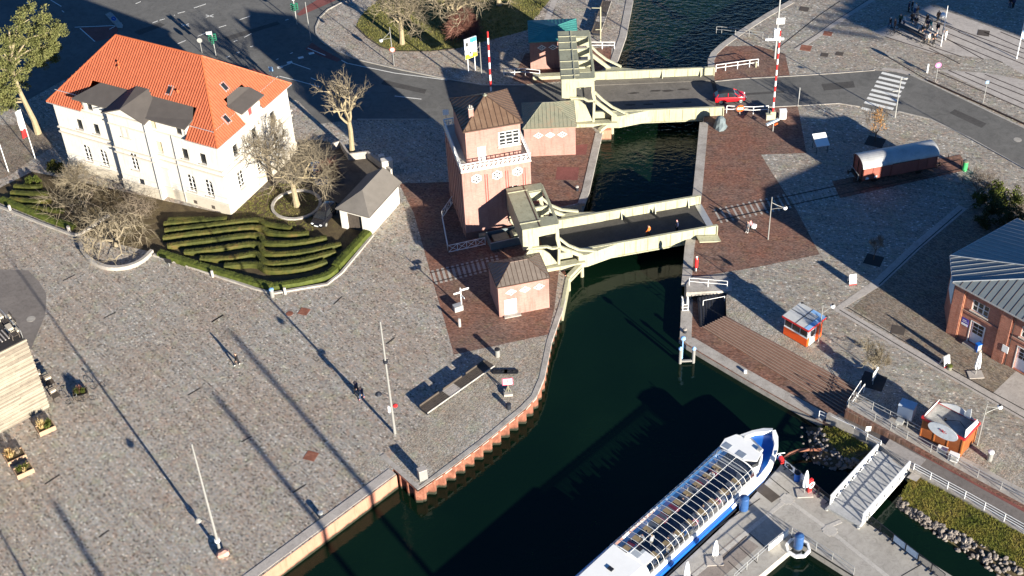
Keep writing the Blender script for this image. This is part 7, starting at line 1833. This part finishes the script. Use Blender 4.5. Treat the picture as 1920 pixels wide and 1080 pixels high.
planter(P(46, 886), .58, 'pinkish timber planter with mixed green plants, nearest the camera', 1.7, 1.2, [(-.3, .1, .5, 'hedgegreen', 80), (.3, .1, .45, 'hedge', 90), (0, -.2, .35, 'drygrass', 40)])
planter(P(152, 742), .3, 'broad planter with low green shrubs among parked bicycles', 1.5, 1.1, [(-.3, .1, .6, 'hedge', 90), (.3, .0, .5, 'hedgegreen', 90), (.0, .3, .6, 'twigred', 70)], 'wooddark')
def bicycle(b, rz, label, m='black', group=None):
    t = thing('bicycle', label, 'bicycle', b, rz, group)
    for x in (-.52, .52):
        mb = MB(); mb.tube([(x+.33*math.cos(a), 0, .34+.33*math.sin(a)) for a in [i*math.pi/8 for i in range(17)]], .022, 5, False); mb.build('wheel', M['rubber'], t)
    mb = MB()
    for p, q in (((-.52, 0, .34), (-.15, 0, .32)), ((-.15, 0, .32), (.4, 0, .75)), ((-.25, 0, .82), (.4, 0, .8)), ((-.15, 0, .32), (-.28, 0, .9)), ((-.52, 0, .34), (-.25, 0, .82)), ((.4, 0, .85), (.52, 0, .34))): mb.tube([p, q], .02, 5)
    mb.build('frame', M[m], t)
    mb = MB(); mb.ball((-.29, 0, .95), .14, .07, .04, 8, 4); mb.build('saddle', M['black'], t)
    mb = MB(); mb.tube([(.32, -.28, 1.0), (.42, 0, 1.02), (.32, .28, 1.0)], .018, 5); mb.tube([(.4, 0, .85), (.42, 0, 1.02)], .018, 5); mb.build('handlebar', M['steel'], t); return t
bk0 = bicycle(P(140, 755), .4, 'dark bicycle leaning at the left side of the broad planter')
copy_tree(bk0, P(165, 752), .2, 'dark bicycle in front of the broad planter'); copy_tree(bk0, P(186, 727), .3, 'dark bicycle lying apart, right of the broad planter')
# ---------------------------------------------------------------- freight wagon
WT = .2086; WO = P(1615, 352)
wg = thing('freight_wagon', 'old red brown covered freight wagon with a rounded pale metal roof on a short track', 'rail wagon', WO, WT)
WL, WWd, WB, WH = 9.5, 2.8, 1.05, 2.75
wr = mat('oxide_red_planks', (.26, .078, .055), .75, var=.3, scale=1.3)
mb = MB(); mb.box(0, WL, 0, WWd, WB, WH)
mb.add([(0, 0, WH), (0, WWd, WH)]+[(0, WWd/2-(WWd/2)*math.cos(math.pi*i/10), WH+.85*math.sin(math.pi*i/10)) for i in range(1, 10)], [(0, *range(2, 11), 1)])
mb.add([(WL, 0, WH), (WL, WWd, WH)]+[(WL, WWd/2-(WWd/2)*math.cos(math.pi*i/10), WH+.85*math.sin(math.pi*i/10)) for i in range(1, 10)], [(0, *range(2, 11), 1)])
mb.build('body', wr, wg)
for i in range(9):
    x = .04+i*(WL-.16)/8; q = MB(); q.box(x, x+.09, -.06, 0, WB, WH); q.build('side_post', wr, wg)
for x0, x1 in ((3.6, 5.9),):
    q = MB(); q.box(x0, x1, -.11, -.062, WB+.05, WH-.05); d_ = q.build('sliding_door', wr, wg); q = MB(); q.box(x0, x1+1.2, -.13, -.06, WH-.04, WH+.04); q.build('door_rail', M['rail'], d_)
def arcr(x, k=1.0): return [Vector((x, WWd/2-(WWd/2+.12)*k*math.cos(math.pi*i/14), WH-.02+.92*k*math.sin(math.pi*i/14))) for i in range(15)]
q = MB(); a, b_ = arcr(-.15), arcr(WL+.15); a2, b2 = arcr(-.15, .97), arcr(WL+.15, .97)
for i in range(14): q.poly([a[i], b_[i], b_[i+1], a[i+1]]); q.poly([a2[i+1], b2[i+1], b2[i], a2[i]])
for A_, B_ in ((a, a2), (b_, b2)):
    for i in range(14): q.poly([A_[i], A_[i+1], B_[i+1], B_[i]])
q.build('roof', mat('pale_wagon_roof', (.44, .44, .43), .5, .2, .3, .9, (.5, .5, .49)), wg, True)
q = MB(); q.box(-.3, WL+.3, .25, .45, .75, WB); q.box(-.3, WL+.3, WWd-.45, WWd-.25, .75, WB); q.box(-.3, -.1, .1, WWd-.1, .75, WB); q.box(WL+.1, WL+.3, .1, WWd-.1, .75, WB); q.build('underframe', M['rail'], wg)
for x in (1.9, 7.6):
    for y in (.55, WWd-.7):
        q = MB(); q.tube([(x, y, .55), (x, y+.14, .55)], .46, 18); q.build('wheel', M['rail'], wg)
    q = MB(); q.tube([(x, .5, .55), (x, WWd-.5, .55)], .08, 8); q.build('axle', M['rail'], wg)
for x, s in ((-.3, -1), (WL+.3, 1)):
    for y in (.55, WWd-.55):
        q = MB(); q.tube([(x, y, .95), (x+s*.45, y, .95)], .09, 8); q.tube([(x+s*.45, y, .95), (x+s*.52, y, .95)], .24, 12); q.build('buffer', M['rail'], wg)
for y in (.3, WWd/2, WWd-.3):
    q = MB(); q.beam((-.06, y, WB), (-.06, y, WH+.3), .08); q.build('end_post', M['rail'], wg)
q = MB(); q.beam((-.4, .4, 1.7), (-.4, WWd-.4, 1.7), .05); q.beam((-.4, .4, .9), (-.4, .4, 1.7), .05); q.beam((-.4, WWd-.4, .9), (-.4, WWd-.4, 1.7), .05); q.build('end_rail', M['steel'], wg)
q = MB(); q.box(.35, .75, -.075, -.062, 1.15, 1.35); q.box(.35, .65, -.075, -.062, 1.42, 1.5); q.box(1.5, 1.85, -.01, -.001, 1.15, 1.4); q.build('chalk_marks', M['whitepaint'], wg); wg.children[-1]['kind'] = 'stuff'
# ---------------------------------------------------------------- cars
def car(b, rz, label, paint, L=4.2, W=1.72, H=1.5, light=True):
    t = thing('parked_car' if 'parked' in label else 'car', label, 'car', b, rz)
    k = L/4.2; hw = W/2
    prof = [(-2.1, .34, .60, .80), (-2.06, .28, .86, .93), (-1.7, .24, .95, .98), (-.6, .22, .93, 1.0), (.7, .22, .92, 1.0), (1.3, .24, .88, .97), (1.85, .28, .76, .90), (2.06, .32, .62, .78)]
    rings = []
    for x, zb, zt, w_ in prof:
        y = hw*w_; rings.append([Vector((x*k, s*y*a, z)) for s, a, z in ((-1, .9, zb), (-1, 1.0, zb+.2), (-1, 1.0, zt-.14), (-1, .92, zt), (1, .92, zt), (1, 1.0, zt-.14), (1, 1.0, zb+.2), (1, .9, zb))])
    mb = MB(); mb.loft(rings); mb.build('body', paint, t, True)
    cab = [(-1.95, .93, .70, .93), (-1.55, H-.10, .60, .90), (-.8, H, .62, .93), (.15, H-.02, .62, .93), (.55, H-.16, .64, .92), (1.2, .90, .78, .98)]
    mb = MB(); r_ = []
    for x, z, wt, wb in cab: r_.append([Vector((x*k, -hw*wb*.93, .88)), Vector((x*k, -hw*wt*1.06, max(z, .9))), Vector((x*k, hw*wt*1.06, max(z, .9))), Vector((x*k, hw*wb*.93, .88))])
    mb.loft(r_); mb.build('glasshouse', M['glassdark'], t, True)
    mb = MB(); rr = []
    for x, z, wt in ((-1.62, H-.13, .60), (-1.3, H-.02, .61), (-.8, H+.02, .63), (.1, H+.01, .63), (.45, H-.10, .64)): rr.append([Vector((x*k, -hw*wt*1.08, z)), Vector((x*k, -hw*wt, z+.03)), Vector((x*k, hw*wt, z+.03)), Vector((x*k, hw*wt*1.08, z))])
    mb.loft(rr); mb.build('roof', M['black'] if 'red' in label else paint, t, True)
    for s in (-1, 1):
        for (p, q) in (((-.35, hw*.66, H-.04), (-.4, hw*.93, .92)), ((-1.62, hw*.63, H-.14), (-1.95, hw*.88, .94)), ((.5, hw*.67, H-.12), (1.22, hw*.90, .92))):
            mb = MB(); mb.beam((p[0]*k, s*p[1]*1.0, p[2]), (q[0]*k, s*q[1], q[2]), .07); mb.build('pillar', paint, t)
        for x in (-1.28, 1.32):
            mb = MB(); mb.tube([(x*k, s*(hw-.2), .31), (x*k, s*(hw+.01), .31)], .32, 18); wh = mb.build('wheel', M['rubber'], t); mb = MB(); mb.tube([(x*k, s*(hw-.02), .31), (x*k, s*(hw+.025), .31)], .21, 12); mb.build('rim', M['steel'], wh)
        mb = MB(); mb.ball((2.0*k, s*hw*.62, .66), .10, .19, .10, 8, 6); mb.build('headlight', M['whitepaint'], t)
        mb = MB(); mb.ball((-2.05*k, s*hw*.66, .80), .06, .14, .14, 8, 6); mb.build('tail_light', M['red'], t)
        mb = MB(); mb.ball((.85*k, s*(hw+.07), 1.0), .09, .10, .07, 8, 5); mb.build('wing_mirror', paint, t)
    mb = MB(); mb.box(2.06*k, 2.10*k, -.26, .26, .42, .53); mb.build('number_plate', M['whitepaint'], t)
    return t
def carpaint(n, c):
    t = NT(n); p = t.pos(); cc = t.mix(t.noise(p, 2, 2), sh(c, .92), sh(c, 1.06)); return t.out(cc, .25, Coat_Weight=.6, Coat_Roughness=.06)
ra, rb_ = P(1338, 190), P(1398, 186)
car((ra+rb_)/2, ang(ra, rb_), 'red hatchback with a dark roof driving off the far bridge', carpaint('red_car_paint', (.55, .012, .02)), 4.15)
ba_, bb_ = P(628, 388), P(592, 432)
car((ba_+bb_)/2, ang(ba_, bb_), 'black hatchback parked in the yard beside the garage', carpaint('black_car_paint', (.012, .012, .016)), 4.5, 1.8)
car(P(598, 334), 1.9+math.pi, 'dark blue parked car half hidden behind the bare tree in the yard', carpaint('blue_car_paint', (.03, .07, .16)), 4.3)
# ---------------------------------------------------------------- people
def make_person(pose):
    """one skinned body mesh, feet on z = 0, facing +y; returns a mesh with per-face slots: 0 skin 1 hair 2 top 3 trousers 4 shoes"""
    V, E, Rr, K = [], [], [], []
    def v(p, r, kk): V.append(p); Rr.append(r); K.append(kk); return len(V)-1
    def e(a, b_): E.append((a, b_))
    sit = pose == 'sit'; st_ = {'stand': .02, 'walk': .26, 'ride': 0, 'sit': 0}[pose]
    hz = .92 if not sit and pose != 'ride' else (.50 if sit else .95)
    lean = .0 if not pose == 'ride' else .22
    pel = v((0, 0, hz), (.135, .105), 3); sp1 = v((0, lean*.4, hz+.20), (.13, .10), 2); sp2 = v((0, lean, hz+.42), (.165, .115), 2); nk = v((0, lean+.02, hz+.56), (.055, .055), 0)
    hd = v((0, lean+.04, hz+.66), (.085, .095), 0); tp_ = v((0, lean+.03, hz+.78), (.085, .10), 1)
    for a, b_ in ((pel, sp1), (sp1, sp2), (sp2, nk), (nk, hd), (hd, tp_)): e(a, b_)
    ns = v((0, lean+.135, hz+.66), (.018, .018), 0); e(hd, ns)
    for s in (-1, 1):
        sh_ = v((s*.19, lean, hz+.46), (.065, .065), 2); e(sp2, sh_)
        sw = s*st_*.8
        if pose in ('walk', 'stand'): el, wr_ = (s*.25, -.02-sw*.5, hz+.20), (s*.26, .07-sw, hz-.03)
        else: el, wr_ = (s*.26, lean+.14, hz+.24), (s*.20, lean+.36, hz+(.20 if pose == 'ride' else .16))
        el_ = v(el, (.048, .048), 2); e(sh_, el_); w_ = v(wr_, (.034, .034), 2); e(el_, w_)
        d = (Vector(wr_)-Vector(el)).normalized(); pm = Vector(wr_)+d*.07; pa = v(tuple(pm), (.040, .022), 0); e(w_, pa)
        for i in range(4):
            off = Vector((0, 1, 0)) if abs(d.z) > .6 else Vector((1, 0, 0)); f1 = pm+off*(i-1.5)*.02+d*.05; f = v(tuple(f1), (.010, .010), 0); e(pa, f); g_ = v(tuple(f1+d*(.03+.006*(1.5-abs(i-1.5)))+Vector((-s*.008, .006, 0))), (.008, .008), 0); e(f, g_)
        th_ = v(tuple(Vector(wr_)+d*.04+Vector((-s*.035, .02, 0))), (.011, .011), 0); e(w_, th_)
        hp = v((s*.09, 0, hz-.06), (.095, .095), 3); e(pel, hp)
        if pose in ('walk', 'stand'): kn, an, to = (s*.10, s*st_*.55+.03, hz*.52), (s*.10, s*st_, .09+(.04 if s < 0 and st_ > .1 else 0)), (s*.11, s*st_+.17, .04)
        elif sit: kn, an, to = (s*.11, .42, .50), (s*.11, .40, .09), (s*.12, .56, .04)
        else: kn, an, to = (s*.10, .30, .62+s*.1), (s*.11, .12, .22+s*.1), (s*.11, .28, .18+s*.1)
        k_ = v(kn, (.068, .068), 3); e(hp, k_); a_ = v(an, (.046, .046), 3); e(k_, a_); t_ = v(to, (.04, .036), 4); e(a_, t_)
    me = bpy.data.meshes.new('person_rig'); me.from_pydata(V, E, [])
    ob = bpy.data.objects.new('person_rig', me); COL.objects.link(ob)
    md = ob.modifiers.new('Skin', 'SKIN'); sk = me.skin_vertices[0].data
    for i, r in enumerate(Rr): sk[i].radius = tuple(x*(1.45 if K[i] in (2, 3) else 1.12 if x > .05 else 1.0) for x in r)
    sk[0].use_root = True
    ss = ob.modifiers.new('Sub', 'SUBSURF'); ss.levels = 1; ss.render_levels = 1
    dg = bpy.context.evaluated_depsgraph_get(); dg.update(); out = bpy.data.meshes.new_from_object(ob.evaluated_get(dg))
    bpy.data.objects.remove(ob)
    segs = [(Vector(V[a]), Vector(V[b_]), K[b_]) for a, b_ in E]
    ids = []
    for p in out.polygons:
        c = p.center; best = None
        for a, b_, kk in segs:
            ab = b_-a; t = max(0, min(1, (c-a).dot(ab)/max(1e-9, ab.length_squared))); dd = (c-(a+ab*t)).length
            if best is None or dd < best[0]: best = (dd, kk)
        kk = best[1]
        if kk == 0 and c.z > hz+.60: kk = 1 if (c.y < lean-.0) else 0
        ids.append(kk)
    out.materials.clear()
    for _ in range(5): out.materials.append(None)
    out.polygons.foreach_set('material_index', ids); out.polygons.foreach_set('use_smooth', [True]*len(ids)); return out
POSE = {k: make_person(k) for k in ('stand', 'walk', 'sit', 'ride')}
def cl(n, c): return bpy.data.materials.get('cloth_'+n) or mat('cloth_'+n, c, .85, var=.12, scale=8)
CL = dict(black=(.012, .012, .014), white=(.62, .6, .57), navy=(.015, .022, .06), grey=(.16, .16, .17), blue=(.03, .10, .26), red=(.42, .03, .04), pink=(.55, .2, .22), orange=(.65, .14, .02), brown=(.12, .065, .04), jeans=(.05, .075, .13), green=(.04, .09, .05), beige=(.4, .33, .24), hair=(.05, .03, .018), fair=(.35, .24, .11), teal=(.03, .2, .2))
def person(b, rz, pose, label, top, legs, hair='hair', shoes='black', group=None, s=1.0, z=0, extra=None):
    me = POSE[pose].copy()
    for i, c in enumerate(('skin', hair, top, legs, shoes)): me.materials[i] = M['skin'] if c == 'skin' else cl(c, CL[c])
    o = bpy.data.objects.new('person', me); COL.objects.link(o); o.location = (b.x, b.y, b.z+z); o.rotation_euler = (0, 0, rz); o.scale = (s, s, s)
    return tag(o, label, 'person', group)
person(P(446, 684), 2.4, 'walk', 'lone person in black walking on the open left plaza', 'black', 'black', shoes='white')
person(P(669, 736), 2.6, 'walk', 'person in dark clothes walking at the mast shadow, farther of two', 'navy', 'black', shoes='black')
person(P(679, 747), 2.6, 'walk', 'person in dark clothes with pale shoes, nearer of two at the mast shadow', 'navy', 'jeans', shoes='pink')
person(P(1216, 444, .1), 1.3, 'walk', 'person in an orange jacket on the near bridge', 'orange', 'brown', z=0)
person(P(1269, 434, .1), 1.8, 'stand', 'person with pink headwear and dark coat on the near bridge', 'navy', 'black', hair='pink')
# cyclist with a loaded bicycle
cyb = P(1405, 434)
cy_ = copy_tree(bk0, cyb, 2.6, 'cargo bicycle of the rider in pink, on the brick paving'); cy_.name = 'bicycle'
mb = MB(); mb.box(-.75, -.3, -.22, .22, .75, 1.15); q = mb.build('luggage_box', M['whitepaint'], cy_)
d_ = Vector((math.cos(2.6), math.sin(2.6), 0))
person(cyb-d_*.22, 2.6-math.pi/2, 'ride', 'rider in a pink top seated on the bicycle', 'pink', 'black', z=.0)
person(P(1401, 436), 2.2, 'stand', 'person in grey standing beside the cyclist', 'grey', 'grey', shoes='white')
# crowd by the tram rails
cr = [(1668, 52, 'black', 'jeans', 'white', 'person in black with white cap at the left end of the crowd'), (1677, 55, 'brown', 'black', 'fair', 'person in brown, second from the left in the crowd'), (1687, 45, 'green', 'black', 'hair', 'person in dark green at the left of the crowd table'), (1694, 48, 'white', 'jeans', 'fair', 'person in a white jacket left of the crowd table'),
      (1703, 22, 'navy', 'black', 'hair', 'person in navy at the far edge of the crowd'), (1709, 20, 'black', 'navy', 'white', 'person with a white cap at the far edge of the crowd'), (1715, 25, 'white', 'blue', 'fair', 'person in white and blue at the far edge of the crowd'), (1719, 30, 'brown', 'beige', 'hair', 'person in brown coat at the far edge of the crowd'),
      (1709, 42, 'brown', 'black', 'hair', 'seated looking person in brown in the middle of the crowd'), (1716, 50, 'black', 'grey', 'hair', 'person in black in the middle of the crowd'), (1722, 64, 'white', 'black', 'hair', 'person in a white jacket near the table end'), (1729, 66, 'black', 'black', 'hair', 'person in black near the table end'),
      (1737, 45, 'brown', 'black', 'fair', 'person in a brown coat behind the table end'), (1738, 55, 'navy', 'black', 'hair', 'person in navy at the right of the table'), (1744, 56, 'teal', 'white', 'fair', 'person in teal and white right of the table'), (1757, 62, 'black', 'navy', 'white', 'person in black right of the table with pale hat'),
      (1741, 80, 'white', 'beige', 'fair', 'person in a white coat at the nearest edge of the crowd'), (1750, 82, 'black', 'black', 'hair', 'person in black at the nearest edge of the crowd'), (1733, 82, 'grey', 'black', 'hair', 'person in grey at the nearest edge of the crowd'), (1772, 76, 'white', 'white', 'fair', 'person in white beside the slim pole'), (1767, 68, 'black', 'black', 'hair', 'person in black beside the slim pole'), (1758, 40, 'brown', 'black', 'hair', 'person in brown standing apart with a white round parcel'), (1756, 71, 'grey', 'jeans', 'hair', 'person in grey and blue jeans right of the table'),
      (1893, 14, 'black', 'jeans', 'hair', 'person in black at the top right picture corner'), (1899, 15, 'navy', 'black', 'hair', 'person in navy at the top right picture corner')]
rg = random.Random(6)
for (x, y, a, b_, h, lb) in cr: person(P(x, y), rg.uniform(0, 6.28), 'stand' if rg.random() < .7 else 'walk', lb, a, b_, h, shoes='white' if rg.random() < .35 else 'black', group='people gathered by the tram rails' if x < 1800 else None)
mb = MB(); p = P(1766, 40); mb.ball((0, 0, .95), .42, .42, .45, 12, 8); o = mb.build('white_parcel', M['whitepaint']); o.location = p+Vector((0, 0, 0)); tag(o, 'white round parcel held beside the person standing apart', 'parcel')
def table(b, rz, label):
    t = thing('picnic_table', label, 'table', b, rz); mb = MB(); mb.box(-2.4, 2.4, -.4, .4, .70, .76); mb.build('tabletop', M['green'] if False else M['wooddark'], t)
    for y in (-.8, .8):
        mb = MB(); mb.box(-2.4, 2.4, y-.15, y+.15, .40, .45); mb.build('bench', M['slab'], t)
    for x in (-2.0, 2.0):
        mb = MB(); mb.beam((x, -.8, .38), (x, .8, .38), .08); mb.beam((x, -.75, 0), (x, -.25, .7), .07); mb.beam((x, .75, 0), (x, .25, .7), .07); mb.build('leg', M['darksteel'], t)
    return t
table((P(1690, 60)+P(1726, 72))/2, ang(P(1688, 56), P(1726, 74)), 'long dark picnic table in the middle of the crowd')
bc = [(1672, 63, .3, 'white and dark bicycle at the left end of the crowd'), (1679, 66, .2, 'pale bicycle beside the left end of the crowd'), (1712, 40, 1.1, 'bicycle behind the crowd table'), (1735, 86, .2, 'bicycle at the nearest edge of the crowd'), (1745, 86, 2.2, 'bicycle right of the nearest edge of the crowd'), (1760, 45, .4, 'bicycle beside the person standing apart')]
for (x, y, r_, lb) in bc: copy_tree(bk0, P(x, y), r_, lb)
# passengers under the glass canopy
rg = random.Random(9); i = 0
for (x, y, f) in seats:
    if rg.random() < .62:
        c = rg.choice(['black', 'navy', 'grey', 'red', 'pink', 'blue', 'beige', 'white']); k = y+rg.choice([-.42, .4])*(1 if y > -1 else .6)
        o = person(bl(x, k, -.42), BT+f-math.pi/2, 'sit', 'passenger seated at a table under the glass boat canopy', c, rg.choice(['black', 'jeans', 'grey']), rg.choice(['hair', 'fair', 'hair', 'white']), group='passengers seated in the boat', s=.95)
person(bl(-4.6, -1.35, -.4), BT, 'stand', 'person in white standing in the aisle under the glass boat canopy', 'white', 'beige', 'fair')
# ---------------------------------------------------------------- off to the lower right: what casts the long shadows
d_ = Vector((math.cos(2.1577), math.sin(2.1577), 0)); n_ = Vector((-d_.y, d_.x, 0))
mast(d_*68+n_*-8.1, 9.4, .17, 'third tall grey mast of the row, beyond the lower left picture edge')
for a_, p_, h_, lb in ((24, -38.3, 24.5, 'tall ship mast in the basin before the picture, rightmost of three'), (24, -32.5, 22.5, 'tall ship mast in the basin before the picture, middle of three'), (20, -13.6, 22.5, 'tall ship mast in the basin before the picture, leftmost of three')):
    b_ = d_*a_+n_*p_; t = thing('ship_mast', lb, 'mast', (b_.x, b_.y, ZW)); mb = MB(); mb.tube([(0, 0, 0), (0, 0, h_)], [.34, .26], 10); mb.build('spar', M['polegrey'], t)
hb_ = P(1775.6, 622)
def shp(a, p): return hb_+d_*a+n_*p
h2 = thing('warehouse', 'brick warehouse with a metal roof beyond the right picture edge', 'building', shp(-8, -17))
hl = lambda a, p: shp(a, p)-shp(-8, -17)
mb = MB(); mb.prism([hl(1.0, -14.2), hl(1.0, -20.6), hl(-26, -20.6), hl(-26, -14.2)], 0, 8.6); mb.build('wall', M['redbrick'], h2)
mb = MB(); q = [hl(1.3, -13.9), hl(1.3, -20.9), hl(-26, -20.9), hl(-26, -13.9)]; r0_, r1_ = hl(.2, -16.5), hl(-26, -16.5)
for f in ([q[0], q[1], r0_], [q[1], q[2], r1_, r0_], [q[3], q[0], r0_, r1_]): mb.poly([p+Vector((0, 0, 8.6 if p not in (r0_, r1_) else 10.2)) for p in f])
mb.build('roof', M['roofmetal'], h2)
lamp(P(2010, 366), 7.6, [(2.5, 1.2)], 'lamp post beyond the right picture edge', drop=.85)

# unseen raised roof and beams, added and shaped to shade the far plaza
off = d_*79
src = lambda *q: [P(x, y)-off for x, y in q]
eh = thing('added_shade_roof', 'unseen raised roof on columns, added to shade the far plaza', 'building', src((1745, 8))[0])
bo_ = Vector(eh.location)
hp1 = [p-bo_ for p in src((1640, 60), (1580, 34), (1600, -20), (1640, -90), (1900, -90), (1900, 62), (1745, 6))]
hp2 = [p-bo_ for p in src((1901, 63), (1901, -90), (2100, -90), (2100, 140))]
mb = MB(); mb.prism(hp1, 19.6, 20.1); mb.prism(hp2, 19.6, 20.1); mb.build('roof', M['roofmetal'], eh)
for i in range(5):
    a_, b_ = P(1505+i*16, 46-i*11)-off-bo_, P(1640+i*6, 66-i*18)-off-bo_; mb = MB(); mb.beam((a_.x, a_.y, 19.8), (b_.x, b_.y, 19.8), .5, .3); mb.build('beam', M['steel'], eh)
for q in hp1[3:5]+hp2[2:4]:
    mb = MB(); mb.cyl(q.x*.96, q.y*.96, 0, 19.6, .3, n=10); mb.build('column', M['steel'], eh)

q0, q1 = P(1138, 8), P(1118, 66)
copy_tree(bt, (q0+q1)/2, ang(q1, q0), 'very long dark timber bench beside the rippled far canal')
pf = thing('machine_enclosure', 'low dark steel enclosure at the foot of the tower by the near bridge', 'enclosure', P(921, 470), ang(P(921, 470), P(986, 456)))
ln = (P(986, 456)-P(921, 470)).length
mb = MB(); mb.box(0, ln, 0, .12, 0, 1.0); mb.box(0, .12, .12, 2.2, 0, 1.0); mb.box(0, ln, 2.2, 2.32, 0, 1.0); mb.build('side_panel', M['tarp'], pf); pf.children[0]['kind'] = 'stuff'
mb = MB(); mb.tube([(0, .06, 1.02), (ln, .06, 1.02)], .05, 6); mb.build('top_rail', M['steel'], pf)
mb = MB(); mb.box(.6, 2.4, .5, 1.8, 0, .8); mb.tube([(3.2, .6, .6), (3.2, 1.7, .6)], .5, 14); mb.box(4.0, 5.2, .6, 1.6, 0, .7); mb.build('machinery', M['creamtop'], pf); pf.children[-1]['kind'] = 'stuff'
